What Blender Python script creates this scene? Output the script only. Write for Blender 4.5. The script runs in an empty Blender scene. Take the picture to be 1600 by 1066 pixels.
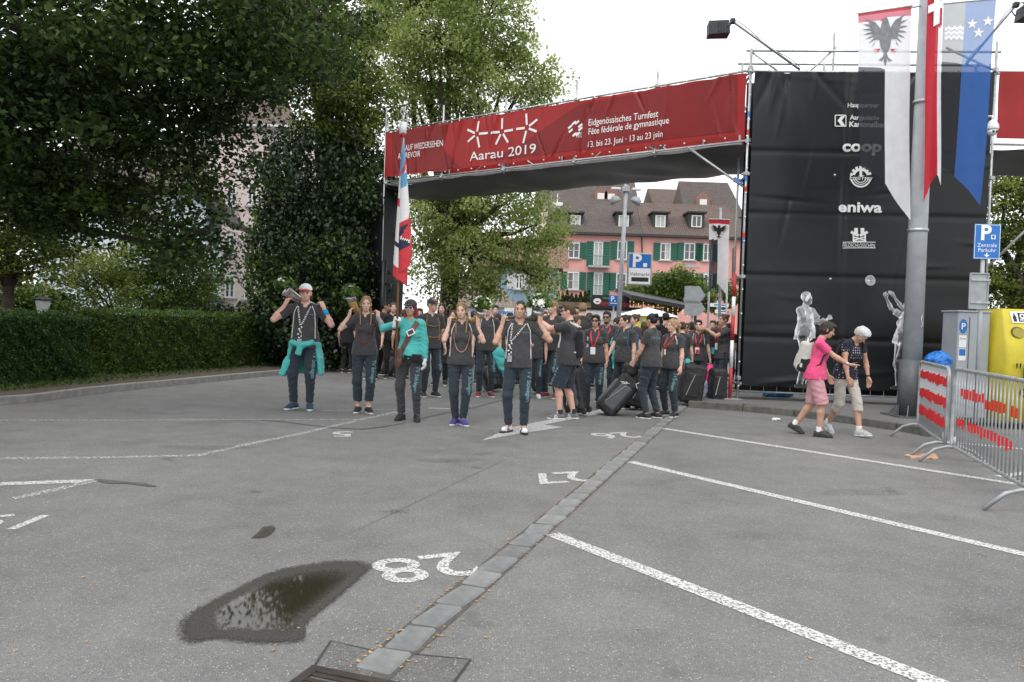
import bpy, bmesh, math, random, time
import numpy as np
from mathutils import Vector, Matrix
from mathutils.bvhtree import BVHTree
T0 = time.time()
R = math.radians
SC = bpy.context.scene
COL = SC.collection
# ------------------------------------------------------------------ camera
FPX, CAMZ = 1200.0, 1.45          # focal length in photo pixels (1600 wide), eye height
PITCH, ROLL = R(1.29), R(1.9)
fwd = Vector((0, math.cos(PITCH), -math.sin(PITCH)))
r0 = Vector((1, 0, 0)); u0 = Vector((0, math.sin(PITCH), math.cos(PITCH)))
rc = math.cos(ROLL)*r0 + math.sin(ROLL)*u0
uc = -math.sin(ROLL)*r0 + math.cos(ROLL)*u0
cam = bpy.data.cameras.new('camera'); cam.sensor_width = 36.0; cam.lens = 36.0*FPX/1600
cam.clip_start = 0.05; cam.clip_end = 2000
camo = bpy.data.objects.new('camera', cam); COL.objects.link(camo)
m = Matrix((rc, uc, -fwd)).transposed().to_4x4(); m.translation = (0, 0, CAMZ)
camo.matrix_world = m
SC.camera = camo
# ------------------------------------------------------------------ overcast daylight
SUN_EL, SUN_AZ = 58, 200
w = bpy.data.worlds.new('World'); SC.world = w; w.use_nodes = True
nt = w.node_tree; nt.nodes.clear()
out = nt.nodes.new('ShaderNodeOutputWorld'); bg = nt.nodes.new('ShaderNodeBackground')
sky = nt.nodes.new('ShaderNodeTexSky'); sky.sky_type = 'NISHITA'; sky.sun_disc = False
sky.sun_elevation = R(SUN_EL); sky.sun_rotation = R(SUN_AZ); sky.dust_density = 6.0; sky.air_density = 1.0
hs = nt.nodes.new('ShaderNodeHueSaturation'); hs.inputs['Saturation'].default_value = 0.12
mx = nt.nodes.new('ShaderNodeMixRGB'); mx.inputs[0].default_value = 0.8; mx.inputs[2].default_value = (15.6, 15.9, 16.4, 1)
nt.links.new(sky.outputs[0], hs.inputs['Color']); nt.links.new(hs.outputs[0], mx.inputs[1])
nt.links.new(mx.outputs[0], bg.inputs[0]); bg.inputs[1].default_value = 0.125
nt.links.new(bg.outputs[0], out.inputs[0])
sl = bpy.data.lights.new('sun', 'SUN'); sl.energy = 1.0; sl.angle = R(25); sl.color = (1, 0.97, 0.92)
so = bpy.data.objects.new('sun', sl); COL.objects.link(so)
sd = Vector((math.sin(R(SUN_AZ))*math.cos(R(SUN_EL)), math.cos(R(SUN_AZ))*math.cos(R(SUN_EL)), math.sin(R(SUN_EL))))
so.rotation_euler = sd.to_track_quat('Z', 'Y').to_euler(); so.location = (0, -5, 30)
vs = SC.view_settings; vs.view_transform = 'Standard'; vs.look = 'None'; vs.exposure = 0.0; vs.gamma = 1.0
vs.use_curve_mapping = False
# ------------------------------------------------------------------ pixel -> world
CAM = Vector((0, 0, CAMZ))
def ray(x, y): return fwd + (x-800)/FPX*rc - (y-533)/FPX*uc
def G(x, y, z=0.0):
    d = ray(x, y); t = (z-CAMZ)/d.z; return CAM + d*t
def AT(x, y, Y):
    d = ray(x, y); return CAM + d*(Y/d.y)
def PROJ(p):
    v = Vector(p)-CAM; k = v.dot(fwd); return 800+FPX*v.dot(rc)/k, 533-FPX*v.dot(uc)/k
def on_plane(x, y, o, n):
    d = ray(x, y); t = (Vector(o)-CAM).dot(n)/d.dot(n); return CAM + d*t
# ------------------------------------------------------------------ objects
def mesh_np(name, V, F=None, quads=None, tris=None):
    me = bpy.data.meshes.new(name)
    if F is not None:
        me.from_pydata([tuple(v) for v in V], [], [tuple(f) for f in F]); me.update(); return me
    V = np.asarray(V, np.float32); n = 4 if quads is not None else 3
    P = np.asarray(quads if quads is not None else tris, np.int32)
    me.vertices.add(len(V)); me.vertices.foreach_set('co', V.ravel())
    me.loops.add(P.size); me.loops.foreach_set('vertex_index', P.ravel())
    me.polygons.add(len(P)); me.polygons.foreach_set('loop_start', np.arange(0, P.size, n, dtype=np.int32))
    me.update(calc_edges=True)
    return me
def link(name, me, mat=None, parent=None, smooth=False):
    o = bpy.data.objects.new(name, me); COL.objects.link(o)
    if mat is not None:
        for mm in (mat if isinstance(mat, (list, tuple)) else [mat]): me.materials.append(mm)
    if parent is not None: o.parent = parent
    if smooth and len(me.polygons): me.polygons.foreach_set('use_smooth', np.ones(len(me.polygons), bool))
    return o
def tag(o, label=None, cat=None, group=None, kind=None):
    if label: o['label'] = label
    if cat: o['category'] = cat
    if group: o['group'] = group
    if kind: o['kind'] = kind
    return o
def empty(name, loc=(0, 0, 0), rz=0.0, label=None, cat=None, group=None):
    o = bpy.data.objects.new(name, None); COL.objects.link(o); o.location = loc; o.rotation_euler = (0, 0, rz)
    o.empty_display_size = 0.1
    return tag(o, label, cat, group)
class MB:
    """collects faces, builds ONE mesh object"""
    def __init__(s): s.v = []; s.f = []; s.mi = []; s.cur = 0
    def add(s, vs, fs):
        b = len(s.v); s.v += [tuple(v) for v in vs]; s.f += [tuple(b+i for i in f) for f in fs]; s.mi += [s.cur]*len(fs); return s
    def box(s, c, d, M=None, bev=0.0):
        c = Vector(c); hx, hy, hz = d[0]/2, d[1]/2, d[2]/2
        if bev <= 0:
            P = [Vector((x, y, z)) for z in (-hz, hz) for y in (-hy, hy) for x in (-hx, hx)]
            Fc = [(0, 2, 3, 1), (4, 5, 7, 6), (0, 1, 5, 4), (2, 6, 7, 3), (0, 4, 6, 2), (1, 3, 7, 5)]
        else:
            bm = bmesh.new(); bmesh.ops.create_cube(bm, size=1.0)
            for v in bm.verts: v.co = Vector((v.co.x*d[0], v.co.y*d[1], v.co.z*d[2]))
            bmesh.ops.bevel(bm, geom=list(bm.edges), offset=bev, segments=2, profile=0.5, affect='EDGES')
            bm.verts.index_update(); P = [v.co.copy() for v in bm.verts]; Fc = [[v.index for v in f.verts] for f in bm.faces]; bm.free()
        if M is not None: P = [M @ p for p in P]
        return s.add([c+p for p in P], Fc)
    def tube(s, pts, r, n=8, caps=True, closed=False):
        pts = [Vector(p) for p in pts]; N = len(pts); rings = []; ref = None
        rr = r if isinstance(r, (list, tuple)) else [r]*N
        for i, p in enumerate(pts):
            if closed: t = pts[(i+1) % N]-pts[i-1]
            else: t = pts[min(i+1, N-1)]-pts[max(i-1, 0)]
            t.normalize()
            if ref is None: ref = t.orthogonal().normalized()
            ref = (ref - t*ref.dot(t)); ref = ref.normalized() if ref.length > 1e-6 else t.orthogonal().normalized()
            b = t.cross(ref)
            rings.append([p + rr[i]*(math.cos(2*math.pi*k/n)*ref + math.sin(2*math.pi*k/n)*b) for k in range(n)])
        vs = [v for rg in rings for v in rg]; fs = []
        for i in range(N if closed else N-1):
            j = (i+1) % N
            for k in range(n): fs.append((i*n+k, i*n+(k+1) % n, j*n+(k+1) % n, j*n+k))
        if caps and not closed: fs += [tuple(range(n-1, -1, -1)), tuple((N-1)*n+k for k in range(n))]
        return s.add(vs, fs)
    def prism(s, poly, h0, h1, M=None):
        n = len(poly); vs = [Vector((x, y, h0)) for x, y in poly]+[Vector((x, y, h1)) for x, y in poly]
        if M is not None: vs = [M @ v for v in vs]
        fs = [tuple(range(n-1, -1, -1)), tuple(range(n, 2*n))]+[(i, (i+1) % n, n+(i+1) % n, n+i) for i in range(n)]
        return s.add(vs, fs)
    def lathe(s, prof, c=(0, 0, 0), n=12, M=None):
        vs = []; fs = []; c = Vector(c)
        for r, z in prof:
            for k in range(n):
                v = Vector((r*math.cos(2*math.pi*k/n), r*math.sin(2*math.pi*k/n), z)); vs.append(c+(M @ v if M is not None else v))
        for i in range(len(prof)-1):
            for k in range(n): fs.append((i*n+k, i*n+(k+1) % n, (i+1)*n+(k+1) % n, (i+1)*n+k))
        fs += [tuple(range(n-1, -1, -1)), tuple((len(prof)-1)*n+k for k in range(n))]
        return s.add(vs, fs)
    def build(s, name, mat, parent=None, smooth=False):
        me = mesh_np(name, s.v, s.f); o = link(name, me, mat, parent, smooth)
        if any(s.mi): me.polygons.foreach_set('material_index', s.mi)
        return o
# ------------------------------------------------------------------ materials
MATS = {}
def new_mat(name):
    ma = bpy.data.materials.new(name); ma.use_nodes = True; n = ma.node_tree
    b = n.nodes['Principled BSDF']; return ma, n, b
def M_(name, col, rough=0.6, var=0.12, scale=8.0, bump=0.0, bscale=40.0, metal=0.0, spec=0.5, trans=0.0, sheen=0.0, detail=4.0):
    """plain procedural surface: base colour with noise variation and noise bump"""
    if name in MATS: return MATS[name]
    ma, n, b = new_mat(name); L = n.links
    tc = n.nodes.new('ShaderNodeTexCoord')
    no = n.nodes.new('ShaderNodeTexNoise'); no.inputs['Scale'].default_value = scale; no.inputs['Detail'].default_value = detail
    L.new(tc.outputs['Object'], no.inputs['Vector'])
    rp = n.nodes.new('ShaderNodeValToRGB')
    lo = [max(0, c*(1-var)) for c in col[:3]]; hi = [min(1, c*(1+var)) for c in col[:3]]
    rp.color_ramp.elements[0].position = 0.3; rp.color_ramp.elements[0].color = (*lo, 1)
    rp.color_ramp.elements[1].position = 0.7; rp.color_ramp.elements[1].color = (*hi, 1)
    L.new(no.outputs['Fac'], rp.inputs[0]); L.new(rp.outputs[0], b.inputs['Base Color'])
    b.inputs['Roughness'].default_value = rough; b.inputs['Metallic'].default_value = metal
    b.inputs['Specular IOR Level'].default_value = spec
    if sheen: b.inputs['Sheen Weight'].default_value = sheen
    if bump:
        n2 = n.nodes.new('ShaderNodeTexNoise'); n2.inputs['Scale'].default_value = bscale; n2.inputs['Detail'].default_value = 3
        L.new(tc.outputs['Object'], n2.inputs['Vector'])
        bp = n.nodes.new('ShaderNodeBump'); bp.inputs['Strength'].default_value = bump; bp.inputs['Distance'].default_value = 0.01
        L.new(n2.outputs['Fac'], bp.inputs['Height']); L.new(bp.outputs[0], b.inputs['Normal'])
    if trans:
        tr = n.nodes.new('ShaderNodeBsdfTranslucent'); L.new(rp.outputs[0], tr.inputs[0])
        mix = n.nodes.new('ShaderNodeMixShader'); mix.inputs[0].default_value = trans
        L.new(b.outputs[0], mix.inputs[1]); L.new(tr.outputs[0], mix.inputs[2])
        L.new(mix.outputs[0], n.nodes['Material Output'].inputs['Surface'])
    MATS[name] = ma; return ma
def leaf_mat(name, c0, c1, c2, trans=0.35, rough=0.5):
    if name in MATS: return MATS[name]
    ma, n, b = new_mat(name); L = n.links
    at = n.nodes.new('ShaderNodeAttribute'); at.attribute_name = 'tint'
    rp = n.nodes.new('ShaderNodeValToRGB'); e = rp.color_ramp.elements
    e[0].position = 0.0; e[0].color = (*c0, 1); e[1].position = 1.0; e[1].color = (*c2, 1)
    mid = e.new(0.5); mid.color = (*c1, 1)
    L.new(at.outputs['Fac'], rp.inputs[0]); L.new(rp.outputs[0], b.inputs['Base Color'])
    b.inputs['Roughness'].default_value = rough; b.inputs['Specular IOR Level'].default_value = 0.35
    tr = n.nodes.new('ShaderNodeBsdfTranslucent'); L.new(rp.outputs[0], tr.inputs[0])
    mix = n.nodes.new('ShaderNodeMixShader'); mix.inputs[0].default_value = trans
    L.new(b.outputs[0], mix.inputs[1]); L.new(tr.outputs[0], mix.inputs[2])
    L.new(mix.outputs[0], n.nodes['Material Output'].inputs['Surface'])
    MATS[name] = ma; return ma
# ------------------------------------------------------------------ lettering (built-in font outlines as flat meshes)
def text_geo(s, size=1.0, align='LEFT', bold=0.0, width=1.0, shear=0.0):
    cu = bpy.data.curves.new('lettering', 'FONT'); cu.body = s; cu.size = size; cu.align_x = align; cu.offset = bold; cu.shear = shear
    cu.resolution_u = 3; cu.fill_mode = 'FRONT'
    o = bpy.data.objects.new('lettering', cu); COL.objects.link(o)
    dg = bpy.context.evaluated_depsgraph_get(); me = o.evaluated_get(dg).to_mesh()
    vs = [(v.co.x*width, v.co.y) for v in me.vertices]; fs = [tuple(p.vertices) for p in me.polygons]
    o.evaluated_get(dg).to_mesh_clear(); bpy.data.objects.remove(o); bpy.data.curves.remove(cu)
    return vs, fs
def flat_on(mb, geo, fn):
    vs, fs = geo; mb.add([fn(x, y) for x, y in vs], fs); return mb
def poly_tri(poly):
    """triangulated polygon outline -> (verts2d, faces)"""
    from mathutils.geometry import tessellate_polygon
    return [tuple(p) for p in poly], [tuple(t) for t in tessellate_polygon([[Vector((x, y, 0)) for x, y in poly]])]
def subdiv_geo(geo, maxlen):
    """split triangles until the edges are short, so that flat print follows a creased sheet"""
    vs, fs = list(geo[0]), []
    st = []
    for f in geo[1]:
        for i in range(1, len(f)-1): st.append((f[0], f[i], f[i+1]))
    cache = {}
    def midp(a, b):
        k = (min(a, b), max(a, b))
        if k not in cache: cache[k] = len(vs); vs.append(((vs[a][0]+vs[b][0])/2, (vs[a][1]+vs[b][1])/2))
        return cache[k]
    while st:
        a, b, c = st.pop()
        ls = [math.dist(vs[a], vs[b]), math.dist(vs[b], vs[c]), math.dist(vs[c], vs[a])]; mxl = max(ls)
        if mxl <= maxlen: fs.append((a, b, c)); continue
        i = ls.index(mxl)
        if i == 0: q = midp(a, b); st += [(a, q, c), (q, b, c)]
        elif i == 1: q = midp(b, c); st += [(a, b, q), (a, q, c)]
        else: q = midp(c, a); st += [(a, b, q), (q, b, c)]
    return vs, fs
# ------------------------------------------------------------------ implicit surfaces: rounded cones and ellipsoids blended, meshed by surface nets
def _v(p): return np.array(p, np.float32)
class Cone:
    def __init__(s, a, b, ra, rb, cut=False, k=None, flat=1.0):
        s.a = _v(a); s.b = _v(b); s.ra = ra; s.rb = rb; s.cut = cut; s.k = k
        s.lo = np.minimum(s.a-ra, s.b-rb); s.hi = np.maximum(s.a+ra, s.b+rb)
    def d(s, P):
        ab = s.b-s.a; l2 = float(ab @ ab)+1e-9; q = P-s.a
        t = np.clip((q @ ab)/l2, 0, 1); dd = q-t[:, None]*ab
        r = np.sqrt(np.einsum('ij,ij->i', dd, dd))-(s.ra+(s.rb-s.ra)*t)
        if s.cut:
            u = ab/math.sqrt(l2); r = np.maximum(r, (P-s.b) @ u)
        return r
class Ell:
    def __init__(s, c, r, Rm=None, k=None):
        s.c = _v(c); s.r = _v(r); s.R = None if Rm is None else np.array(Rm, np.float32); s.k = k
        m = float(max(r)); s.lo = s.c-m; s.hi = s.c+m
    def d(s, P):
        q = P-s.c
        if s.R is not None: q = q @ s.R          # R columns = local axes in world
        a = q/s.r; k0 = np.sqrt(np.einsum('ij,ij->i', a, a)); b = a/s.r; k1 = np.sqrt(np.einsum('ij,ij->i', b, b))
        return k0*(k0-1)/(k1+1e-6)
class RBox:
    def __init__(s, c, h, r, Rm=None, k=None):
        s.c = _v(c); s.h = _v(h)-r; s.r = r; s.R = None if Rm is None else np.array(Rm, np.float32); s.k = k
        m = float(np.linalg.norm(h)); s.lo = s.c-m; s.hi = s.c+m
    def d(s, P):
        q = P-s.c
        if s.R is not None: q = q @ s.R
        a = np.abs(q)-s.h; o = np.maximum(a, 0)
        return np.sqrt(np.einsum('ij,ij->i', o, o))+np.minimum(a.max(1), 0)-s.r
def smin(a, b, k):
    h = np.clip(0.5+0.5*(a-b)/k, 0, 1); return a+(b-a)*h-k*h*(1-h)
_rs = np.random.RandomState(7)
_WD = _rs.normal(size=(24, 3)).astype(np.float32); _WP = _rs.uniform(0, 6.28, 24).astype(np.float32)
def wrink(P, amp, freq, seed=0, stretch=(1, 1, 1)):
    Q = P*np.array(stretch, np.float32); s = 0
    for i in range(5):
        j = (i+seed*5) % 24; f = freq*(0.7+0.35*i)
        s = s+np.sin(Q @ (_WD[j]*f)+_WP[j]+1.3*np.sin(Q @ (_WD[(j+7) % 24]*f*0.6)))
    return amp*0.35*s
def sdf_mesh(prims, res, k=0.03, cuts=(), sub=(), noise=None, pad=0.03):
    """cuts: list of (point, normal): keep side where (p-point).n<0; sub: prims subtracted (smooth)"""
    lo = np.min([p.lo for p in prims], 0)-pad; hi = np.max([p.hi for p in prims], 0)+pad
    B = 6; nb = np.ceil((hi-lo)/(res*B)).astype(int)+1
    bi = np.stack(np.meshgrid(*[np.arange(n) for n in nb], indexing='ij'), -1).reshape(-1, 3)
    bc = (lo+(bi+0.5)*B*res).astype(np.float32); hd = 0.87*B*res
    D = np.full(len(bc), 9.0, np.float32); pd = []
    for p in prims:
        q = p.d(bc); pd.append(q); D = np.minimum(D, q)
    act = np.abs(D) < hd+k+0.02
    n = nb*B
    vol = np.repeat(np.repeat(np.repeat(np.where(D < 0, -1, 1).astype(np.float32).reshape(nb), B, 0), B, 1), B, 2)
    ai = np.nonzero(act)[0]
    off = np.stack(np.meshgrid(*[np.arange(B)]*3, indexing='ij'), -1).reshape(-1, 3)
    idx = (bi[ai][:, None, :]*B+off[None])           # blocks x B^3 x 3
    P = (lo+idx*res).astype(np.float32); nbk = len(ai); M3 = B**3
    d = np.full((nbk, M3), 1.0, np.float32)
    for p, q in zip(prims, pd):
        sel = np.nonzero(q[ai] < hd+k+0.03)[0]
        if len(sel) == 0: continue
        val = p.d(P[sel].reshape(-1, 3)).reshape(len(sel), M3)
        d[sel] = smin(d[sel], val, p.k or k)
    Pf = P.reshape(-1, 3); df = d.reshape(-1)
    if noise is not None: df = df+noise(Pf)
    for p in sub:
        df = -smin(-df, p.d(Pf), 0.008)
    for c, nn in cuts:
        nn = _v(nn); nn = nn/np.linalg.norm(nn); df = np.maximum(df, (Pf-_v(c)) @ nn)
    ii = idx.reshape(-1, 3); vol[ii[:, 0], ii[:, 1], ii[:, 2]] = df
    # cut inactive interior blocks too
    for c, nn in cuts:
        nn = _v(nn); nn = nn/np.linalg.norm(nn)
        out_b = ((bc-_v(c)) @ nn) > hd
        inn = np.nonzero(out_b & (~act) & (D < 0))[0]
        for b in inn:
            x, y, z = bi[b]*B; vol[x:x+B, y:y+B, z:z+B] = 1
    return nets(vol, lo, res)
def nets(vol, lo, res):
    s = vol < 0; nx, ny, nz = vol.shape
    acc = np.zeros((nx-1, ny-1, nz-1, 3), np.float32); cnt = np.zeros((nx-1, ny-1, nz-1), np.int16)
    ed = []
    cellmask = np.zeros((nx-1, ny-1, nz-1), bool)
    for ax in range(3):
        sl0 = [slice(None)]*3; sl1 = [slice(None)]*3; sl0[ax] = slice(0, -1); sl1[ax] = slice(1, None)
        a = s[tuple(sl0)]; b = s[tuple(sl1)]
        e = np.argwhere(a != b)
        if len(e) == 0: continue
        e1 = e.copy(); e1[:, ax] += 1
        va = vol[e[:, 0], e[:, 1], e[:, 2]]; vb = vol[e1[:, 0], e1[:, 1], e1[:, 2]]
        t = va/(va-vb); pt = e.astype(np.float32); pt[:, ax] += t
        o1, o2 = [(1, 2), (2, 0), (0, 1)][ax]
        for d1 in (0, -1):
            for d2 in (0, -1):
                c = e.copy(); c[:, o1] += d1; c[:, o2] += d2
                ok = np.all((c >= 0) & (c < np.array([nx-1, ny-1, nz-1])), 1)
                cc = c[ok]; np.add.at(acc, (cc[:, 0], cc[:, 1], cc[:, 2]), pt[ok]); np.add.at(cnt, (cc[:, 0], cc[:, 1], cc[:, 2]), 1)
        ed.append((ax, e, va < 0))
    cells = np.argwhere(cnt > 0)
    vid = -np.ones(cnt.shape, np.int32); vid[cells[:, 0], cells[:, 1], cells[:, 2]] = np.arange(len(cells))
    V = acc[cells[:, 0], cells[:, 1], cells[:, 2]]/cnt[cells[:, 0], cells[:, 1], cells[:, 2]][:, None]
    V = lo+V*res
    Q = []
    for ax, e, neg in ed:
        o1, o2 = [(1, 2), (2, 0), (0, 1)][ax]
        ok = (e[:, o1] > 0) & (e[:, o2] > 0) & (e[:, o1] < cnt.shape[o1]) & (e[:, o2] < cnt.shape[o2]) & (e[:, ax] < cnt.shape[ax])
        e = e[ok]; neg = neg[ok]; ids = []
        for d1, d2 in ((0, 0), (-1, 0), (-1, -1), (0, -1)):
            c = e.copy(); c[:, o1] += d1; c[:, o2] += d2; ids.append(vid[c[:, 0], c[:, 1], c[:, 2]])
        q = np.stack(ids, 1); q = np.where(neg[:, None], q, q[:, ::-1]); q = q[(q >= 0).all(1)]; Q.append(q)
    return V.astype(np.float32), np.concatenate(Q)
# ------------------------------------------------------------------ people
SKIN = {'fair': (0.60, 0.38, 0.29), 'tan': (0.50, 0.29, 0.20), 'pink': (0.64, 0.37, 0.29), 'dark': (0.36, 0.20, 0.13)}
HAIRC = {'black': (0.012, 0.010, 0.010), 'dark': (0.028, 0.018, 0.012), 'brown': (0.075, 0.042, 0.022), 'light': (0.26, 0.165, 0.085),
         'blond': (0.36, 0.24, 0.12), 'red': (0.16, 0.02, 0.03), 'grey': (0.52, 0.53, 0.52)}
def skin_mat(t):
    nm = 'skin_'+t
    if nm in MATS: return MATS[nm]
    ma = M_(nm, SKIN[t], 0.5, 0.08, 14, 0.15, 120, spec=0.4)
    b = ma.node_tree.nodes['Principled BSDF']; b.inputs['Subsurface Weight'].default_value = 0.06; b.inputs['Subsurface Radius'].default_value = (0.01, 0.004, 0.002)
    return ma
def cloth(name, col, rough=0.85, bump=0.35): return M_(name, col, rough, 0.10, 5, bump, 55, spec=0.25, sheen=0.15)
def hair_mat(c): return M_('hair_'+c, HAIRC[c], 0.5, 0.35, 60, 0.6, 180, spec=0.4)
def ridge(P, amp, freq, seed=0, stretch=(1, 1, 1)):
    Q = P*np.array(stretch, np.float32); s = 0
    for i in range(4):
        j = (i*3+seed*5) % 24; f = freq*(0.7+0.4*i); s = s+(1-np.abs(np.sin(Q @ (_WD[j]*f)+_WP[j]+1.2*np.sin(Q @ (_WD[(j+7) % 24]*f*0.5)))))**3
    return -amp*(s-1.0)*0.6
def nrm(v): v = np.array(v, float); return v/(np.linalg.norm(v)+1e-9)
def ik(a, t, l1, l2, pole):
    a = np.array(a, float); t = np.array(t, float); d = t-a; L = np.linalg.norm(d); mxl = (l1+l2)*0.995
    if L > mxl: t = a+d/L*mxl; d = t-a; L = mxl
    u = d/L; x = (l1*l1-l2*l2+L*L)/(2*L); h = math.sqrt(max(l1*l1-x*x, 1e-6))
    p = np.array(pole, float); p = p-u*(p @ u); p = nrm(p)
    return a+u*x+p*h, t
def rot(axis, deg): return np.array(Matrix.Rotation(R(deg), 3, axis))
FIN = [(-0.031, 0.060), (-0.0105, 0.077), (0.0105, 0.084), (0.031, 0.074)]
def hand_prims(W, f, n, left, curl, rmin, sp=0.0, point=False):
    f = nrm(f); n = np.array(n, float); n = nrm(n-f*(n @ f)); t = np.cross(f, n)*(-1 if left else 1)
    Pm = []; kk = 0.006
    for x, L in FIN:
        K = W+f*0.088+t*x*0.95
        Pm.append(Cone(W+f*0.012+t*x*0.55, K, 0.017, 0.0135, k=0.012))
        c = curl
        if point and x > 0.02: c = 0.05
        a1 = c*80; a2 = c*165
        d1 = f*math.cos(R(a1))+n*math.sin(R(a1))+t*x*sp; d1 = nrm(d1)
        d2 = f*math.cos(R(a2))+n*math.sin(R(a2))+t*x*sp; d2 = nrm(d2)
        m = K+d1*L*0.52; e = m+d2*L*0.48
        r1 = max(0.0095, rmin); r2 = max(0.0078, rmin)
        Pm.append(Cone(K, m, r1*1.08, r1, k=kk)); Pm.append(Cone(m, e, r1, r2, k=kk))
    b = W+f*0.022+t*0.022; m = W+f*0.058+t*0.052+n*0.012*(1+curl); e = m+f*0.030+t*(0.016-0.03*curl)+n*0.016*curl
    Pm.append(Cone(b, m, 0.0165, max(0.0115, rmin), k=0.012)); Pm.append(Cone(m, e, max(0.011, rmin), max(0.009, rmin), k=kk))
    return Pm
class Fig: pass
def skeleton(sp):
    g = Fig(); fem = sp.get('fem', False); w = sp.get('w', 1.0)
    g.fem = fem; g.w = w
    sw = (0.158 if fem else 0.187)*(0.6+0.4*w); hw = 0.092 if fem else 0.09
    zpel = 0.95+sp.get('drop', 0.0)
    Rt = rot('Z', sp.get('twist', 0)) @ rot('X', sp.get('lean', 0)) @ rot('Y', sp.get('side', 0))
    g.Rt = Rt; piv = np.array((0, 0, zpel+0.02)); g.piv = piv; pofs = np.array(sp.get('pel', (0, 0, 0)), float); piv = piv+pofs
    def T(x, y, z): return piv+Rt @ (np.array((x, y, z), float)-np.array((0, 0, 0.97)))
    g.T = T; g.pel = np.array((0, 0, zpel))+pofs
    g.chest = T(0, 0, 1.27); g.neck0 = T(0, 0.012, 1.445); g.neck1 = T(0, -0.006, 1.535)
    g.sh = [T(-sw, 0.005, 1.408), T(sw, 0.005, 1.408)]
    hy, hp, hr = sp.get('head', (0, 0, 0))
    Rh = Rt @ rot('Z', hy) @ rot('X', hp) @ rot('Y', hr)
    if sp.get('headw'): Rh = rot('Z', sp['headw'][0]) @ rot('X', sp['headw'][1]) @ rot('Y', sp['headw'][2])
    g.Rh = Rh; g.hc = g.neck1+Rh @ np.array((0, -0.014, 0.10))
    g.elb = [None, None]; g.wr = [None, None]; g.hf = [None, None]; g.hn = [None, None]; g.curl = [0.35, 0.35]; g.pt = [False, False]
    ua, fa = 0.285, 0.255
    if fem: ua, fa = 0.272, 0.24
    for i, s in enumerate((-1, 1)):
        k = 'rl'[i]
        tgt = sp.get(k+'h')
        if tgt is None:
            tgt = T(s*(sw+0.065+0.04*(w-1)), 0, 1.408)+np.array((0, -0.05, -0.52))
        pole = sp.get(k+'p', (s*0.35, 0.9, -0.1))
        e, t = ik(g.sh[i], tgt, ua, fa, pole); g.elb[i] = e; g.wr[i] = t
        f = sp.get(k+'f');  g.hf[i] = nrm(f) if f is not None else nrm(t-e)
        nn = sp.get(k+'n'); g.hn[i] = np.array(nn if nn is not None else (-s*0.9, -0.1, 0.0), float)
        g.curl[i] = sp.get(k+'c', 0.32); g.pt[i] = sp.get(k+'pt', False)
    g.hip = [g.pel+np.array((-hw, 0, -0.03)), g.pel+np.array((hw, 0, -0.03))]
    g.kn = [None, None]; g.an = [None, None]; g.foot = [None, None]
    for i, s in enumerate((-1, 1)):
        k = 'rl'[i]; x, y, yaw, lift, pit = (list(sp.get(k+'ft', (s*0.11, 0, s*12, 0, 0)))+[0]*5)[:5]
        Rf = rot('Z', yaw) @ rot('X', pit)
        an = np.array((x, y, 0.085+lift)); g.foot[i] = (an, Rf)
        kp = sp.get(k+'kp', None)
        if kp is None: kp = rot('Z', yaw*0.7) @ np.array((0, -1, 0))
        e, t = ik(g.hip[i], an, 0.435, 0.42, kp); g.kn[i] = e; g.an[i] = t
    return g
def face_index(g, V, Q, t):
    C = V[Q].mean(1); q = (C-g.hc.astype(np.float32)) @ g.Rh.astype(np.float32)
    x = np.abs(q[:, 0]); y = q[:, 1]; z = q[:, 2]; fr = y < -0.055
    mi = np.zeros(len(Q), np.int32)
    mi[fr & ((x/0.025)**2+((z+0.064)/0.0085)**2 < 1)] = 1
    mi[fr & (x > 0.013) & (x < 0.049) & (np.abs(z-0.0225+0.08*np.abs(x-0.03)) < 0.0050)] = 2
    mi[fr & (((x-0.031)/0.0145)**2+((z-0.004)/0.0068)**2 < 1)] = 3
    return mi
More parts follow.
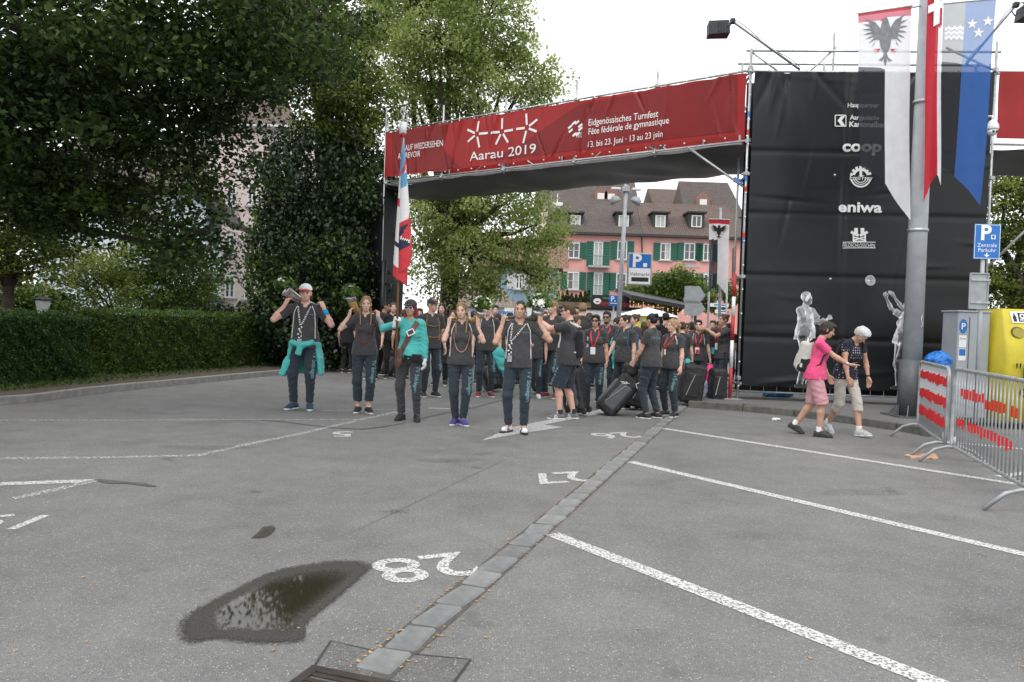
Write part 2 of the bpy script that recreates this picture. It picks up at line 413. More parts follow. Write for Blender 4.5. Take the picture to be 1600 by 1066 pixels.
def body_prims(g, sp, res):
    T = g.T; fem = g.fem; w = g.w; a = 0.88 if fem else 1.0; Rt = g.Rt; rmin = 0.62*res
    aw = a*(0.55+0.45*w); P = []
    # head
    H = lambda x, y, z: g.hc+g.Rh @ np.array((x, y, z), float)
    hs_ = 1.0 if fem else 1.04
    def HE(c, r, k=0.015): P.append(Ell(H(*c), np.array(r)*hs_, g.Rh, k=k))
    HE((0, 0.012, 0.028), (0.074, 0.093, 0.087)); HE((0, -0.022, -0.028), (0.060, 0.070, 0.074), 0.02)
    HE((0, -0.048, -0.080), (0.038, 0.040, 0.034), 0.025)
    for s in (-1, 1):
        HE((s*0.034, -0.056, -0.026), (0.025, 0.026, 0.026)); HE((s*0.0745, 0.010, -0.008), (0.011, 0.020, 0.032), 0.006)
        HE((s*0.031, -0.077, 0.003), (0.014, 0.0125, 0.0105), 0.004)
    P.append(Cone(H(-0.030, -0.080, 0.024), H(0.030, -0.080, 0.024), 0.0125, 0.0125, k=0.012))
    P.append(Cone(H(0, -0.084, 0.004), H(0, -0.107, -0.029), 0.0085, 0.0135, k=0.010))
    HE((0, -0.087, -0.063), (0.023, 0.010, 0.0105), 0.006)
    # neck and trunk
    nr = 0.047 if fem else 0.056
    P.append(Cone(g.neck0, H(0, 0.015, -0.05), nr*1.06, nr, k=0.02))
    for s in (-1, 1): P.append(Cone(T(0, 0.015, 1.485), T(s*0.12, 0.012, 1.425), 0.045, 0.042, k=0.03))
    P.append(Ell(T(0, 0.0, 1.27), (0.145*aw, 0.105*aw, 0.185), Rt, k=0.05)); P.append(Ell(T(0, 0, 1.08), (0.125*w, 0.095*w, 0.15), Rt, k=0.05))
    P.append(Ell(g.pel, (0.155*w, 0.108*w, 0.125), None, k=0.05))
    for i in (0, 1):
        s = (-1, 1)[i]; S, E, Wr = g.sh[i], g.elb[i], g.wr[i]
        P.append(Ell(S, (0.055*aw, 0.055*aw, 0.055*aw), None, k=0.03))
        P.append(Cone(S, S+(E-S)*0.5, 0.050*aw, 0.047*aw, k=0.03)); P.append(Cone(S+(E-S)*0.5, E, 0.046*aw, 0.037*aw, k=0.02))
        m = E+(Wr-E)*0.28; P.append(Cone(E, m, 0.039*aw, 0.041*aw, k=0.02)); P.append(Cone(m, Wr, 0.041*aw, 0.0255*a, k=0.02))
        P += hand_prims(Wr, g.hf[i], g.hn[i], i == 1, g.curl[i], rmin, point=g.pt[i])
        # legs
        h, kx, an = g.hip[i], g.kn[i], g.an[i]
        ls = .80 if sp.get('pants', 'jogger') in ('jogger', 'long') else 1.0
        P.append(Cone(h, kx, 0.080*w*ls, 0.050*ls, k=0.04)); cm = kx+(an-kx)*0.3+g.foot[i][1] @ np.array((0, 0.014, 0))
        P.append(Cone(kx, cm, 0.050*ls, 0.053*ls*(0.5+0.5*w), k=0.03)); P.append(Cone(cm, an, 0.052*ls*(0.5+0.5*w), 0.034, k=0.02))
        P.append(Cone(an, an+g.foot[i][1] @ np.array((0, -0.08, -0.035)), 0.033, 0.03, k=0.03))
    return P
def shirt_prims(g, sp):
    T = g.T; fem = g.fem; w = g.w; Rt = g.Rt; P = []; a = (0.9 if fem else 1.0)*(0.55+0.45*w); e = sp.get('loose', 1.0)
    P.append(Ell(T(0, 0.004, 1.285), (0.172*a, 0.122*a, 0.185), Rt, k=0.06))
    if fem:
        for s in (-1, 1): P.append(Ell(T(s*0.068, -0.078, 1.255), (0.066, 0.055, 0.064), Rt, k=0.05))
        P.append(Ell(T(0, 0, 1.09), (0.142*w*e, 0.105*w*e, 0.19), Rt, k=0.06)); P.append(Ell(g.pel+(0, 0.008, -0.05), (0.196*w, 0.152*w, 0.30), None, k=0.06))
    else:
        P.append(Ell(T(0, -0.012*w, 1.08), (0.162*w*e, 0.125*w*e, 0.20), Rt, k=0.06)); P.append(Ell(g.pel+(0, 0.004, -0.05), (0.190*w, 0.150*w, 0.34), None, k=0.06))
    for i, s in enumerate((-1, 1)):
        P.append(Cone(T(0, 0.012, 1.472), T(s*0.13, 0.008, 1.43), 0.060, 0.055, k=0.03))
        S, E, Wr = g.sh[i], g.elb[i], g.wr[i]
        P.append(Ell(S+Rt @ np.array((-s*0.012, 0, 0)), (0.068*a, 0.068*a, 0.062*a), None, k=0.04))
        if sp.get('sleeve') == 'long':
            P.append(Cone(S, E, 0.066*a, 0.056*a, k=0.03)); P.append(Cone(E, Wr-(Wr-E)*0.02, 0.056*a, 0.043*a, cut=True, k=0.025))
        else:
            q = S+(E-S)*sp.get('slen', 0.64); P.append(Cone(S, q, 0.066*a, 0.066*a, cut=True, k=0.03))
    return P
def build_person(name, sp, loc, yaw, label, group=None):
    g = skeleton(sp); res = sp.get('res', 0.012); cres = sp.get('cres', max(res, 0.010)); s = sp.get('H', 1.75)/1.75
    root = empty('person', loc, R(yaw), label, 'person', group); root.scale = (s, s, s)
    g.root = root; rs = sp.get('seed', abs(hash(label)) % 17 if False else len(label) % 17)
    sk = skin_mat(sp.get('skin', 'fair'))
    V, Q = sdf_mesh(body_prims(g, sp, res), res, 0.02)
    me = mesh_np('body', V, quads=Q); g.body = link('body', me, [sk, M_('lips', (0.36, 0.13, 0.11), 0.45), hair_mat(sp.get('hairc', 'brown')) if sp.get('hairc') != 'grey' else hair_mat('grey'),
                                                   M_('eye_dark', (0.045, 0.035, 0.03), 0.25)], root, True)
    me.polygons.foreach_set('material_index', face_index(g, V, Q, 0))
    g.bvh = {}
    def part(nm, prims, mat, parent=root, **kw):
        rr = kw.pop('res', cres); v, q = sdf_mesh(prims, rr, kw.pop('k', 0.03), **kw); o = link(nm, mesh_np(nm, v, quads=q), mat, parent, True)
        g.bvh[nm] = BVHTree.FromPolygons([Vector(x) for x in v.tolist()], q.tolist()); return o
    g.part = part
    # shirt
    T = g.T; Rt = g.Rt; hem = sp.get('hem', 0.865)
    nk = [Cone(T(0, 0.008, 1.475), T(0, -0.045, 1.60), 0.058 if not g.fem else 0.052, 0.085)]
    if sp.get('neck') == 'scoop': nk.append(Ell(T(0, -0.09, 1.47), (0.07, 0.06, 0.06), Rt))
    elif sp.get('neck', 'polo') == 'polo': nk.append(Cone(T(0, -0.075, 1.46), T(0, -0.125, 1.40), 0.030, 0.006))
    wa = sp.get('wr', 0.0035)
    def sn(P): return wrink(P, wa, 13, rs, (1.6, 1.2, 0.8))+ridge(P, wa*2.1, 15, rs+1, (1.3, 1, 0.9))
    SP = shirt_prims(g, sp)
    if sp.get('neck', 'polo') == 'polo' or sp.get('sleeve') == 'long':
        for i in range(10):
            a0, a1 = [2*math.pi*(i+j)/10 for j in (0, 1)]
            if i in (7,): continue
            c = lambda a: T(0.064*math.cos(a), 0.006+0.060*math.sin(a), 1.487+0.014*math.sin(a))
            SP.append(Cone(c(a0), c(a1), 0.013, 0.013, k=0.010))
    g.shirt = part('shirt' if sp.get('sleeve') != 'long' else 'jacket', SP, sp['shirt'], k=0.04, cuts=[((0, 0, hem), (0, 0, -1))] if not sp.get('hemcut') else sp['hemcut'], sub=nk, noise=sn)
    # trousers
    kind = sp.get('pants', 'jogger'); w = g.w; PP = [Ell(g.pel+(0, 0, -0.01), (0.172*w, 0.124*w, 0.15), None, k=0.05)]
    for i in (0, 1):
        h, kx, an = g.hip[i], g.kn[i], g.an[i]; hb = h+(0, 0.03, 0.0)
        PP.append(Ell(h+(0, 0.035, 0.0), (0.088*w, 0.098*w, 0.10), None, k=0.04))
        if kind == 'shorts':
            q = kx+(an-kx)*0.03; PP.append(Cone(h, q, 0.100*w, 0.090*w, cut=True, k=0.03))
        elif kind == 'capri':
            q = kx+(an-kx)*sp.get('caplen', 0.28); PP.append(Cone(h, kx, 0.094*w, 0.072, k=0.03)); PP.append(Cone(kx, q, 0.072, 0.072, cut=True, k=0.03))
        else:
            PP.append(Cone(h, kx, 0.093*w, 0.070*(0.6+0.4*w), k=0.03)); q = kx+(an-kx)*0.86
            PP.append(Cone(kx, q, 0.070*(0.6+0.4*w), 0.056, k=0.03))
            if kind == 'jogger': PP.append(Cone(q, q+(an-kx)*0.10, 0.050, 0.047, cut=True, k=0.012))
            else: PP.append(Cone(q, an+(an-q)*0.2, 0.060, 0.064, cut=True, k=0.012))
    pw = sp.get('pwr', 0.0042)
    g.pants = part('trousers' if kind in ('jogger', 'long') else 'shorts', PP, sp['trousers'], cuts=[((0, 0, g.pel[2]-0.01), (0, 0, 1))],
                   noise=lambda P: wrink(P, pw, 13, rs+2, (1, 1, 1.6))+ridge(P, pw*1.9, 14, rs+3, (1, 1, 1.9)))
    # shoes
    for i in (0, 1):
        an, Rf = g.foot[i]; F = lambda x, y, z: an+Rf @ np.array((x, y, z-0.085), float)
        up = [Cone(F(0, 0.035, 0.06), F(0, -0.02, 0.062), 0.040, 0.044, k=0.03), Cone(F(0, 0.045, 0.035), F(0, -0.10, 0.030), 0.040, 0.043, k=0.03),
              Cone(F(0, -0.10, 0.030), F(0, -0.155, 0.028), 0.042, 0.032, k=0.02), Cone(F(0, 0.0, 0.07), F(0, -0.08, 0.055), 0.038, 0.030, k=0.03)]
        fl = F(0, 0, 0.016); ups = Rf @ np.array((0, 0, 1.0))
        if sp.get('slides'):
            sock = part('sock', [Cone(F(0, 0.03, 0.05), F(0, -0.12, 0.042), 0.036, 0.034), Cone(F(0, 0.0, 0.14), F(0, 0.01, 0.05), 0.042, 0.038)], M_('white_cotton', (0.7, 0.7, 0.7), 0.9), cuts=[(fl+ups*0.006, -ups)])
            sh = part('shoe', [Cone(F(0, -0.04, 0.045), F(0, -0.10, 0.040), 0.046, 0.045)], sp['shoe'], cuts=[(F(0, -0.03, 0), Rf @ np.array((0, 1.0, 0))), (F(0, -0.115, 0), Rf @ np.array((0, -1.0, 0))), (fl, -ups)])
        else:
            sh = part('shoe', up, sp['shoe'], cuts=[(fl, -ups), (F(0, 0.0, 0.098), ups)], res=min(cres, 0.012))
        so_ = part('sole', [Cone(F(0, 0.047, 0.016), F(0, -0.06, 0.016), 0.044, 0.046, k=0.02), Cone(F(0, -0.06, 0.016), F(0, -0.158, 0.018), 0.047, 0.037, k=0.02)], sp.get('sole', M_('sole_white', (0.62, 0.62, 0.60), 0.7)), sh,
                   cuts=[(F(0, 0, 0.027), ups), (F(0, 0, 0.0), -ups)], res=min(cres, 0.012))
        if sp.get('sock') and not sp.get('slides'):
            part('sock', [Cone(F(0, 0.005, 0.165), F(0, 0.01, 0.075), 0.044, 0.046)], sp['sock'], cuts=[(F(0, 0, 0.155), ups)])
        if sp.get('laces') and not sp.get('slides'):
            mb = MB()
            for j in range(4):
                y = -0.03-0.024*j; z = 0.106-0.013*j
                mb.tube([F(-0.028, y, z-0.012), F(0, y-0.004, z+0.003), F(0.028, y, z-0.012)], 0.0055, 5)
            mb.build('laces', sp['laces'], sh)
    # hair and headwear
    H = lambda x, y, z: g.hc+g.Rh @ np.array((x, y, z), float); g.H = H
    st = sp.get('hair', 'short'); hm = hair_mat(sp.get('hairc', 'brown'))
    if st != 'none':
        th = {'buzz': 0.005, 'bun': .007, 'braids': .008, 'short': .009}.get(st, 0.011)
        HP = [Ell(H(0, 0.014, 0.030), (0.074+th, 0.093+th, 0.087+th), g.Rh)]
        sub = [Ell(H(0, -0.104, -0.030), (0.069, 0.080, 0.112), g.Rh)]; cuts = []
        dn = lambda a: [(H(0, 0.06, a), g.Rh @ np.array((0, -0.45, -1.0)))]
        def cone(a, b, ra, rb, k=0.02): HP.append(Cone(H(*a), H(*b), ra, rb, k=k))
        if st in ('buzz', 'short', 'cropped'):
            cuts = dn(-0.085); sub += [Ell(H(q*0.080, 0.004, -0.012), (0.02, 0.022, 0.034), g.Rh) for q in (-1, 1)]
            if st == 'short': HP.append(Ell(H(0, -0.035, 0.095), (0.062, 0.055, 0.030), g.Rh))
            if st == 'cropped':
                HP += [Ell(H(0, -0.02, 0.075), (0.082, 0.088, 0.055), g.Rh), Ell(H(0, 0.07, 0.0), (0.075, 0.05, 0.08), g.Rh)]
        elif st == 'bun':
            cuts = dn(-0.075); HP.append(Ell(H(0, 0.105, 0.088), (0.038, 0.034, 0.036), g.Rh, k=0.010))
        elif st == 'ponytail':
            cuts = dn(-0.10) if False else []; cone((0, 0.10, 0.04), (0, 0.15, 0.01), 0.03, 0.03); cone((0, 0.15, 0.01), (0, 0.145, -0.17), 0.032, 0.014)
            sub.append(Ell(H(0, -0.03, -0.12), (0.09, 0.10, 0.09), g.Rh))
        elif st == 'long':
            for q in (-1, 1):
                cone((q*0.068, 0.02, 0.0), (q*0.078, 0.025, -0.12), 0.03, 0.03); cone((q*0.078, 0.025, -0.12), (q*0.085, -0.01, -0.21), 0.03, 0.016)
            cone((0, 0.07, 0.0), (0, 0.075, -0.18), 0.06, 0.05, 0.04)
        elif st == 'braids':
            cuts = dn(-0.09)
            for q in (-1, 1):
                pts = [(q*0.055, 0.055, -0.04), (q*0.070, 0.045, -0.075), (q*0.080, 0.015, -0.115), (q*0.082, -0.025, -0.150), (q*0.080, -0.060, -0.185), (q*0.078, -0.082, -0.225), (q*0.076, -0.095, -0.265), (q*0.074, -0.102, -0.30)]
                part('braid', [Ell(H(*p), (0.021-0.0012*j, 0.021-0.0012*j, 0.026), g.Rh, k=0.006) for j, p in enumerate(pts)], hm, res=0.009, k=0.006)
                HP.append(Cone(H(q*0.035, -0.045, 0.105), H(q*0.06, 0.07, 0.0), 0.016, 0.02, k=0.006))
        elif st == 'bob':
            HP += [Ell(H(0, 0.03, -0.02), (0.088, 0.085, 0.085), g.Rh), Ell(H(0, -0.05, 0.085), (0.07, 0.055, 0.035), g.Rh)]
            cuts = dn(-0.115); sub += [Ell(H(q*0.085, -0.01, -0.02), (0.02, 0.02, 0.03), g.Rh) for q in (-1, 1)]
        part('hair', HP, hm, res=min(cres, 0.011), k=0.02, cuts=cuts, sub=sub, noise=lambda P: wrink(P @ g.Rh.astype(np.float32), 0.004, 60, 4, (1.6, 0.35, 0.7))+wrink(P @ g.Rh.astype(np.float32), 0.005, 22, 6))
    return g
def skin_tube(g, path, r, name, mat, bvh_names=('shirt',), off=0.006, parent=None, n=6, step=0.02, closed=False):
    """a cord laid on the clothes: points (x,z) given in the figure's own frame, dropped onto the front"""
    pts = []
    for a, b in zip(path[:-1], path[1:]):
        L = max(2, int(math.dist(a, b)/step))
        for i in range(L): pts.append([a[k]+(b[k]-a[k])*i/L for k in range(len(a))])
    pts.append(list(path[-1])); P3 = []
    for p in pts:
        y = front_y(g, p[0], p[1], bvh_names)
        if y is None: y = p[2] if len(p) > 2 else -0.05
        P3.append((p[0], y-off, p[1]))
    for _ in range(2): P3 = [P3[0]]+[(P3[i][0], min(P3[i][1], (P3[i-1][1]+P3[i+1][1])/2), P3[i][2]) for i in range(1, len(P3)-1)]+[P3[-1]]
    return MB().tube(P3, r, n).build(name, mat, parent or g.root, True), P3
def front_y(g, x, z, names, back=False):
    best = None
    for nm in names:
        if nm not in g.bvh: continue
        h = g.bvh[nm].ray_cast(Vector((x, 1.0 if back else -1.0, z)), Vector((0, -1 if back else 1, 0)))
        if h[0] is not None:
            y = h[0].y
            if best is None or (y > best if back else y < best): best = y
    return best
def lettering(g, s, size, x, z, ang, mat, names, name='lettering', off=0.004, bold=0.0, back=False):
    geo = subdiv_geo(text_geo(s, size, 'LEFT', bold), 0.03); ca, sa = math.cos(R(ang)), math.sin(R(ang)); vs = []
    for u, v in geo[0]:
        if back: u = -u
        X, Z = x+u*ca-v*sa, z+u*sa+v*ca; y = front_y(g, X, Z, names, back)
        vs.append((X, (y if y is not None else -0.05)-(-off if back else off), Z))
    o = link(name, mesh_np(name, vs, geo[1]), mat, g.root); return o
# ------------------------------------------------------------------ ground
random.seed(3); RNG = np.random.RandomState(11)
def asphalt_mat(name, base, stain=0.5):
    ma, n, b = new_mat(name); L = n.links
    tc = n.nodes.new('ShaderNodeTexCoord'); V = tc.outputs['Object']
    def noise(sc, det=4, rough=0.55):
        q = n.nodes.new('ShaderNodeTexNoise'); q.inputs['Scale'].default_value = sc; q.inputs['Detail'].default_value = det; q.inputs['Roughness'].default_value = rough
        L.new(V, q.inputs['Vector']); return q.outputs['Fac']
    def ramp(src, a, b_, ca, cb):
        r = n.nodes.new('ShaderNodeValToRGB'); r.color_ramp.elements[0].position = a; r.color_ramp.elements[1].position = b_
        r.color_ramp.elements[0].color = (*ca, 1); r.color_ramp.elements[1].color = (*cb, 1); L.new(src, r.inputs[0]); return r.outputs[0]
    def mul(x, y, f=1.0):
        q = n.nodes.new('ShaderNodeMixRGB'); q.blend_type = 'MULTIPLY'; q.inputs[0].default_value = f; L.new(x, q.inputs[1]); L.new(y, q.inputs[2]); return q.outputs[0]
    big = ramp(noise(0.35, 5), 0.3, 0.7, [c*0.84 for c in base], [c*1.12 for c in base])
    mid = ramp(noise(3.0, 6, 0.65), 0.3, 0.72, (0.86,)*3, (1.1,)*3)
    fine = ramp(noise(170, 3, 0.7), 0.34, 0.66, (0.50,)*3, (1.5,)*3)
    vor = n.nodes.new('ShaderNodeTexVoronoi'); vor.inputs['Scale'].default_value = 72; L.new(V, vor.inputs['Vector'])
    chip = n.nodes.new('ShaderNodeSeparateColor'); L.new(vor.outputs['Color'], chip.inputs[0])
    chipm = ramp(chip.outputs[0], 0.72, 0.86, (0,)*3, (1,)*3)
    chipd = ramp(vor.outputs['Distance'], 0.15, 0.33, (1,)*3, (0,)*3)
    cm = mul(chipm, chipd)
    stain = ramp(noise(0.9, 5, 0.6), 0.30, 0.46, (0.80,)*3, (1.0,)*3); blot = ramp(noise(2.3, 2, 0.5), 0.24, 0.31, (0.68,)*3, (1.0,)*3); gr = ramp(noise(38, 4, 0.7), 0.3, 0.7, (0.78,)*3, (1.2,)*3)
    col = mul(mul(mul(mul(mul(big, mid), fine), stain), blot), gr)
    mixc = n.nodes.new('ShaderNodeMixRGB'); L.new(cm, mixc.inputs[0]); L.new(col, mixc.inputs[1]); mixc.inputs[2].default_value = (0.44, 0.435, 0.42, 1)
    L.new(mixc.outputs[0], b.inputs['Base Color']); b.inputs['Roughness'].default_value = 0.88; b.inputs['Specular IOR Level'].default_value = 0.3
    bp = n.nodes.new('ShaderNodeBump'); bp.inputs['Strength'].default_value = 0.5; bp.inputs['Distance'].default_value = 0.006
    L.new(noise(140, 3, 0.7), bp.inputs['Height']); L.new(bp.outputs[0], b.inputs['Normal'])
    MATS[name] = ma; return ma
ASPH = asphalt_mat('asphalt', (0.174, 0.172, 0.167)); PAVE = asphalt_mat('pavement_asphalt', (0.16, 0.157, 0.152)); PATCH = asphalt_mat('patch_asphalt', (0.14, 0.137, 0.132))
def worn_paint(name, lo, hi, scale=26, col=(0.68, 0.68, 0.66)):
    ma, n, b = new_mat(name); L = n.links; tc = n.nodes.new('ShaderNodeTexCoord')
    no = n.nodes.new('ShaderNodeTexNoise'); no.inputs['Scale'].default_value = scale; no.inputs['Detail'].default_value = 6; no.inputs['Roughness'].default_value = 0.7
    L.new(tc.outputs['Object'], no.inputs['Vector'])
    rp = n.nodes.new('ShaderNodeValToRGB'); rp.color_ramp.elements[0].position = lo; rp.color_ramp.elements[1].position = hi; L.new(no.outputs['Fac'], rp.inputs[0])
    b.inputs['Base Color'].default_value = (*col, 1); b.inputs['Roughness'].default_value = 0.7
    tr = n.nodes.new('ShaderNodeBsdfTransparent'); mix = n.nodes.new('ShaderNodeMixShader')
    L.new(rp.outputs[0], mix.inputs[0]); L.new(tr.outputs[0], mix.inputs[1]); L.new(b.outputs[0], mix.inputs[2])
    L.new(mix.outputs[0], n.nodes['Material Output'].inputs['Surface']); MATS[name] = ma; return ma
PAINT = worn_paint('worn_white_paint', 0.41, 0.52, 60, (0.60, 0.60, 0.58)); PAINTF = worn_paint('faded_white_paint', 0.48, 0.60, 40); PAINTA = worn_paint('arrow_paint', 0.30, 0.5, 30, (0.45, 0.45, 0.44))
g_ = MB(); g_.add([(-400, -30, 0), (400, -30, 0), (400, 700, 0), (-400, 700, 0)], [(0, 1, 2, 3)])
GROUND = tag(g_.build('parking_lot', ASPH), kind='structure')
ZP = 0.004
def ribbon(pix, wid, mat, name='painted_line', z=ZP, parent=GROUND):
    P = [G(x, y) for x, y in pix]; mb = MB(); vs = []; fs = []
    for i, p in enumerate(P):
        t = (P[min(i+1, len(P)-1)]-P[max(i-1, 0)]).normalized(); nn = Vector((-t.y, t.x, 0)); ww = wid[i] if isinstance(wid, (list, tuple)) else wid
        vs += [Vector((p.x, p.y, z))-nn*ww/2, Vector((p.x, p.y, z))+nn*ww/2]
    for i in range(len(P)-1): fs.append((2*i, 2*i+2, 2*i+3, 2*i+1))
    return mb.add(vs, fs).build(name, mat, parent)
def poly_ground(pix, mat, name, z=ZP, parent=GROUND):
    P = [G(x, y) for x, y in pix]; mb = MB(); mb.add([(p.x, p.y, z) for p in P], [tuple(range(len(P)))]); return mb.build(name, mat, parent)
# parking bay lines right of the gutter
for a, b_ in (((863, 835), (1480, 1075)), ((985, 722), (1640, 876)), ((1037, 670), (1640, 765)), ((1560, 745), (1640, 735)), ((1470, 690), (1640, 706))):
    ribbon([a, b_], 0.12 if a[0] < 1500 else 0.10, PAINT)
ribbon([(0, 717), (180, 715), (310, 712), (400, 692), (470, 678), (560, 657), (620, 644)], 0.10, PAINTF)
ribbon([(0, 757), (80, 754), (145, 752)], 0.13, PAINT); ribbon([(20, 780), (90, 765), (150, 751)], 0.09, PAINTF)
ribbon([(0, 657), (210, 657), (400, 656), (560, 656)], 0.07, PAINTF); ribbon([(670, 638), (703, 639)], 0.09, PAINT)
ribbon([(500, 642), (640, 640)], 0.05, PAINTF)
# tar seams and cracks
TAR = M_('tar_seal', (0.035, 0.034, 0.033), 0.6, 0.2, 20)
TARL = M_('crack_dirt', (0.085, 0.083, 0.080), 0.9, 0.2, 20)
ribbon([(150, 750), (175, 754), (200, 755), (220, 757), (243, 761)], [0.05, 0.12, 0.06, 0.09, 0.03], TARL, 'tar_seam', 0.0045)
ribbon([(405, 657), (440, 659), (470, 663), (520, 669), (565, 671), (600, 667), (635, 661)], [0.03, 0.05, 0.04, 0.04, 0.07, 0.05, 0.02], TARL, 'tar_seam', 0.0045)
ribbon([(655, 655), (700, 645), (745, 636), (790, 624)], 0.035, TARL, 'tar_seam', 0.0045)
ribbon([(790, 718), (740, 742), (690, 766), (630, 795), (560, 828), (500, 850)], [0.003, 0.006, 0.003, 0.005, 0.003, 0.002], TARL, 'crack', 0.0045)
# bay numbers painted on the tarmac, read from the far side
def ground_text(s, cx, cy, size, mat, adir):
    if isinstance(adir, tuple): d_ = G(*adir[0])-G(*adir[1]); adir = math.atan2(d_.y, d_.x)
    c = G(cx, cy); geo = text_geo(s, size, 'CENTER', 0.012*size); u = Vector((math.cos(adir), math.sin(adir), 0)); v = Vector((-u.y, u.x, 0))
    o = MB(); flat_on(o, geo, lambda x, y: c+u*x+v*(y-size*0.36)+Vector((0, 0, ZP))); return o.build('bay_number', mat, GROUND)
_sd = (G(1060, 640)-G(600, 1035)); GA = math.atan2(_sd.y, _sd.x)
BAY = math.atan2((G(1470, 1066)-G(865, 835)).y, (G(1470, 1066)-G(865, 835)).x)
for s, x, y, q, d in (('28', 667, 888, 0.62, ((637, 891), (700, 884))), ('27', 877, 747, 0.66, ((858, 748), (893, 746))), ('26', 963, 681, 0.66, ((950, 681), (980, 680)))):
    ground_text(s, x, y, q, PAINT, d)
ground_text('5', 535, 679, 0.62, PAINT, ((520, 679), (550, 679))); ground_text('19', 14, 816, 0.52, PAINT, math.pi)
# direction arrow
poly_ground([(752, 689), (800, 668), (985, 631), (1010, 633), (850, 664), (880, 668), (800, 680)], PAINTA, 'direction_arrow')
poly_ground([(800, 667), (838, 640), (800, 645), (776, 668)], PAINTA, 'direction_arrow', z=0.0052) if False else None
# gutter of stone setts
gut = tag(bpy.data.objects.new('gutter', None), kind='structure'); COL.objects.link(gut)
STONE = [M_('sett_grey_%d' % i, c, 0.85, 0.18, 14, 0.4, 60) for i, c in enumerate([(0.185, 0.19, 0.185), (0.145, 0.15, 0.146), (0.205, 0.207, 0.2), (0.165, 0.172, 0.168)])]
JOINT = M_('gutter_dirt', (0.085, 0.078, 0.068), 0.95, 0.3, 20, 0.4, 50)
p0, p1 = G(572, 1060), G(1068, 634); gd = (p1-p0); GL = gd.length; gd.normalize(); gn = Vector((-gd.y, gd.x, 0))
mbj = MB(); mbj.add([p0-gn*0.095+Vector((0, 0, .003)), p0+gn*0.095+Vector((0, 0, .003)), p1+gn*0.095+Vector((0, 0, .003)), p1-gn*0.095+Vector((0, 0, .003))], [(3, 2, 1, 0)])
mbj.build('joint_bed', JOINT, gut)
stone_me = []
for k in range(6):
    bm = bmesh.new(); rr = random.Random(k); bmesh.ops.create_cube(bm, size=1.0)
    for v in bm.verts: v.co = Vector((v.co.x*0.215+rr.uniform(-.012, .012), v.co.y*0.15+rr.uniform(-.011, .011), v.co.z*0.06))
    bmesh.ops.bevel(bm, geom=list(bm.edges), offset=0.010, segments=1, affect='EDGES')
    me = bpy.data.meshes.new('sett'); bm.to_mesh(me); bm.free(); me.materials.append(STONE[k % 4]); stone_me.append(me)
s_ = 0.05
while s_ < GL:
    L = random.uniform(0.20, 0.29); c = p0+gd*(s_+L/2); o = bpy.data.objects.new('sett', random.choice(stone_me)); COL.objects.link(o)
    o.location = (c.x+random.uniform(-.006, .006), c.y, -0.017+random.uniform(-.002, .004)); o.rotation_euler = (0, 0, GA+random.uniform(-.08, .08)); o.scale = (L/0.228, random.uniform(.95, 1.06), 1); o.parent = gut; s_ += L+0.022
# repaired patches and the drain at the foot of the picture
poly_ground([(470, 1075), (517, 1003), (606, 1024), (560, 1080)], PATCH, 'tarmac_patch', 0.0042); poly_ground([(648, 1024), (735, 1032), (700, 1085), (600, 1080)], PATCH, 'tarmac_patch', 0.0042)
for a in ([(470, 1075), (517, 1003), (600, 1022)], [(648, 1024), (735, 1032), (700, 1080)]): ribbon(a, 0.012, TAR, 'crack', 0.0055)
IRON = M_('cast_iron', (0.045, 0.036, 0.030), 0.7, 0.3, 12, 0.4, 60, metal=0.3)
dr = empty('drain_grate', G(512, 1092), GA, 'rusty cast iron drain grate beside the stone gutter at bottom edge', 'drain'); dr.scale = (.85,)*3
mb = MB()
for x, y, a, b_ in ((0, 0.21, 0.48, 0.05), (0, -0.21, 0.48, 0.05), (0.215, 0, 0.05, 0.37), (-0.215, 0, 0.05, 0.37)): mb.box((x, y, 0.004), (a, b_, 0.02))
mb.build('frame', IRON, dr)
for i in range(7): MB().box((-0.165+0.055*i, 0, 0.003), (0.03, 0.37, 0.016)).build('bar', IRON, dr)
MB().box((0, 0, 0.0018), (0.38, 0.37, 0.003)).build('pit', M_('pit_black', (0.006, 0.006, 0.006), 0.9), dr)
# puddle and wet marks
def wet_mat(name, col, rough):
    ma, n, b = new_mat(name); L = n.links; tc = n.nodes.new('ShaderNodeTexCoord')
    no = n.nodes.new('ShaderNodeTexNoise'); no.inputs['Scale'].default_value = 90; no.inputs['Detail'].default_value = 3; L.new(tc.outputs['Object'], no.inputs['Vector'])
    rp = n.nodes.new('ShaderNodeValToRGB'); rp.color_ramp.elements[0].position = .35; rp.color_ramp.elements[1].position = .72
    rp.color_ramp.elements[0].color = (*[c*.7 for c in col], 1); rp.color_ramp.elements[1].color = (*[c*1.5 for c in col], 1)
    L.new(no.outputs['Fac'], rp.inputs[0]); L.new(rp.outputs[0], b.inputs['Base Color'])
    b.inputs['Roughness'].default_value = rough; b.inputs['Specular IOR Level'].default_value = 0.5; b.inputs['IOR'].default_value = 1.33
    if rough > 0.1:
        bp = n.nodes.new('ShaderNodeBump'); bp.inputs['Strength'].default_value = 0.4; bp.inputs['Distance'].default_value = 0.004; L.new(no.outputs['Fac'], bp.inputs['Height']); L.new(bp.outputs[0], b.inputs['Normal'])
    MATS[name] = ma; return ma
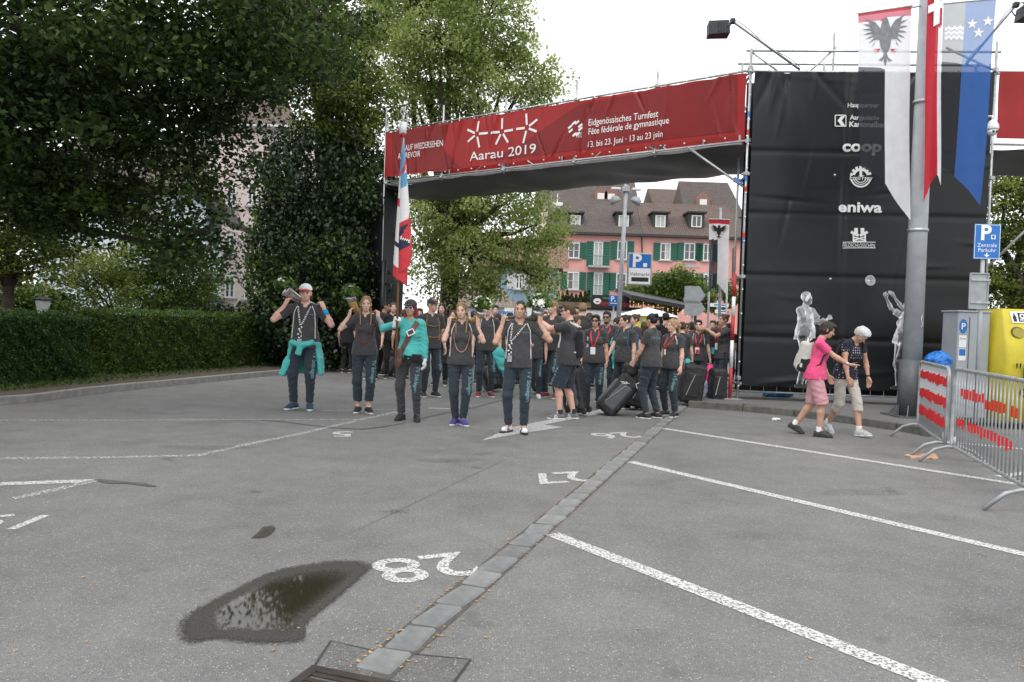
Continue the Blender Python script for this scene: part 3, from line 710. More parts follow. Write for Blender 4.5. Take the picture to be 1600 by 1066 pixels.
def damp_mat(name, water):
    ma, n, b = new_mat(name); L = n.links; tc = n.nodes.new('ShaderNodeTexCoord'); at = n.nodes.new('ShaderNodeAttribute'); at.attribute_name = 'wet'
    def noise(sc, d=3):
        q = n.nodes.new('ShaderNodeTexNoise'); q.inputs['Scale'].default_value = sc; q.inputs['Detail'].default_value = d; L.new(tc.outputs['Object'], q.inputs['Vector']); return q.outputs['Fac']
    def mr(src, a, b_, c, d, smooth=True):
        q = n.nodes.new('ShaderNodeMapRange'); q.interpolation_type = 'SMOOTHSTEP' if smooth else 'LINEAR'; q.inputs[1].default_value = a; q.inputs[2].default_value = b_; q.inputs[3].default_value = c; q.inputs[4].default_value = d; L.new(src, q.inputs[0]); return q.outputs[0]
    n1 = noise(60, 4); ad = n.nodes.new('ShaderNodeMath'); ad.operation = 'MULTIPLY_ADD'; ad.inputs[1].default_value = .34; L.new(n1, ad.inputs[0]); L.new(at.outputs['Fac'], ad.inputs[2]); wv = ad.outputs[0]
    fine = noise(170, 3); rp = n.nodes.new('ShaderNodeValToRGB'); rp.color_ramp.elements[0].position = .32; rp.color_ramp.elements[1].position = .72; rp.color_ramp.elements[0].color = (.018, .017, .014, 1); rp.color_ramp.elements[1].color = (.095, .09, .08, 1); L.new(fine, rp.inputs[0])
    dk = n.nodes.new('ShaderNodeMixRGB'); L.new(mr(wv, .45, .85, 0, 1), dk.inputs[0]); L.new(rp.outputs[0], dk.inputs[1]); dk.inputs[2].default_value = (.026, .023, .014, 1); L.new(dk.outputs[0], b.inputs['Base Color'])
    L.new(mr(wv, .38, .62, .55, .03 if water else .5), b.inputs['Roughness']); b.inputs['IOR'].default_value = 1.33
    bp = n.nodes.new('ShaderNodeBump'); bp.inputs['Distance'].default_value = .004; L.new(mr(wv, .35, .6, .6, 0.0 if water else .5), bp.inputs['Strength']); L.new(fine, bp.inputs['Height']); L.new(bp.outputs[0], b.inputs['Normal'])
    tr = n.nodes.new('ShaderNodeBsdfTransparent'); mx_ = n.nodes.new('ShaderNodeMixShader'); L.new(mr(wv, .14, .34, 0, 1), mx_.inputs[0]); L.new(tr.outputs[0], mx_.inputs[1]); L.new(b.outputs[0], mx_.inputs[2]); L.new(mx_.outputs[0], n.nodes['Material Output'].inputs['Surface']); MATS[name] = ma; return ma
WATER = damp_mat('puddle_water', True); DAMP = damp_mat('damp_stain', False)
def blob(pix, mat, name, z, parent, mid, deep=1.0):
    P = [G(x, y) for x, y in pix]; Q = []; c = G(*mid)
    for i in range(len(P)):
        a, b_, cc, d = P[i-1], P[i], P[(i+1) % len(P)], P[(i+2) % len(P)]
        for k in range(6): t = k/6; Q.append(0.5*((2*b_)+(-a+cc)*t+(2*a-5*b_+4*cc-d)*t*t+(-a+3*b_-3*cc+d)*t**3))
    n = len(Q); V = []; wv = []; NR = 8
    for r in range(NR): f = 1.08*(1-r/NR); V += [c+(q-c)*f for q in Q]; wv += [deep*min(1, r/NR*1.15)]*n
    V.append(c); wv.append(deep); V = [(v.x, v.y, z) for v in V]; F = [(r*n+i, r*n+(i+1) % n, (r+1)*n+(i+1) % n, (r+1)*n+i) for r in range(NR-1) for i in range(n)]+[((NR-1)*n+i, (NR-1)*n+(i+1) % n, NR*n) for i in range(n)]
    me = mesh_np(name, V, F); at = me.attributes.new('wet', 'FLOAT', 'POINT'); at.data.foreach_set('value', wv); return link(name, me, mat, parent)
tag(blob([(287, 985), (300, 1003), (345, 998), (400, 1004), (470, 1000), (478, 975), (520, 940), (560, 905), (574, 888), (545, 879), (480, 884), (420, 898), (370, 922), (325, 945), (295, 965)], WATER, 'puddle', 0.0048, None, (432, 945)), kind='structure')
blob([(394, 841), (405, 842), (418, 839), (429, 830), (427, 823), (412, 824), (404, 832)], DAMP, 'wet_spot', 0.0048, GROUND, (414, 832), .5)
for cx, cy, rx, ry, dp in ((620, 800, 22, 4, .03), (1345, 770, 60, 6, .0), (700, 720, 50, 4, .01), (330, 700, 70, 4, .01)):
    blob([(cx+rx*math.cos(a)*(1+.25*math.sin(3*a+cx)), cy+ry*math.sin(a)*(1+.2*math.cos(2*a))) for a in [i*math.pi/5 for i in range(10)]][::-1], DAMP, 'oil_stain', 0.0044, GROUND, (cx, cy), dp)
# litter of lime blossom along the kerbs
def scatter_mesh(pts, size, name, mat, kind='stuff', label=None, seed=0):
    rs = np.random.RandomState(seed); n = len(pts); P = np.array(pts, np.float32); a = rs.uniform(0, 6.28, n); sz = size*rs.uniform(.5, 1.5, n); asp = rs.uniform(.35, 1, n)
    ux = np.stack([np.cos(a)*sz, np.sin(a)*sz, rs.uniform(-.2, .2, n)*sz], 1); vx = np.stack([-np.sin(a)*sz*asp, np.cos(a)*sz*asp, rs.uniform(-.2, .2, n)*sz], 1)
    V = np.stack([P-ux, P-vx*.8, P+ux, P+vx*.8], 1).reshape(-1, 3); V[:, 2] = np.maximum(V[:, 2], P[:, 2].repeat(4)-0.001)
    o = link(name, mesh_np(name, V, quads=np.arange(4*n).reshape(-1, 4)), mat); return tag(o, label, None, None, kind)
pts = []
for i in range(2600):
    t = random.random(); a = G(-40, 634) if False else None
    x = -30+t*640; yb = 634-x*0.096+abs(random.gauss(0, 1))*12+(2 if random.random() < .7 else random.random()*30)
    if random.random() < math.exp(-((x-260)/260)**2)+0.25: p = G(x, yb); pts.append((p.x, p.y, 0.006))
for i in range(520):
    s = random.random()*GL; p = p0+gd*s+gn*random.choice((-1, 1))*random.gauss(.10, .015); pts.append((p.x, p.y, 0.008))
for i in range(160): p = G(random.uniform(1480, 1640), random.uniform(648, 665)); pts.append((p.x, p.y, .006))
for i in range(70): p = G(random.uniform(0, 1600), random.uniform(640, 1060)); pts.append((p.x, p.y, .006))
LIT = M_('dry_blossom', (0.34, 0.20, 0.09), 0.9, 0.4, 3)
scatter_mesh(pts, 0.010, 'blossom_litter', LIT, label='dry orange brown blossom litter strewn along the kerbs and gutter')
# left kerb and planting strip
KERB = M_('kerb_concrete', (0.22, 0.22, 0.205), 0.9, 0.2, 9, 0.4, 45); SOIL = M_('planting_soil', (0.07, 0.055, 0.035), 1.0, 0.4, 9, 0.6, 30)
kp = [(-160, 652), (-60, 638), (60, 628), (130, 618), (220, 608), (300, 600), (400, 590), (480, 582), (530, 578), (560, 576)]
KL = [G(x, y) for x, y in kp]
def kerb(P, name, side, h=0.12, wid=0.14, gap=0.006, mat=None):
    root = tag(empty(name), kind='structure'); 
    for i in range(len(P)-1):
        a, b_ = P[i], P[i+1]; t = (b_-a); L = t.length; t.normalize(); nn = Vector((-t.y, t.x, 0))*side
        k = max(1, round(L/1.1))
        for j in range(k):
            c = a+t*(L*(j+.5)/k)+nn*wid/2; M = Matrix.Rotation(math.atan2(t.y, t.x), 3, 'Z')
            MB().box((c.x, c.y, h/2-0.02+random.uniform(-.003, .003)), (L/k-gap, wid, h+0.04), M, 0.012).build('kerb_stone', mat or KERB, root)
    return root
kerb(KL, 'left_kerb', 1)
mb = MB(); out_ = [Vector((p.x, p.y, 0.085)) for p in KL]; nn = [Vector((-p.y*0, 0, 0)) for p in KL]
far = [Vector((-60, 8, .085)), Vector((-60, 60, .085)), Vector((-6, 60, .085)), Vector((-5.2, 23, .085))]
off = [Vector((p.x-0.09, p.y+0.09, 0.085)) for p in KL]
mb.add(off+[far[3], far[2], far[1], far[0]], [tuple(range(len(off)+4))]); tag(mb.build('planting_strip', SOIL), kind='structure')
# right pavement island
ip = [(1068, 634), (1075, 637), (1160, 643), (1240, 651), (1330, 663), (1400, 673), (1452, 683), (1470, 681), (1482, 674), (1530, 655), (1640, 648)]
IL = [G(x, y) for x, y in ip]
kerb(IL[1:], 'right_kerb', 1, mat=M_('kerb_dark', (0.115, 0.11, 0.098), 0.9, 0.3, 9, 0.5, 40))
off = [Vector((p.x+(0.10 if i < 2 else 0.02), p.y+0.12, 0.118)) for i, p in enumerate(IL[1:])]
mb = MB(); mb.add(off+[Vector((60, off[-1].y+2, .118)), Vector((60, 60, .118)), Vector((9, 60, .118)), Vector((IL[0].x+.5, IL[0].y+6, .118))], [tuple(range(len(off)+4))])
tag(mb.build('pavement', PAVE), kind='structure')
print('ground', time.time()-T0)
# ------------------------------------------------------------------ scaffold arch with printed sheets
STEEL = M_('galvanised_tube', (0.42, 0.43, 0.43), 0.42, 0.2, 12, 0.2, 60, metal=0.75)
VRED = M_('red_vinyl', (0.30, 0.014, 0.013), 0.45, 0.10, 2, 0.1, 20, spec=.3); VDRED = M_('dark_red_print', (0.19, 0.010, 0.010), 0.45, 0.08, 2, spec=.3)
VBLK = M_('black_vinyl', (0.008, 0.0095, 0.011), 0.40, 0.25, 1.5, 0.1, 14, spec=0.32); PWH = M_('white_print', (0.72, 0.72, 0.70), 0.6, 0.04)
PGR = [M_('grey_print_%d' % i, (c, c, c*1.02), 0.5, 0.35, 9, detail=6) for i, c in enumerate((0.035, 0.17, 0.36, 0.68))]
TARP = M_('grey_tarpaulin', (0.05, 0.051, 0.05), 0.45, 0.3, 1.2, 0.15, 10)
RTAPE = M_('red_tape', (0.5, 0.03, 0.02), 0.5); BTAPE = M_('blue_tape', (0.05, 0.18, 0.5), 0.5); NYLON = M_('white_tie', (0.75, 0.75, 0.73), 0.5)
ZPV = 0.118
A_ = G(1152, 624, ZPV); B_ = AT(1531, 640, A_.y-0.35); B_.z = ZPV
UT = Vector((B_.x-A_.x, B_.y-A_.y, 0)); LT = UT.length; UT.normalize(); NT = Vector((-UT.y, UT.x, 0))     # NT points away from camera
def tmap(x, y): p = on_plane(x, y, A_, NT); q = p-A_; return q.dot(UT), p.z
ZT = tmap(1170, 112)[1]; ZB0 = tmap(1170, 603)[1]
ZBM0, ZBM1 = tmap(1158, 211)[1], tmap(1158, 113)[1]
C_ = AT(604, 237, 20.8); C_.z = 0
UB = Vector((C_.x-A_.x, C_.y-A_.y, 0)); LB = UB.length; UB.normalize(); NB = Vector((UB.y, -UB.x, 0))
if NB.y < 0: NB = -NB
DEP = 2.6
def bmap(x, y): p = on_plane(x, y, A_-NB*0.03, NB); q = p-A_; return q.dot(UB), p.z
def folds(u, v, seed, amp, fr=1.0):
    r = random.Random(seed); s = 0
    for i in range(7):
        a, b_, ph, c = r.uniform(-3, 3)*fr, r.uniform(-2.4, 2.4)*fr, r.uniform(0, 6.28), r.uniform(.5, 1)
        s += c*math.sin(a*u+b_*v+ph+1.4*math.sin(0.8*b_*u-0.7*a*v+ph*2))
    return amp*s/3
def crease(u, v, u0, v0, ang, L, wid):
    du, dv = u-u0, v-v0; a = du*math.cos(ang)+dv*math.sin(ang); b_ = -du*math.sin(ang)+dv*math.cos(ang)
    return math.exp(-(b_/wid)**2)*max(0, 1-abs(a/L))**1.0
rr = random.Random(5)
BCR = [(rr.uniform(0.2, LB-.2), rr.choice((ZBM0, ZBM1)), rr.uniform(1.1, 2.1), rr.uniform(.5, 1.1), rr.uniform(.025, .05), rr.choice((-1, 1))*rr.uniform(.02, .05)) for _ in range(38)]
TCR = [(rr.uniform(0, LT), ZT, -rr.uniform(.5, 2.6), rr.uniform(.5, 1.5), rr.uniform(.035, .09), rr.choice((-1, 1))*rr.uniform(.02, .05)) for _ in range(20)] + \
      [(rr.uniform(.3, LT), rr.uniform(ZB0, ZT), rr.choice((0.05, -0.08, .12, 1.4)), rr.uniform(.5, 1.6), rr.uniform(.03, .06), rr.uniform(-.035, .035)) for _ in range(22)]
def bdisp(u, z): return folds(u, z, 1, 0.018, 1.1)+sum(a*crease(u, z, u0, v0, an, L, w_) for u0, v0, an, L, w_, a in BCR)
def tdisp(u, z):
    s = folds(u, z, 2, 0.022, 0.9)+sum(a*crease(u, z, u0, v0, an, L, w_) for u0, v0, an, L, w_, a in TCR)
    for zz in (1.35, 2.55, 3.75, 4.95): s += 0.022*math.exp(-((z-zz)/0.05)**2)
    s += 0.03*math.exp(-((u-LT*.41)/0.06)**2)*(0.3+0.7*abs(math.sin(z*1.3)))
    return s
def bpt(u, z, o=0.0): return A_+UB*u+Vector((0, 0, z-A_.z))-NB*(0.03+o-bdisp(u, z))
def tpt(u, z, o=0.0): return A_+UT*u+Vector((0, 0, z-A_.z))-NT*(0.03+o-tdisp(u, z))
def sheet(fn, u0, u1, z0, z1, nu, nz, name, mat, parent, scallop=0.0, sag=0.0):
    V = []; Q = []
    for i in range(nu+1):
        for j in range(nz+1):
            u = u0+(u1-u0)*i/nu; t = j/nz; z = z0+(z1-z0)*t
            z += scallop*(abs(math.sin(u*math.pi/0.75))-1)*(1 if j == nz else 0)-scallop*(abs(math.sin(u*math.pi/0.75))-1)*(1 if j == 0 else 0)
            V.append(fn(u, z))
    for i in range(nu):
        for j in range(nz): a = i*(nz+1)+j; Q.append((a, a+nz+1, a+nz+2, a+1))
    return link(name, mesh_np(name, V, Q), mat, parent, True)
arch = empty('scaffold_arch', A_, 0, 'scaffolding arch spanning the road with long red and black printed sheets', 'scaffold')
INV = Matrix.Translation(-A_)
def P_(o):
    if o.parent is arch: o.matrix_parent_inverse = INV
    return o
bl = [P_(sheet(bpt, 0.06, LB+.02, ZBM0, ZBM1, 420, 44, 'red_banner', VRED, arch, 0.02))]
tw = P_(sheet(tpt, 0.07, LT-.04, ZB0, ZT, 150, 170, 'black_banner', VBLK, arch, 0.02))
# dark tone shapes printed on the red sheet
def print_poly(pix, mp, pt, mat, name, parent, o=0.008, mx_=0.05):
    geo = subdiv_geo(poly_tri([mp(x, y) for x, y in pix]), mx_); mb = MB(); flat_on(mb, geo, lambda u, z: pt(u, z, o)); return P_(mb.build(name, mat, parent))
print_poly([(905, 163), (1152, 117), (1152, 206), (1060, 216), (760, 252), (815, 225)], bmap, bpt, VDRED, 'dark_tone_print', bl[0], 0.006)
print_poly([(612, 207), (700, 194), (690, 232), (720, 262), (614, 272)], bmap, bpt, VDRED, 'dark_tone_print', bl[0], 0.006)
def ptext(s, mp, pt, x0, y0, x1, y1, capz, mat, parent, name='lettering', o=0.014, bold=0.0, sub=0.05, shear=0.0):
    """text whose baseline runs from photo point 0 to 1 on that sheet"""
    vs, fs = text_geo(s, 1.0, 'LEFT', bold, 1.0, shear); xs = [v[0] for v in vs]; lo, hi = min(xs), max(xs)
    u0, z0 = mp(x0, y0); u1, z1 = mp(x1, y1); sx = (u1-u0)/(hi-lo); sz = capz/0.70
    geo = subdiv_geo(([(u0+(x-lo)*sx, z0+(z1-z0)*(x-lo)/(hi-lo)+y*sz) for x, y in vs], fs), sub)
    mb = MB(); flat_on(mb, geo, lambda u, z: pt(u, z, o)); return P_(mb.build(name, mat, parent))
def hz(mp, x, ya, yb): return abs(mp(x, ya)[1]-mp(x, yb)[1])
B0 = bl[0]
ptext('AUF WIEDERSEHEN', bmap, bpt, 633, 236, 691, 228, hz(bmap, 660, 221, 230.5), PWH, B0)
ptext('AU REVOIR', bmap, bpt, 622, 249, 657, 244.5, hz(bmap, 640, 237, 246), PWH, B0)
ptext('Aarau', bmap, bpt, 734, 252, 786, 245.5, hz(bmap, 760, 235, 249), PWH, B0, bold=0.006); ptext('2019', bmap, bpt, 794, 244.5, 838, 239, hz(bmap, 760, 235, 249), PWH, B0, bold=0.006)
ptext('Eidgenössisches Turnfest', bmap, bpt, 920, 197, 1029, 183, hz(bmap, 960, 182, 192.5), PWH, B0, bold=0.004)
ptext('Fête fédérale de gymnastique', bmap, bpt, 920, 211, 1046, 193, hz(bmap, 960, 196, 206), PWH, B0, bold=0.004)
ptext('13. bis 23. Juni · 13 au 23 juin', bmap, bpt, 920, 231, 1036, 214, hz(bmap, 960, 215.5, 225), PWH, B0, bold=0.002)
def bar_print(a, b_, wd, mp, pt, mat, parent, name, o=0.014):
    (u0, z0), (u1, z1) = mp(*a), mp(*b_); L = math.hypot(u1-u0, z1-z0); nx, nz = -(z1-z0)/L*wd/2, (u1-u0)/L*wd/2
    geo = subdiv_geo(([(u0+nx, z0+nz), (u1+nx, z1+nz), (u1-nx, z1-nz), (u0-nx, z0-nz)], [(0, 1, 2, 3)]), .08)
    mb = MB(); flat_on(mb, geo, lambda u, z: pt(u, z, o)); return P_(mb.build(name, mat, parent))
for cx, cy, arms in ((746, 210, [(749, 190), (763, 208), (750, 231), (731, 222), (731, 203)]), (784.5, 206, [(785, 185), (802, 203), (794, 223), (775, 226), (768, 208)]),
                     (824, 200, [(823, 178), (840, 187), (839, 206), (818, 224), (807, 202)])):
    for ax, ay in arms: bar_print((cx+(ax-cx)*.2, cy+(ay-cy)*.2), (ax, ay), 0.055, bmap, bpt, PWH, B0, 'star_ray')
for k, (dx, dy) in enumerate(((-2, -9), (3, -10), (8, -5), (8, 0), (4, 8), (-1, 9), (-7, 3), (-8, -3))):
    bar_print((899+dx-3, 202+dy+2), (899+dx+3, 202+dy-3), 0.05, bmap, bpt, PWH, B0, 'cross_emblem')
ptext('STV', bmap, bpt, 901, 211, 909, 210, hz(bmap, 905, 206, 210), PWH, B0); ptext('FSG', bmap, bpt, 901, 215.5, 909, 214.5, hz(bmap, 905, 211, 215), PWH, B0)
# --- tower prints
def tt(s, x0, x1, yb, yt, bold=0.0, mat=PWH): return ptext(s, tmap, tpt, x0, yb, x1, yb+(x1-x0)*0.02, hz(tmap, x0, yt, yb), mat, tw, o=0.02, bold=bold)
tt('Hauptpartner', 1324, 1371, 168.5, 161.5, .012); tt('Aargauische', 1327, 1372, 188, 180.5, .012); tt('Kantonalbank', 1326, 1389, 199, 190.5, .02)
tt('coop', 1315, 1376, 236.5, 220, .035); tt('Emil', 1327, 1343, 281.5, 274.5, .004); tt('Frey', 1346, 1362, 281.8, 274.8, .004); tt('eniwa', 1309, 1377, 331, 315, .03); tt('FELDSCHLÖSSCHEN', 1316, 1365, 386.5, 380.5, .0)
for a, b_ in (((1304, 181), (1321, 181)), ((1321, 181), (1321, 198)), ((1321, 198), (1304, 198)), ((1304, 198), (1304, 181))): bar_print(a, b_, .018, tmap, tpt, PWH, tw, 'bank_frame', .02)
print_poly([(1313, 182.5), (1319.5, 182.5), (1314, 189.5), (1319.5, 197), (1313, 197), (1307.5, 189.5)], tmap, tpt, PWH, 'bank_arrow', tw, .02)
def ring(cx, cy, r0_, r1_, a0, a1, name, mat=PWH, n=14):
    def pp(r, a): return (cx+r*math.cos(a), cy-r*math.sin(a))
    V = []; 
    for i in range(n+1): a = R(a0+(a1-a0)*i/n); V += [tmap(*pp(r0_, a)), tmap(*pp(r1_, a))]
    mb = MB(); flat_on(mb, (V, [(2*i, 2*i+1, 2*i+3, 2*i+2) for i in range(n)]), lambda u, z: tpt(u, z, .02)); return P_(mb.build(name, mat, tw))
ring(1344, 277, 9.5, 13.5, 15, 165, 'gear_emblem'); ring(1344, 277, 8, 9.3, 195, 345, 'gear_emblem'); ring(1344, 277, 11, 12.3, 195, 345, 'gear_emblem'); ring(1344, 277, 14, 16.5, 195, 345, 'gear_emblem')
for a in range(20, 165, 24): bar_print((1344+13*math.cos(R(a)), 277-13*math.sin(R(a))), (1344+17*math.cos(R(a)), 277-17*math.sin(R(a))), .05, tmap, tpt, PWH, tw, 'gear_tooth', .02)
bar_print((1344, 277), (1344, 262), .05, tmap, tpt, PWH, tw, 'gear_spoke', .02)
for a, b_, wd in (((1316, 379), (1366, 379), .012), ((1316, 388), (1366, 388), .012), ((1332, 377), (1332, 364), .03), ((1350, 377), (1350, 364), .03), ((1332, 371), (1350, 376), .025), ((1350, 371), (1332, 376), .025),
                  ((1336, 366), (1336, 357), .07), ((1346, 366), (1346, 357), .07), ((1328, 363), (1340, 369), .05), ((1354, 363), (1342, 369), .05), ((1331, 377.5), (1352, 377.5), .02)):
    bar_print(a, b_, wd, tmap, tpt, PWH, tw, 'castle_emblem', .02)
# two gymnasts and a ball printed in grey tones: posed figures flattened onto the sheet
def print_person(sp, px, pf, ph_, yaw):
    g = skeleton(sp); u0_, z0_ = tmap(px, pf); z1_ = tmap(px, ph_)[1]; k = (z1_-z0_)/1.75; Rz = rot('Z', yaw); T = g.T
    hairP = [Ell(g.hc+g.Rh @ np.array((0, .014, .035)), (.086, .106, .10), g.Rh)]; hc_ = [(g.hc+g.Rh @ np.array((0, .0, -.01)), g.Rh @ np.array((0, -.9, -.5)))]
    layers = [(body_prims(g, sp, .012), 0, (1, 2, 3), {}), (shirt_prims(g, sp), 1, (1, 2, 3), dict(cuts=[((0, 0, .88), (0, 0, -1))], noise=lambda P: wrink(P, .006, 14, 2))), 
              ([Ell(g.pel, (.172, .124, .15))]+[Cone(g.hip[i], g.kn[i], .093, .070) for i in (0, 1)]+[Cone(g.kn[i], g.an[i], .070, .056) for i in (0, 1)], 2, (0, 1, 3), dict(noise=lambda P: wrink(P, .006, 14, 5))), (hairP, 3, (1, 2, 3), dict(cuts=hc_)),
              ([Cone(g.foot[i][0]+g.foot[i][1] @ np.array((0, .05, -.05)), g.foot[i][0]+g.foot[i][1] @ np.array((0, -.14, -.05)), .045, .035) for i in (0, 1)], 4, (0, 0, 2), {})]
    for pr, lay, tones, kw in layers:
        V, Q = sdf_mesh(pr, .014, .03, **kw); V = V @ Rz.T.astype(np.float32); e1 = V[Q[:, 2]]-V[Q[:, 0]]; e2 = V[Q[:, 3]]-V[Q[:, 1]]; N = np.cross(e1, e2); N /= np.linalg.norm(N, axis=1)[:, None]+1e-9
        keep = N[:, 1] < -.02; Q = Q[keep]; N = N[keep]; Q = np.asarray(Q); used, inv = np.unique(Q, return_inverse=True); Q2 = inv.reshape(Q.shape); Vk = V[used]
        P3 = [tpt(u0_+float(v[0])*k, z0_+float(v[2])*k, .012+.004*lay-.012*float(v[1])) for v in Vk]; rim = np.abs(N[:, 0])
        mi = np.where(rim > .78, tones[2], np.where((N[:, 2] > .25) | (rim > .5), tones[1], tones[0])); me = mesh_np('gymnast_print', P3, [tuple(q) for q in Q2.tolist()]); link('gymnast_print', me, PGR, tw); me.polygons.foreach_set('material_index', mi.astype(np.int32))
print_person(dict(head=(0, -4, 0), rh=(-.12, -.36, 1.22), rp=(-.5, .5, -1), lh=(.12, -.40, 1.28), lp=(.5, .4, -1), rft=(-.09, .03, 0), lft=(.1, -.05, 0), H=1.75, w=1.2), 1253, 606, 457, 60)
print_person(dict(fem=True, head=(0, -22, 0), lean=-8, rh=(-.14, -.30, 1.74), rp=(-.5, -.5, -1), lh=(.10, -.32, 1.80), lp=(.5, -.5, -1), rft=(-.08, .08, 0), lft=(.1, -.10, 0), H=1.7, w=1.15), 1405, 609, 466, -58)
ring(1358, 438.5, 0.2, 8.3, 0, 360, 'ball_print', PGR[2], 20); ring(1356, 436, 0.1, 4.0, 0, 360, 'ball_print_light', PGR[3], 14)
P_(MB().build('ball_shine', PGR[3], tw)) if False else None
# --- tubes of the tower
def tb(nm, a, b_, r=0.0242, mat=STEEL): return P_(MB().tube([a, b_], r, 8).build(nm, mat, arch, True))
def coupler(p, n=1):
    o = P_(MB().box(p, (0.085, 0.085, 0.075), Matrix.Rotation(0.4, 3, 'Z'), 0.01).build('coupler', STEEL, arch)); return o
Zt = Vector((0, 0, 1)); post_top = {0: tmap(1163, 80)[1], 1: tmap(1305, 46)[1], 2: ZT+0.6}
UM = tmap(1303, 200)[0]; us = [0.0, UM, LT]
DT = .75
for dep in (0, DT):
    for i, u in enumerate(us):
        b0 = A_+UT*u+NT*(dep+(.2 if i == 1 and dep == 0 else 0)); tb('standard', b0, b0+Zt*(post_top[i]-ZPV if dep == 0 else ZT+.3))
        P_(MB().box(b0+Zt*.006, (.16, .16, .012)).build('base_plate', STEEL, arch))
        for zz in (0.42, 2.4, 4.4, ZT-.05):
            if not (i == 1 and dep == 0): coupler(b0+Zt*zz)
    for zz in (0.32, 0.16, 2.4, 4.4, ZT+.02-ZPV, ZT+.42-ZPV):
        tb('ledger', A_+NT*(dep+0.05)+Zt*zz-UT*.08, A_+NT*(dep+.05)+UT*(LT+.1)+Zt*zz, 0.0242 if zz > .2 else .02)
for u in us:
    for zz in (0.3, 2.4, 4.4, ZT-ZPV): tb('transom', A_+UT*(u+.05)+Zt*zz-NT*.02, A_+UT*(u+.05)+NT*(DT+.1)+Zt*zz)
for a, b_ in (((0, ZT+.42), (UM*.45, ZT)), ((UM, ZT+.5), (UM*.62, ZT))): tb('brace', A_+UT*a[0]+NT*.07+Zt*(a[1]-ZPV), A_+UT*b_[0]+NT*.07+Zt*(b_[1]-ZPV-.1), .02)
# short upright pins of the low rail
for i in range(1, 18): P_(MB().tube([A_+UT*(LT*i/18)+NT*.05+Zt*.16, A_+UT*(LT*i/18)+NT*.05+Zt*.36], .006, 5).build('rail_pin', STEEL, arch))
# coloured tape marks on the corner standard
for zz, m_ in ((5.55, BTAPE), (4.3, BTAPE), (4.1, RTAPE), (3.2, RTAPE), (3.1, BTAPE), (5.2, RTAPE)): P_(MB().tube([A_+Zt*(zz-.05), A_+Zt*(zz+.05)], .026, 8).build('tape_mark', m_, arch))
# white ties with balls along the sheets
me_t = MB().lathe([(0.002, -.018), (.015, -.009), (.018, 0), (.015, .009), (.002, .018)], n=6).build('tie', NYLON, arch).data
bpy.data.objects.remove(bpy.data.objects['tie'])
def tie(p): o = bpy.data.objects.new('tie', me_t); COL.objects.link(o); o.parent = arch; o.matrix_parent_inverse = INV; o.location = p
n_ = int(LB/.42)
for i in range(n_+1):
    u = LB*i/n_; tie(bpt(u, ZBM0-.03, .02)); tie(bpt(u, ZBM1+.02, .02))
for i in range(14): tie(tpt(LT*i/13, ZT+.02, .02)); tie(tpt(0.0, ZB0+(ZT-ZB0)*i/13, .03))
# --- beam trusses
zb, zt_ = ZBM0-0.10, ZBM1+0.05
for dep in (0.03, DEP):
    o_ = NB*dep
    for zz in (zb, zt_, ZBM0+.55): tb('ledger', A_+o_+Zt*(zz-ZPV), A_+o_+UB*(LB+.5)+Zt*(zz-ZPV))
    for i in range(0, 6):
        p = A_+o_+UB*(LB*i/5); tb('standard', p+Zt*(zb-.12-ZPV), p+Zt*(zt_+(.42 if i % 2 == 0 else .3)-ZPV)); coupler(p+Zt*(zb-ZPV)); coupler(p+Zt*(zt_-ZPV))
    for i in range(5):
        a, b_ = (zb, zt_) if i % 2 else (zt_, zb); tb('brace', A_+o_+NB*.05+UB*(LB*i/5)+Zt*(a-ZPV), A_+o_+NB*.05+UB*(LB*(i+1)/5)+Zt*(b_-ZPV), .02)
for i in range(6): tb('transom', A_+UB*(LB*i/5)+Zt*(zb-.05-ZPV)-NB*.05, A_+UB*(LB*i/5)+NB*(DEP+.1)+Zt*(zb-.05-ZPV))
tb('brace', A_+NT*.04+UB*0.02+Zt*(tmap(1152, 292)[1]-ZPV), bpt(bmap(1073, 232)[0], ZBM0-.1, -.03))
P_(MB().tube([A_+NT*.04+Zt*(tmap(1152, 290)[1]-ZPV+.03)+UB*.06, A_+NT*.04+Zt*(tmap(1152, 290)[1]-ZPV+.18)+UB*.22], .027, 8).build('tape_mark', BTAPE, arch))
def under(u, w_): return A_+UB*u+NB*w_+Zt*(zb-.08-ZPV-0.22*math.sin(math.pi*w_/DEP)*(0.6+.4*math.sin(u*1.5))+folds(u, w_, 9, .05, 1.6))
V = []; Q = []; nu, nw = 110, 26
for i in range(nu+1):
    for j in range(nw+1): V.append(under(-.0+LB*1.03*i/nu, .05+(DEP-.05)*j/nw))
for i in range(nu):
    for j in range(nw): a = i*(nw+1)+j; Q.append((a, a+1, a+nw+2, a+nw+1))
P_(link('ceiling_tarpaulin', mesh_np('ceiling_tarpaulin', V, Q), TARP, arch, True))
WSTRIP = M_('white_plank', (0.6, 0.6, 0.6), 0.6)
P_(MB().tube([A_+NB*.25+UB*.2+Zt*(zb-.02-ZPV), A_+NB*.25+UB*LB+Zt*(zb-.02-ZPV)], .06, 6).build('white_tube', WSTRIP, arch))
# back sheet of the beam (its far side)
P_(MB().add([A_+UB*.1+NB*(DEP+.04)+Zt*(ZBM0-ZPV), A_+UB*LB+NB*(DEP+.04)+Zt*(ZBM0-ZPV), A_+UB*LB+NB*(DEP+.04)+Zt*(ZBM1-ZPV), A_+UB*.1+NB*(DEP+.04)+Zt*(ZBM1-ZPV)], [(0, 1, 2, 3)]).build('rear_banner', VRED, arch))
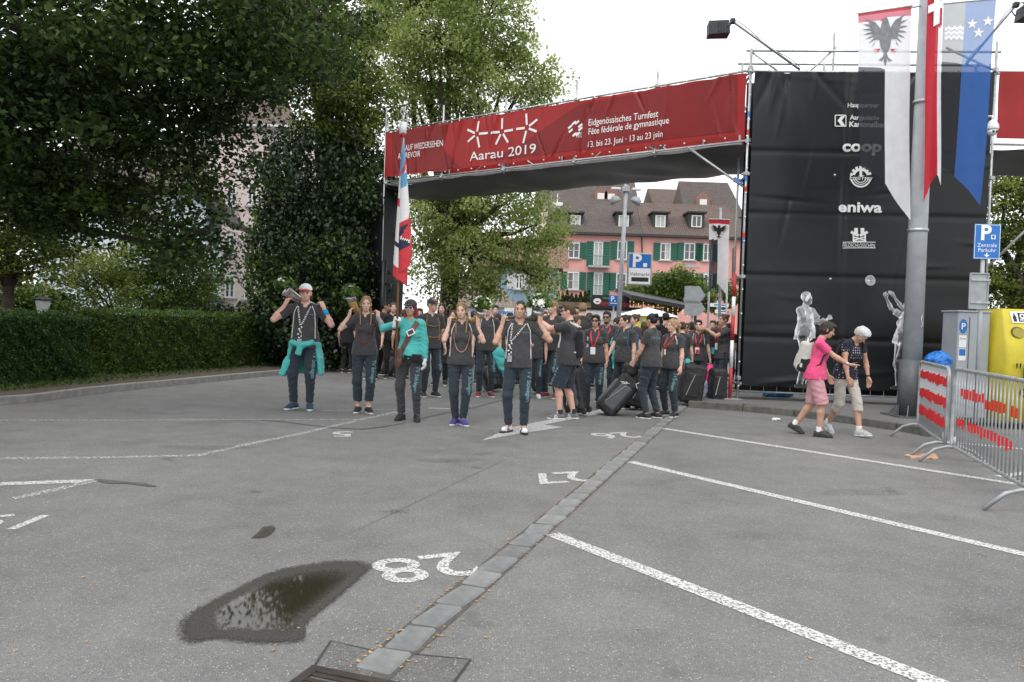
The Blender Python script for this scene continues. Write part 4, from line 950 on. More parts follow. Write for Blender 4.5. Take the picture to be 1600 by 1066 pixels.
# --- far left tower: black sheets hidden by the ivy
CL = A_+UB*LB; 
def lt(u, w_): return CL+UB*u+NB*w_
for u in (0.05, 1.6):
    for w_ in (0, .8): tb('standard', lt(u, w_)+Zt*(-ZPV), lt(u, w_)+Zt*(zt_+.5))
def lpt(u, z, o=0): return lt(0.02, DEP*u)+Zt*(z-ZPV)+UB*(folds(u*2.6, z, 12, .05, 1.2))
sheet(lpt, 0, .3, .3, ZBM0-.1, 14, 60, 'black_banner', VBLK, arch); P_(bpy.data.objects['black_banner.001'])
def lpt2(u, z, o=0): return lt(0.02+1.6*u, -0.03)+Zt*(z-ZPV)+NB*(folds(u*2.6+5, z, 14, .05, 1.2))
sheet(lpt2, 0, 1, .3, ZBM0-.1, 20, 60, 'black_banner', VBLK, arch); P_(bpy.data.objects['black_banner.002'])
tb('standard', lt(-.12, -.1)+Zt*(-ZPV), lt(-.12, -.1)+Zt*(2.9), .09, VBLK)
# --- right-hand span going out of the picture
D0 = A_+UT*LT
def rpt(u, z, o=0.0): return D0+UT*u+Zt*(z-ZPV)-NT*(0.0-folds(u+20, z, 4, .03, 1.1))-NT*.02
sheet(rpt, 0.06, 6, ZBM0, ZBM1+.05, 90, 20, 'red_banner', VRED, arch); P_(bpy.data.objects['red_banner.001'])
for zz in (zb, zt_): tb('ledger', D0+Zt*(zz-ZPV)+NT*.04, D0+UT*6+Zt*(zz-ZPV)+NT*.04)
def under2(u, w_): return D0+UT*u+NT*w_+Zt*(zb-.06-ZPV-.2*math.sin(math.pi*w_/DEP)+folds(u, w_, 21, .04, 1.6))
V = [under2(.05+6*i/40, .05+DEP*j/14) for i in range(41) for j in range(15)]; Q = [(i*15+j, i*15+j+1, (i+1)*15+j+1, (i+1)*15+j) for i in range(40) for j in range(14)]
P_(link('ceiling_tarpaulin', mesh_np('ceiling_tarpaulin', V, Q), TARP, arch, True))
tb('brace', D0+Zt*(2.7), D0+UT*2.2+Zt*(zb-ZPV)); 
tb('brace', D0+Zt*(ZT+.5-ZPV)+NT*.05-UT*.9, D0+UT*.9+NT*.05+Zt*(ZT-.35-ZPV))
P_(MB().add([A_+UT*.1+NT*DT+Zt*.1, A_+UT*LT+NT*DT+Zt*.1, A_+UT*LT+NT*DT+Zt*(ZT-ZPV), A_+UT*.1+NT*DT+Zt*(ZT-ZPV)], [(0, 1, 2, 3)]).build('rear_sheet', VBLK, arch))
# red and white barrier tube lashed to the corner
RW = empty('marker_pole', A_+Vector((-.16, -.05, 0)), 0, 'red and white striped marker pole against the scaffold corner', 'pole')
RD = M_('red_paint', (0.42, 0.02, 0.03), 0.5); WHP = M_('white_paint', (0.7, 0.7, 0.69), 0.5)
zs = [0, .62, 1.15, 1.62, 2.0, 2.45]
for i in range(5): MB().tube([(0, 0, zs[i]), (0, 0, zs[i+1])], .035, 10).build('band', RD if i % 2 == 0 else WHP, RW, True)
MB().box((0, 0, .012), (.3, .3, .025), None, .005).build('foot_plate', STEEL, RW)
# flood lamps on outriggers
LAMPB = M_('lamp_black', (0.02, 0.021, 0.023), 0.5, 0.2, 6)
def flood(px, py, u_att, z_att, side, label):
    p = on_plane(px, py, A_-NT*.9, NT); r = empty('floodlight', p, math.atan2(UT.y, UT.x), label, 'floodlight', 'floodlights on the scaffold')
    v = [(-.20, -.13, -.12), (.16, -.16, -.10), (.16, .16, -.10), (-.20, .13, -.12), (-.20, -.13, .12), (.13, -.15, .13), (.13, .15, .13), (-.20, .13, .12)]
    v = [(side*x, y, z) for x, y, z in v]
    MB().add(v, [(0, 3, 2, 1), (4, 5, 6, 7), (0, 1, 5, 4), (1, 2, 6, 5), (2, 3, 7, 6), (3, 0, 4, 7)]).build('housing', LAMPB, r)
    MB().box((-side*.21, 0, 0), (.02, .27, .25), None, .004).build('front_frame', LAMPB, r)
    for k in range(4): MB().box((-side*.05+side*.05*k, -.155, 0), (.012, .02, .18)).build('cooling_fin', LAMPB, r)
    MB().tube([(side*.10, -.18, 0), (side*.2, -.18, .13), (side*.22, 0, .16), (side*.2, .18, .13), (side*.10, .18, 0)], .012, 6).build('bracket', LAMPB, r)
    q = Vector((side*.22, 0, .16)); att = A_+UT*u_att+Zt*(z_att-ZPV)+NT*.1; Mi = Matrix.Rotation(-math.atan2(UT.y, UT.x), 3, 'Z'); e = Mi @ (att-p)
    MB().tube([q, e], .024, 8).build('outrigger_tube', STEEL, r, True)
    MB().tube([q+(e-q)*t+Vector((0, 0, .04+.03*math.sin(9*t))) for t in [i/14 for i in range(15)]], .007, 5).build('cable', LAMPB, r)
    MB().box(q, (.09, .09, .09), None, .01).build('clamp', LAMPB, r)
flood(1125, 47, tmap(1252, 106)[0], tmap(1252, 106)[1], 1, 'black floodlight on tube above left corner of black sheet')
flood(1607, 22, LT-.5, ZT+.2, -1, 'black floodlight at the upper right edge of the picture')
print('arch', time.time()-T0)
# ------------------------------------------------------------------ street furniture
GREYP = M_('grey_pole_paint', (0.36, 0.38, 0.40), 0.45, 0.12, 5, 0.1, 30); DGREY = M_('dark_grey_paint', (0.085, 0.09, 0.095), 0.5, 0.2, 8)
BLUE = M_('sign_blue', (0.012, 0.14, 0.46), 0.4, 0.05); WHS = M_('sign_white', (0.76, 0.77, 0.78), 0.45, 0.04); SIGNB = M_('sign_back', (0.30, 0.32, 0.33), 0.5, 0.15, 6)
BLK = M_('matt_black', (0.012, 0.012, 0.013), 0.6, 0.2)
def plane_geo(parent, M, name, mat, geo, z=0.0):
    o = MB(); flat_on(o, geo, lambda x, y: M @ Vector((x, -z, y))); return o.build(name, mat, parent)
def rect(x0, y0, x1, y1): return ([(x0, y0), (x1, y0), (x1, y1), (x0, y1)], [(0, 1, 2, 3)])
def txt(parent, s, size, x, y, mat, z, align='CENTER', bold=0.0, width=1.0, name='lettering', M=Matrix.Identity(4)):
    v, f = text_geo(s, size, align, bold*size, width); return plane_geo(parent, M, name, mat, ([(a+x, b+y) for a, b in v], f), z)
def disc(x, y, r, n=18, ry=None): return ([(x+r*math.cos(2*math.pi*i/n), y+(ry or r)*math.sin(2*math.pi*i/n)) for i in range(n)], [tuple(range(n))])
# --- lamp column carrying the three banners
lp0 = G(1421, 651, ZPV)
lamp = empty('lamp_column', lp0, 0, 'tall grey steel column with flags hung from it in front of black sheet', 'lamp post')
MB().tube([(0, 0, .02), (0, 0, .95)], .195, 20).build('base_sleeve', DGREY, lamp, True)
MB().tube([(0, 0, .9), (0, 0, 4.0), (0, 0, 10.5)], [.152, .145, .115], 20).build('shaft', GREYP, lamp, True)
MB().box((0, 0, .012), (.66, .66, .025)).build('flange', DGREY, lamp)
for a in range(8):
    c, s = math.cos(a*math.pi/4+.2), math.sin(a*math.pi/4+.2); Mz = Matrix.Rotation(a*math.pi/4+.2, 3, 'Z')
    MB().add([Mz @ Vector(v) for v in ((.21, -.008, .02), (.33, -.008, .02), (.21, -.008, .2), (.21, .008, .02), (.33, .008, .02), (.21, .008, .2))], [(0, 1, 2), (5, 4, 3), (0, 3, 4, 1), (1, 4, 5, 2), (2, 5, 3, 0)]).build('gusset', DGREY, lamp)
for zz in (3.08, 5.2): MB().tube([(0, 0, zz), (0, 0, zz+.05)], .165, 16).build('band_clamp', STEEL, lamp, True)
MB().tube([(.05, -.17, 1.7), (.03, -.18, 1.62), (.06, -.18, 1.55), (.04, -.17, 1.5)], .004, 5).build('loose_wire', WHS, lamp)
def flag_mat(name, col, tr=0.12):
    ma = M_(name, col, 0.8, 0.05, 6, 0.25, 90, trans=0.3); n = ma.node_tree; L = n.links
    o = n.nodes['Material Output']; src = o.inputs['Surface'].links[0].from_socket
    tp = n.nodes.new('ShaderNodeBsdfTransparent'); mx_ = n.nodes.new('ShaderNodeMixShader'); mx_.inputs[0].default_value = tr
    L.new(src, mx_.inputs[1]); L.new(tp.outputs[0], mx_.inputs[2]); L.new(mx_.outputs[0], o.inputs['Surface']); return ma
FW = flag_mat('flag_white', (0.78, 0.79, 0.81), .14); FB = flag_mat('flag_black', (0.012, 0.014, 0.02), .12); FR = flag_mat('flag_red', (0.52, 0.012, 0.03), .04); FBL = flag_mat('flag_blue', (0.03, 0.11, 0.36), .08)
FPK = flag_mat('flag_pink_hem', (0.62, 0.12, 0.18), .1); FG = flag_mat('flag_grey', (0.16, 0.18, 0.17), .3); FLB = flag_mat('flag_light_blue', (0.09, 0.2, 0.46), .2)
def hang_flag(name, label, corners, Y, zones, nu=24, nv=70, rip=0.025, seed=0, tip=None, depth=None, end=lambda u: 1.0):
    """corners: photo points TL, TR, BL, BR at distance Y. zones(u,v)->material index; bottom slants to the tip corner"""
    TL, TR, BL, BR = [AT(x, y, Y if depth is None else Y+depth[i]) for i, (x, y) in enumerate(corners)]
    root = empty(name, lamp.location if False else (TL+TR)/2, 0, label, 'flag', 'flags hanging on the lamp column'); o0 = root.location.copy()
    def pt(u, v, off=0.0):
        p = (TL*(1-u)+TR*u)*(1-v)+(BL*(1-u)+BR*u)*v; a = rip*(0.25+v)
        p = p+Vector((0.3*a*math.sin(7*v+seed), a*math.sin(5.5*u+3.1*v+seed)+.4*a*math.sin(13*u-4*v+seed*2)-off, 0)); return p-o0
    V = [pt(i/nu, j/nv*end(i/nu)) for i in range(nu+1) for j in range(nv+1)]; F = []; mi = []
    for i in range(nu):
        for j in range(nv):
            z = zones((i+.5)/nu, (j+.5)/nv*end((i+.5)/nu))
            if z is None: continue
            a = i*(nv+1)+j; F.append((a, a+1, a+nv+2, a+nv+1)); mi.append(z)
    me = mesh_np('cloth', V, F); ob = link('cloth', me, [FW, FB, FR, FBL, FPK, FG, FLB], root, True); me.polygons.foreach_set('material_index', mi)
    MB().tube([pt(-.02, 0)+Vector((0, 0, .01)), pt(1.02, 0)+Vector((0, 0, .01))], .014, 8).build('top_rod', STEEL, root)
    return root, pt, ob
FEAG = M_('eagle_grey', (0.20, 0.21, 0.22), 0.8, 0.2, 12); FEK = M_('eagle_black', (0.012, 0.012, 0.014), 0.8); FERED = M_('eagle_red', (0.5, 0.06, 0.08), 0.8)
def eagle(root, pt, cx, cy, w_, h_, mat, par, red=FERED, off=0.012):
    def put(geo, m_, nm): mb = MB(); flat_on(mb, subdiv_geo(geo, .06), lambda x, y: pt(cx+x*w_, cy-y*h_, off)); mb.build(nm, m_, par)
    put(poly_tri([(-.09, .30), (-.05, .45), (0, .5), (.05, .45), (.09, .30), (.13, .12), (.09, -.12), (.04, -.2), (-.04, -.2), (-.09, -.12), (-.13, .12)]), mat, 'eagle_body')
    put(poly_tri([(-.03, .42), (-.10, .43), (-.04, .47)]), red, 'eagle_beak')
    for s in (-1, 1):
        put(poly_tri([(s*.10, .28), (s*.20, .42), (s*.33, .46), (s*.30, .30), (s*.22, .05), (s*.10, .05)]), mat, 'eagle_wing')
        for k in range(7):
            a = R(62-24*k); bx, by = s*(.24-.006*k), .36-.055*k; L = .26-.012*k
            p = [(bx, by+.022), (bx+s*L*.55*math.cos(a)+0, by+L*.62*math.sin(a)*.6+.028), (bx+s*L*math.cos(a*.8), by+L*math.sin(a*.8)*.75), (bx+s*L*.5*math.cos(a), by+L*.5*math.sin(a)*.6-.014), (bx, by-.02)]
            put(poly_tri(p), mat, 'eagle_feather')
        for q in (-28, 0, 30):
            a = R(-25+q); put(poly_tri([(s*.10, -.13), (s*(.12+.14*math.cos(a)), -.15+.12*math.sin(a)), (s*.11, -.16)]), red, 'eagle_claw')
        put(poly_tri([(s*.01, -.18), (s*.06, -.3), (s*.14, -.36), (s*.07, -.38), (s*.01, -.30)]), mat, 'eagle_tail')
    put(poly_tri([(-.02, -.18), (.02, -.18), (.03, -.38), (0, -.48), (-.03, -.38)]), mat, 'eagle_tail')
YF = lp0.y-.1
r1, pt1, cl1 = hang_flag('hanging_flag', 'white and black flag with grey eagle, left of the column', [(1341, 22), (1424, 10), (1343, 296), (1421, 345)], YF,
    lambda u, v: 2 if v < .018 else 4 if v < .045 else 0 if v < .30 else (1 if u < .48 else 0), seed=1.0, end=lambda u: .87+.13*max(0, (u-.42)/.58))
eagle(r1, pt1, .5, .165, .95, .26, FEAG, cl1)
MB().tube([Vector((0, 0, 0))+Vector((.42, .0, .05)), (.62, .08, .12)], .014, 6).build('bracket_arm', STEEL, r1)
r2, pt2, cl2 = hang_flag('hanging_flag', 'narrow folded red flag with white cross on the column', [(1450, -30), (1474, -34), (1441, 318), (1468, 304)], YF-.26,
    lambda u, v: 0 if u > .80 and v > .22 else 2, rip=.03, seed=2.2, end=lambda u: 1-.10*min(1, u/.75)+.06*max(0, (u-.8)/.2))
for q in (((.0, .115), (.98, .10), (.98, .135), (0, .15)), ((.35, .055), (.78, .05), (.78, .205), (.35, .215))):
    mb = MB(); flat_on(mb, subdiv_geo((q, [(0, 1, 2, 3)]), .05), lambda u, v: pt2(u, v, .03)); mb.build('white_cross', WHS, cl2)
r3, pt3, cl3 = hang_flag('hanging_flag', 'blue and black flag with white stars and waves, right of the column', [(1474, 7), (1557, -1), (1463, 293), (1531, 322)], YF-.02,
    lambda u, v: (5 if v < .32 else 1) if u < .42 else (6 if v < .32 else 3), seed=3.1, end=lambda u: .88+.12*max(0, (u-.3)/.7))
def star(cx, cy, r): return poly_tri([(cx+(r if i % 2 == 0 else r*.4)*math.sin(i*math.pi/5)/.95, cy-(r if i % 2 == 0 else r*.4)*math.cos(i*math.pi/5)*.26) for i in range(10)])
for cx, cy in ((.56, .115), (.86, .105), (.70, .16)):
    mb = MB(); flat_on(mb, star(cx, cy, .105), lambda u, v: pt3(u, v, .022)); mb.build('white_star', WHS, cl3)
for k in range(3):
    V = []; 
    for i in range(21): u = .03+.37*i/20; c = .135+.024*k+.006*math.sin(i*1.1); V += [(u, c-.009), (u, c+.009)]
    mb = MB(); flat_on(mb, (V, [(2*i, 2*i+1, 2*i+3, 2*i+2) for i in range(20)]), lambda u, v: pt3(u, v, .022)); mb.build('white_wave', WHS, cl3)
# --- security camera dome
cp = AT(1551, 200, D0.y-.25); cam_ = empty('security_camera', cp, 0, 'white dome security camera mounted by the red right hand banner', 'camera')
CWH = M_('camera_white', (0.75, 0.76, 0.76), 0.35, 0.03)
MB().lathe([(.03, .15), (.06, .13), (.10, .05), (.108, -.01), (.10, -.04), (.095, -.04)], n=18).build('housing', CWH, cam_, True)
MB().lathe([(.092, -.04), (.088, -.09), (.06, -.135), (.01, -.15)], n=18).build('ball', CWH, cam_, True)
for s in (-.03, .03): MB().box((s, -.085, -.085), (.035, .02, .04), None, .004).build('lens', BLK, cam_)
MB().tube([(0, 0, .15), (0, .02, .22), (-.02, .1, .24), (-.03, .22, .2)], .022, 8).build('arm', CWH, cam_, True)
# --- parking sign post
sp0 = G(1528, 672, 0); sp0 = AT(1526, 645, 12.3); sp0.z = ZPV
ps = empty('parking_sign', sp0, R(-3), 'blue parking sign on grey post behind the barrier', 'sign')
ztop = AT(1530, 350, 12.3).z; zbot = AT(1530, 405, 12.3).z; sz = ztop-zbot-.0
MB().tube([(0, .03, 0), (0, .03, ztop-ZPV-.05)], .032, 12).build('post', GREYP, ps, True)
hw = .205; zc = (ztop+zbot)/2-ZPV; hh = (ztop-zbot)/2
MB().box((.03, -.012, zc), (2*hw, .012, 2*hh), None, .004).build('panel', BLUE, ps)
MS = Matrix.Translation((.03, -.02, zc))
for a in (rect(-hw+.008, hh-.018, hw-.008, hh-.010), rect(-hw+.008, -hh+.010, hw-.008, -hh+.018), rect(-hw+.008, -hh+.018, -hw+.016, hh-.018), rect(hw-.016, -hh+.018, hw-.008, hh-.018)): plane_geo(ps, MS, 'border_line', WHS, a)
txt(ps, 'P', .33, -.03, .03, WHS, 0.001, bold=.03, M=MS); txt(ps, 'Zentrale', .088, 0, -.085, WHS, .001, M=MS); txt(ps, 'Parkuhr', .088, 0, -.165, WHS, .001, M=MS)
plane_geo(ps, MS, 'meter_symbol', WHS, rect(.055, .04, .125, .11), .001); plane_geo(ps, MS, 'meter_symbol', BLUE, disc(.09, .082, .022), .003); plane_geo(ps, MS, 'meter_symbol', BLUE, rect(.085, .045, .095, .07), .003)
plane_geo(ps, MS, 'arrow', WHS, poly_tri([(-.01, -.18), (.01, -.18), (.01, -.21), (.045, -.21), (0, -.25), (-.045, -.21), (-.01, -.21)]), .001)
zb_ = AT(1525, 455, 12.3).z-ZPV; MB().box((-.06, .0, zb_), (.30, .012, .58), None, .006).build('rear_panel', SIGNB, ps)
mb = MB()
for x0, z0, x1, z1 in ((-.2, -.28, .08, -.28), (.08, -.28, .08, .28), (.08, .28, -.2, .28), (-.2, .28, -.2, -.28)): mb.tube([(x0, -.012, zb_+z0), (x1, -.012, zb_+z1)], .012, 6)
tag(mb.build('panel_rim', SIGNB, ps), kind='stuff')
for q in (.18, -.18): MB().box((-.04, -.018, zb_+q), (.30, .02, .03)).build('clamp_bar', STEEL, ps)
# --- ticket machine cabinet
tm0 = AT(1503, 640, 13.0); tm0.z = ZPV; tz = AT(1500, 487, 13.0).z-ZPV
tm = empty('ticket_machine', tm0, R(4), 'tall grey ticket machine cabinet with blue stickers', 'ticket machine')
CAB = M_('cabinet_grey', (0.34, 0.37, 0.40), 0.4, 0.08, 3)
MB().box((0, 0, tz/2), (.56, .42, tz-.02), None, .02).build('cabinet', CAB, tm); MB().box((0, 0, tz), (.60, .46, .03), None, .01).build('lid', CAB, tm)
MB().box((-.08, -.213, tz/2-.02), (.012, .006, tz-.15)).build('door_seam', DGREY, tm)
MS = Matrix.Translation((-.19, -.214, 0))
plane_geo(tm, MS, 'parking_disc', BLUE, disc(0, tz-.25, .07, 20, .12), .001); txt(tm, 'P', .15, 0, tz-.30, WHS, .003, bold=.02, M=MS)
plane_geo(tm, MS, 'notice', WHS, rect(-.065, tz-.60, .065, tz-.40), .001); plane_geo(tm, MS, 'notice', WHS, rect(-.065, tz-.82, .065, tz-.62), .001); plane_geo(tm, MS, 'notice_symbol', BLUE, rect(-.055, tz-.74, .055, tz-.63), .003)
txt(tm, 'Zone', .05, 0, tz-.47, BLK, .003, M=MS); txt(tm, 'P 04', .05, 0, tz-.54, BLK, .003, M=MS) if False else None
# --- yellow recycling container
yc0 = AT(1600, 652, 12.9); yc0.z = ZPV; yz = AT(1600, 484, 12.9).z-ZPV
YEL = M_('yellow_cover', (0.52, 0.43, 0.025), 0.55, 0.12, 3, 0.5, 6); yc = empty('recycling_container', yc0, R(2), 'bright yellow recycling container with round opening', 'container')
xl = -.66; prof = [(-.15, yz), (-.40, yz-.62), (-.44, 0.02), (.5, .02), (.5, yz)]
vs = []; nx = 20
for i in range(nx+1):
    x = xl+1.9*i/nx; ins = .10 if False else 0
    for y, z in prof: vs.append((x+(0.08 if i == 0 and z > yz-.1 else 0), y+.008*math.sin(x*9+z*5), z))
fs = [(i*5+j, i*5+(j+1) % 5, (i+1)*5+(j+1) % 5, (i+1)*5+j) for i in range(nx) for j in range(5)]+[tuple(range(4, -1, -1)), tuple(nx*5+k for k in range(5))]
MB().add(vs, fs).build('cover', YEL, yc, True)
sl_ = math.atan2(.25, .62)
MS = Matrix.Translation((-.30, -.275, yz-.31)) @ Matrix.Rotation(-sl_, 4, 'X')
plane_geo(yc, MS, 'opening', M_('opening_dark', (0.10, 0.085, 0.02), .8), disc(-.10, -.09, .115, 22, .10), .012); plane_geo(yc, MS, 'opening_shade', M_('opening_inner', (0.30, .25, .05), .8), disc(-.09, -.10, .10, 22, .085), .016)
plane_geo(yc, MS, 'label_plate', WHS, rect(-.16, .08, .12, .28), .013); plane_geo(yc, MS, 'bottle_symbol', BLK, poly_tri([(-.13, .10), (-.07, .10), (-.07, .19), (-.09, .22), (-.09, .255), (-.11, .255), (-.11, .22), (-.13, .19)]), .016)
plane_geo(yc, MS, 'label_square', BLK, rect(-.04, .10, .10, .26), .016); plane_geo(yc, MS, 'label_ring', WHS, disc(.03, .20, .045), .019); plane_geo(yc, MS, 'label_ring', BLK, disc(.03, .20, .022), .021); txt(yc, 'PET', .06, .03, .11, WHS, .019, bold=.02, M=MS)
MS = Matrix.Translation((0, -.458, 0)); txt(yc, '"bring', .34, -.52, .72, BLK, .001, 'LEFT', .0, M=MS); txt(yc, 'die A', .30, -.44, .42, BLK, .001, 'LEFT', M=MS)
# --- blue rubbish bag on a stand
bb0 = AT(1466, 560, 12.4); BAG = M_('blue_bag', (0.008, 0.14, 0.48), 0.3, 0.1, 6, 0.2, 30)
bin_ = empty('rubbish_bag', (bb0.x, bb0.y, ZPV), 0, 'shiny blue rubbish bag on a stand behind the barrier', 'rubbish bag')
v, q = sdf_mesh([Ell((0, 0, bb0.z-ZPV-.02), (.21, .17, .085)), Cone((0, 0, .25), (0, 0, bb0.z-ZPV-.06), .15, .18)], .02, .05, noise=lambda P: wrink(P, .016, 26, 2)+wrink(P, .008, 60, 3))
link('bag', mesh_np('bag', v, quads=q), BAG, bin_, True); MB().tube([(0, 0, 0), (0, 0, .3)], .03).build('stand', STEEL, bin_)
# --- crowd barriers
GALV = M_('galvanised_barrier', (0.36, 0.375, 0.38), 0.5, 0.25, 9, 0.2, 50, metal=0.4); TAPE = M_('barrier_tape_red', (0.55, 0.012, 0.015), 0.45, 0.06)
def barrier(pa, pb, label, feet_at=(0.06, 0.94), tapes=(), n=None, seed=1):
    a, b_ = Vector(pa), Vector(pb); d = b_-a; L = d.length; rz = math.atan2(d.y, d.x); r = empty('crowd_barrier', a, rz, label, 'barrier', 'crowd barriers')
    z0, z1, rc_ = .20, 1.10, .12; P = []
    for cx, cz, a0 in ((rc_, z0+rc_, 180), (L-rc_, z0+rc_, 270), (L-rc_, z1-rc_, 0), (rc_, z1-rc_, 90)):
        for k in range(6): t = R(a0+90*k/5); P.append((cx+rc_*math.cos(t), 0, cz+rc_*math.sin(t)))
    MB().tube(P, .021, 10, closed=True).build('frame', GALV, r, True)
    n = n or int(L/.115); bm_ = None; rr = random.Random(seed)
    for i in range(n):
        x = .07+(L-.14)*(i+.5)/n
        if bm_ is None: bm_ = MB().tube([(0, 0, z0), (0, 0, z1)], .009, 6).build('bar', GALV, r, True); bm_.location.x = x; me = bm_.data
        else: o = bpy.data.objects.new('bar', me); COL.objects.link(o); o.parent = r; o.location.x = x
    for f in feet_at:
        x = L*f; MB().tube([(x, -.36, .01), (x, -.20, .16), (x, -.08, .2), (x, .08, .2), (x, .20, .16), (x, .36, .01)], .019, 8).build('foot', GALV, r, True)
        MB().tube([(x, 0, .19), (x, 0, .32)], .021, 8).build('foot_socket', GALV, r, True)
    for z, t0, t1, hgt, dens in tapes:
        mb = None
        for i in range(n):
            x = .07+(L-.14)*(i+.5)/n; t = x/L
            if t < t0 or t > t1 or rr.random() > dens: continue
            h = hgt*rr.uniform(.7, 1.1); zz = z+rr.uniform(-.012, .012)-.0*t; wv = .06 if dens > .95 else .034
            MB().tube([(x, 0, zz-h/2), (x, 0, zz+h/2)], .0125 if dens < .99 else .0135, 6, caps=True).build('red_tape', TAPE, r)
            if dens > .95: MB().box((x+.03, -.012, zz+rr.uniform(-.01, .01)), (.05, .004, h*rr.uniform(.6, 1)), Matrix.Rotation(rr.uniform(-.2, .2), 3, 'Y')).build('red_tape', TAPE, r)
    return r
bA = G(1480, 722); bA = Vector((bA.x, bA.y, 0)); bB = G(1618, 808); bC = G(1433, 684)
barrier((bA.x+.02, bA.y-.03, 0), (bB.x, bB.y, 0), 'nearest galvanised crowd barrier with sparse red tape at right edge', feet_at=(.05, .97), tapes=((.84, .04, .42, .11, .8), (.80, .42, 1, .10, .9), (.50, .05, .75, .11, .75)), seed=2)
barrier((bC.x, bC.y, 0), (bA.x, bA.y+.04, 0), 'galvanised crowd barrier densely wrapped in red tape beside the column', feet_at=(.04, .93), tapes=((.93, .02, .98, .13, 1), (.68, .02, .98, .13, 1), (.43, .02, .98, .14, 1)), n=20, seed=4)
# paper litter
PB = M_('brown_paper', (0.48, 0.30, 0.19), 0.8, 0.1)
pb = G(1440, 716); v, q = sdf_mesh([RBox((0, 0, .012), (.16, .08, .016), .01), RBox((.09, .03, .03), (.07, .05, .025), .015)], .012, .02, noise=lambda P: wrink(P, .012, 30, 5))
o = link('paper_bag', mesh_np('paper_bag', v, quads=q), PB, None); o.location = pb; tag(o, 'crumpled brown paper bag lying on tarmac under the barrier', 'paper bag')
pc = G(1213, 657); v, q = sdf_mesh([Ell((0, 0, .02), (.07, .04, .02))], .008, .02, noise=lambda P: wrink(P, .012, 60, 6)); o = link('crumpled_tissue', mesh_np('crumpled_tissue', v, quads=q), WHS, None); o.location = pc; tag(o, 'small crumpled white tissue on the tarmac by the right kerb', 'tissue')
BTP = M_('blue_tarp', (0.01, 0.20, 0.42), .5)
pd = AT(1215, 618, A_.y+.9); v, q = sdf_mesh([Ell((0, 0, .05), (.30, .12, .07)), Ell((.15, 0, .08), (.16, .1, .06))], .02, .05, noise=lambda P: wrink(P, .02, 20, 6)); o = link('blue_sack', mesh_np('blue_sack', v, quads=q), BTP, None); o.location = (pd.x, pd.y, ZPV); tag(o, 'flat blue sack lying under the black sheet', 'sack')
# --- far street pieces seen through the arch
def pole(name, px, py0, py1, Y, r, label, lean=0.0, mat=GREYP, cat='pole'):
    b0 = AT(px, py0, Y); b0.z = 0; t = AT(px+lean, py1, Y); root = empty(name, b0, 0, label, cat); MB().tube([(0, 0, 0), (t.x-b0.x, 0, t.z)], [r, r*.8], 10).build('shaft', mat, root, True); return root
YL = 24.0
lm = pole('street_lamp', 965, 490, 284, YL, .078, 'grey lamp post with camera cluster and parking panel behind crowd', 14, cat='lamp post')
zz = AT(978, 302, YL); q = zz-lm.location
for s in (-1, 1):
    MB().tube([q, q+Vector((s*.3, -.05, .04))], .02, 6).build('arm', GREYP, lm); MB().box(q+Vector((s*.32, -.05, .12)), (.28, .16, .07), None, .015).build('camera_housing', WHS, lm)
    MB().lathe([(.02, .1), (.14, .02), (.19, -.12), (.17, -.14)], q+Vector((s*.36, 0, -.18)), 10, Matrix.Rotation(s*.5, 3, 'Y')).build('lamp_bell', SIGNB, lm, True)
MB().box(q+Vector((0, 0, .12)), (.2, .2, .16), None, .01).build('cross_head', GREYP, lm)
c = AT(999, 421, YL-.3)-lm.location; x0 = AT(979.5, 421, YL-.3).x; x1 = AT(1018, 421, YL-.3).x; W2 = (x1-x0)/2; H2 = (AT(999, 396, YL-.3).z-AT(999, 447, YL-.3).z)/2
MB().box(c, (2*W2, .14, 2*H2), None, .03).build('parking_panel', SIGNB, lm); MS = Matrix.Translation(c+Vector((0, -.075, 0)))
plane_geo(lm, MS, 'panel_blue', BLUE, rect(-W2+.05, .03, W2-.05, H2-.05), .001); plane_geo(lm, MS, 'panel_white', WHS, rect(-W2+.05, -H2+.05, W2-.05, .03), .001)
txt(lm, 'P', .56, -.10, .07, WHS, .004, bold=.03, M=MS); plane_geo(lm, MS, 'meter_symbol', WHS, rect(.10, .07, .22, .19), .004); txt(lm, 'Viehmarkt', .145, 0, -.20, BLK, .004, M=MS); plane_geo(lm, MS, 'display', BLK, rect(-W2+.13, -H2+.12, W2-.1, -H2+.25), .004)
sg = pole('parking_sign', 959, 500, 462, 26, .035, 'small blue parking sign on thin pole before food stand', 0, cat='sign')
c = AT(959, 470, 25.9)-sg.location; MB().box(c, (.32, .02, .36), None, .005).build('panel', BLUE, sg); MS = Matrix.Translation(c+Vector((0, -.012, 0))); txt(sg, 'P.', .24, -.02, -.02, WHS, .002, bold=.03, M=MS); plane_geo(sg, MS, 'text_line', WHS, rect(-.11, -.10, .11, -.075), .002)
ds = pole('direction_sign', 1083, 500, 448, 25, .05, 'back of two grey arrow shaped road signs', 0, cat='sign')
for cy, h2 in ((461, .28), (482, .24)):
    c = AT(1085, cy, 24.9)-ds.location; MB().prism([(-.32, -h2), (.16, -h2), (.36, 0), (.16, h2), (-.32, h2)], -.01, .01, Matrix.Translation(c) @ Matrix.Rotation(R(90), 4, 'X')).build('arrow_panel', SIGNB, ds)
bs = pole('street_name_sign', 1121, 505, 470, 30, .04, 'white street name plates on a slim pole near scaffold', 0, cat='sign')
for cy, w_ in ((477, .36), (487, .24)): c = AT(1124+(3 if w_ < .3 else 0), cy, 29.9)-bs.location; MB().box(c, (w_*2, .02, .13)).build('name_plate', WHS, bs); plane_geo(bs, Matrix.Translation(c+Vector((0, -.012, 0))), 'text_line', BLUE, rect(-w_*.6, -.02, w_*.8, .03), .002)
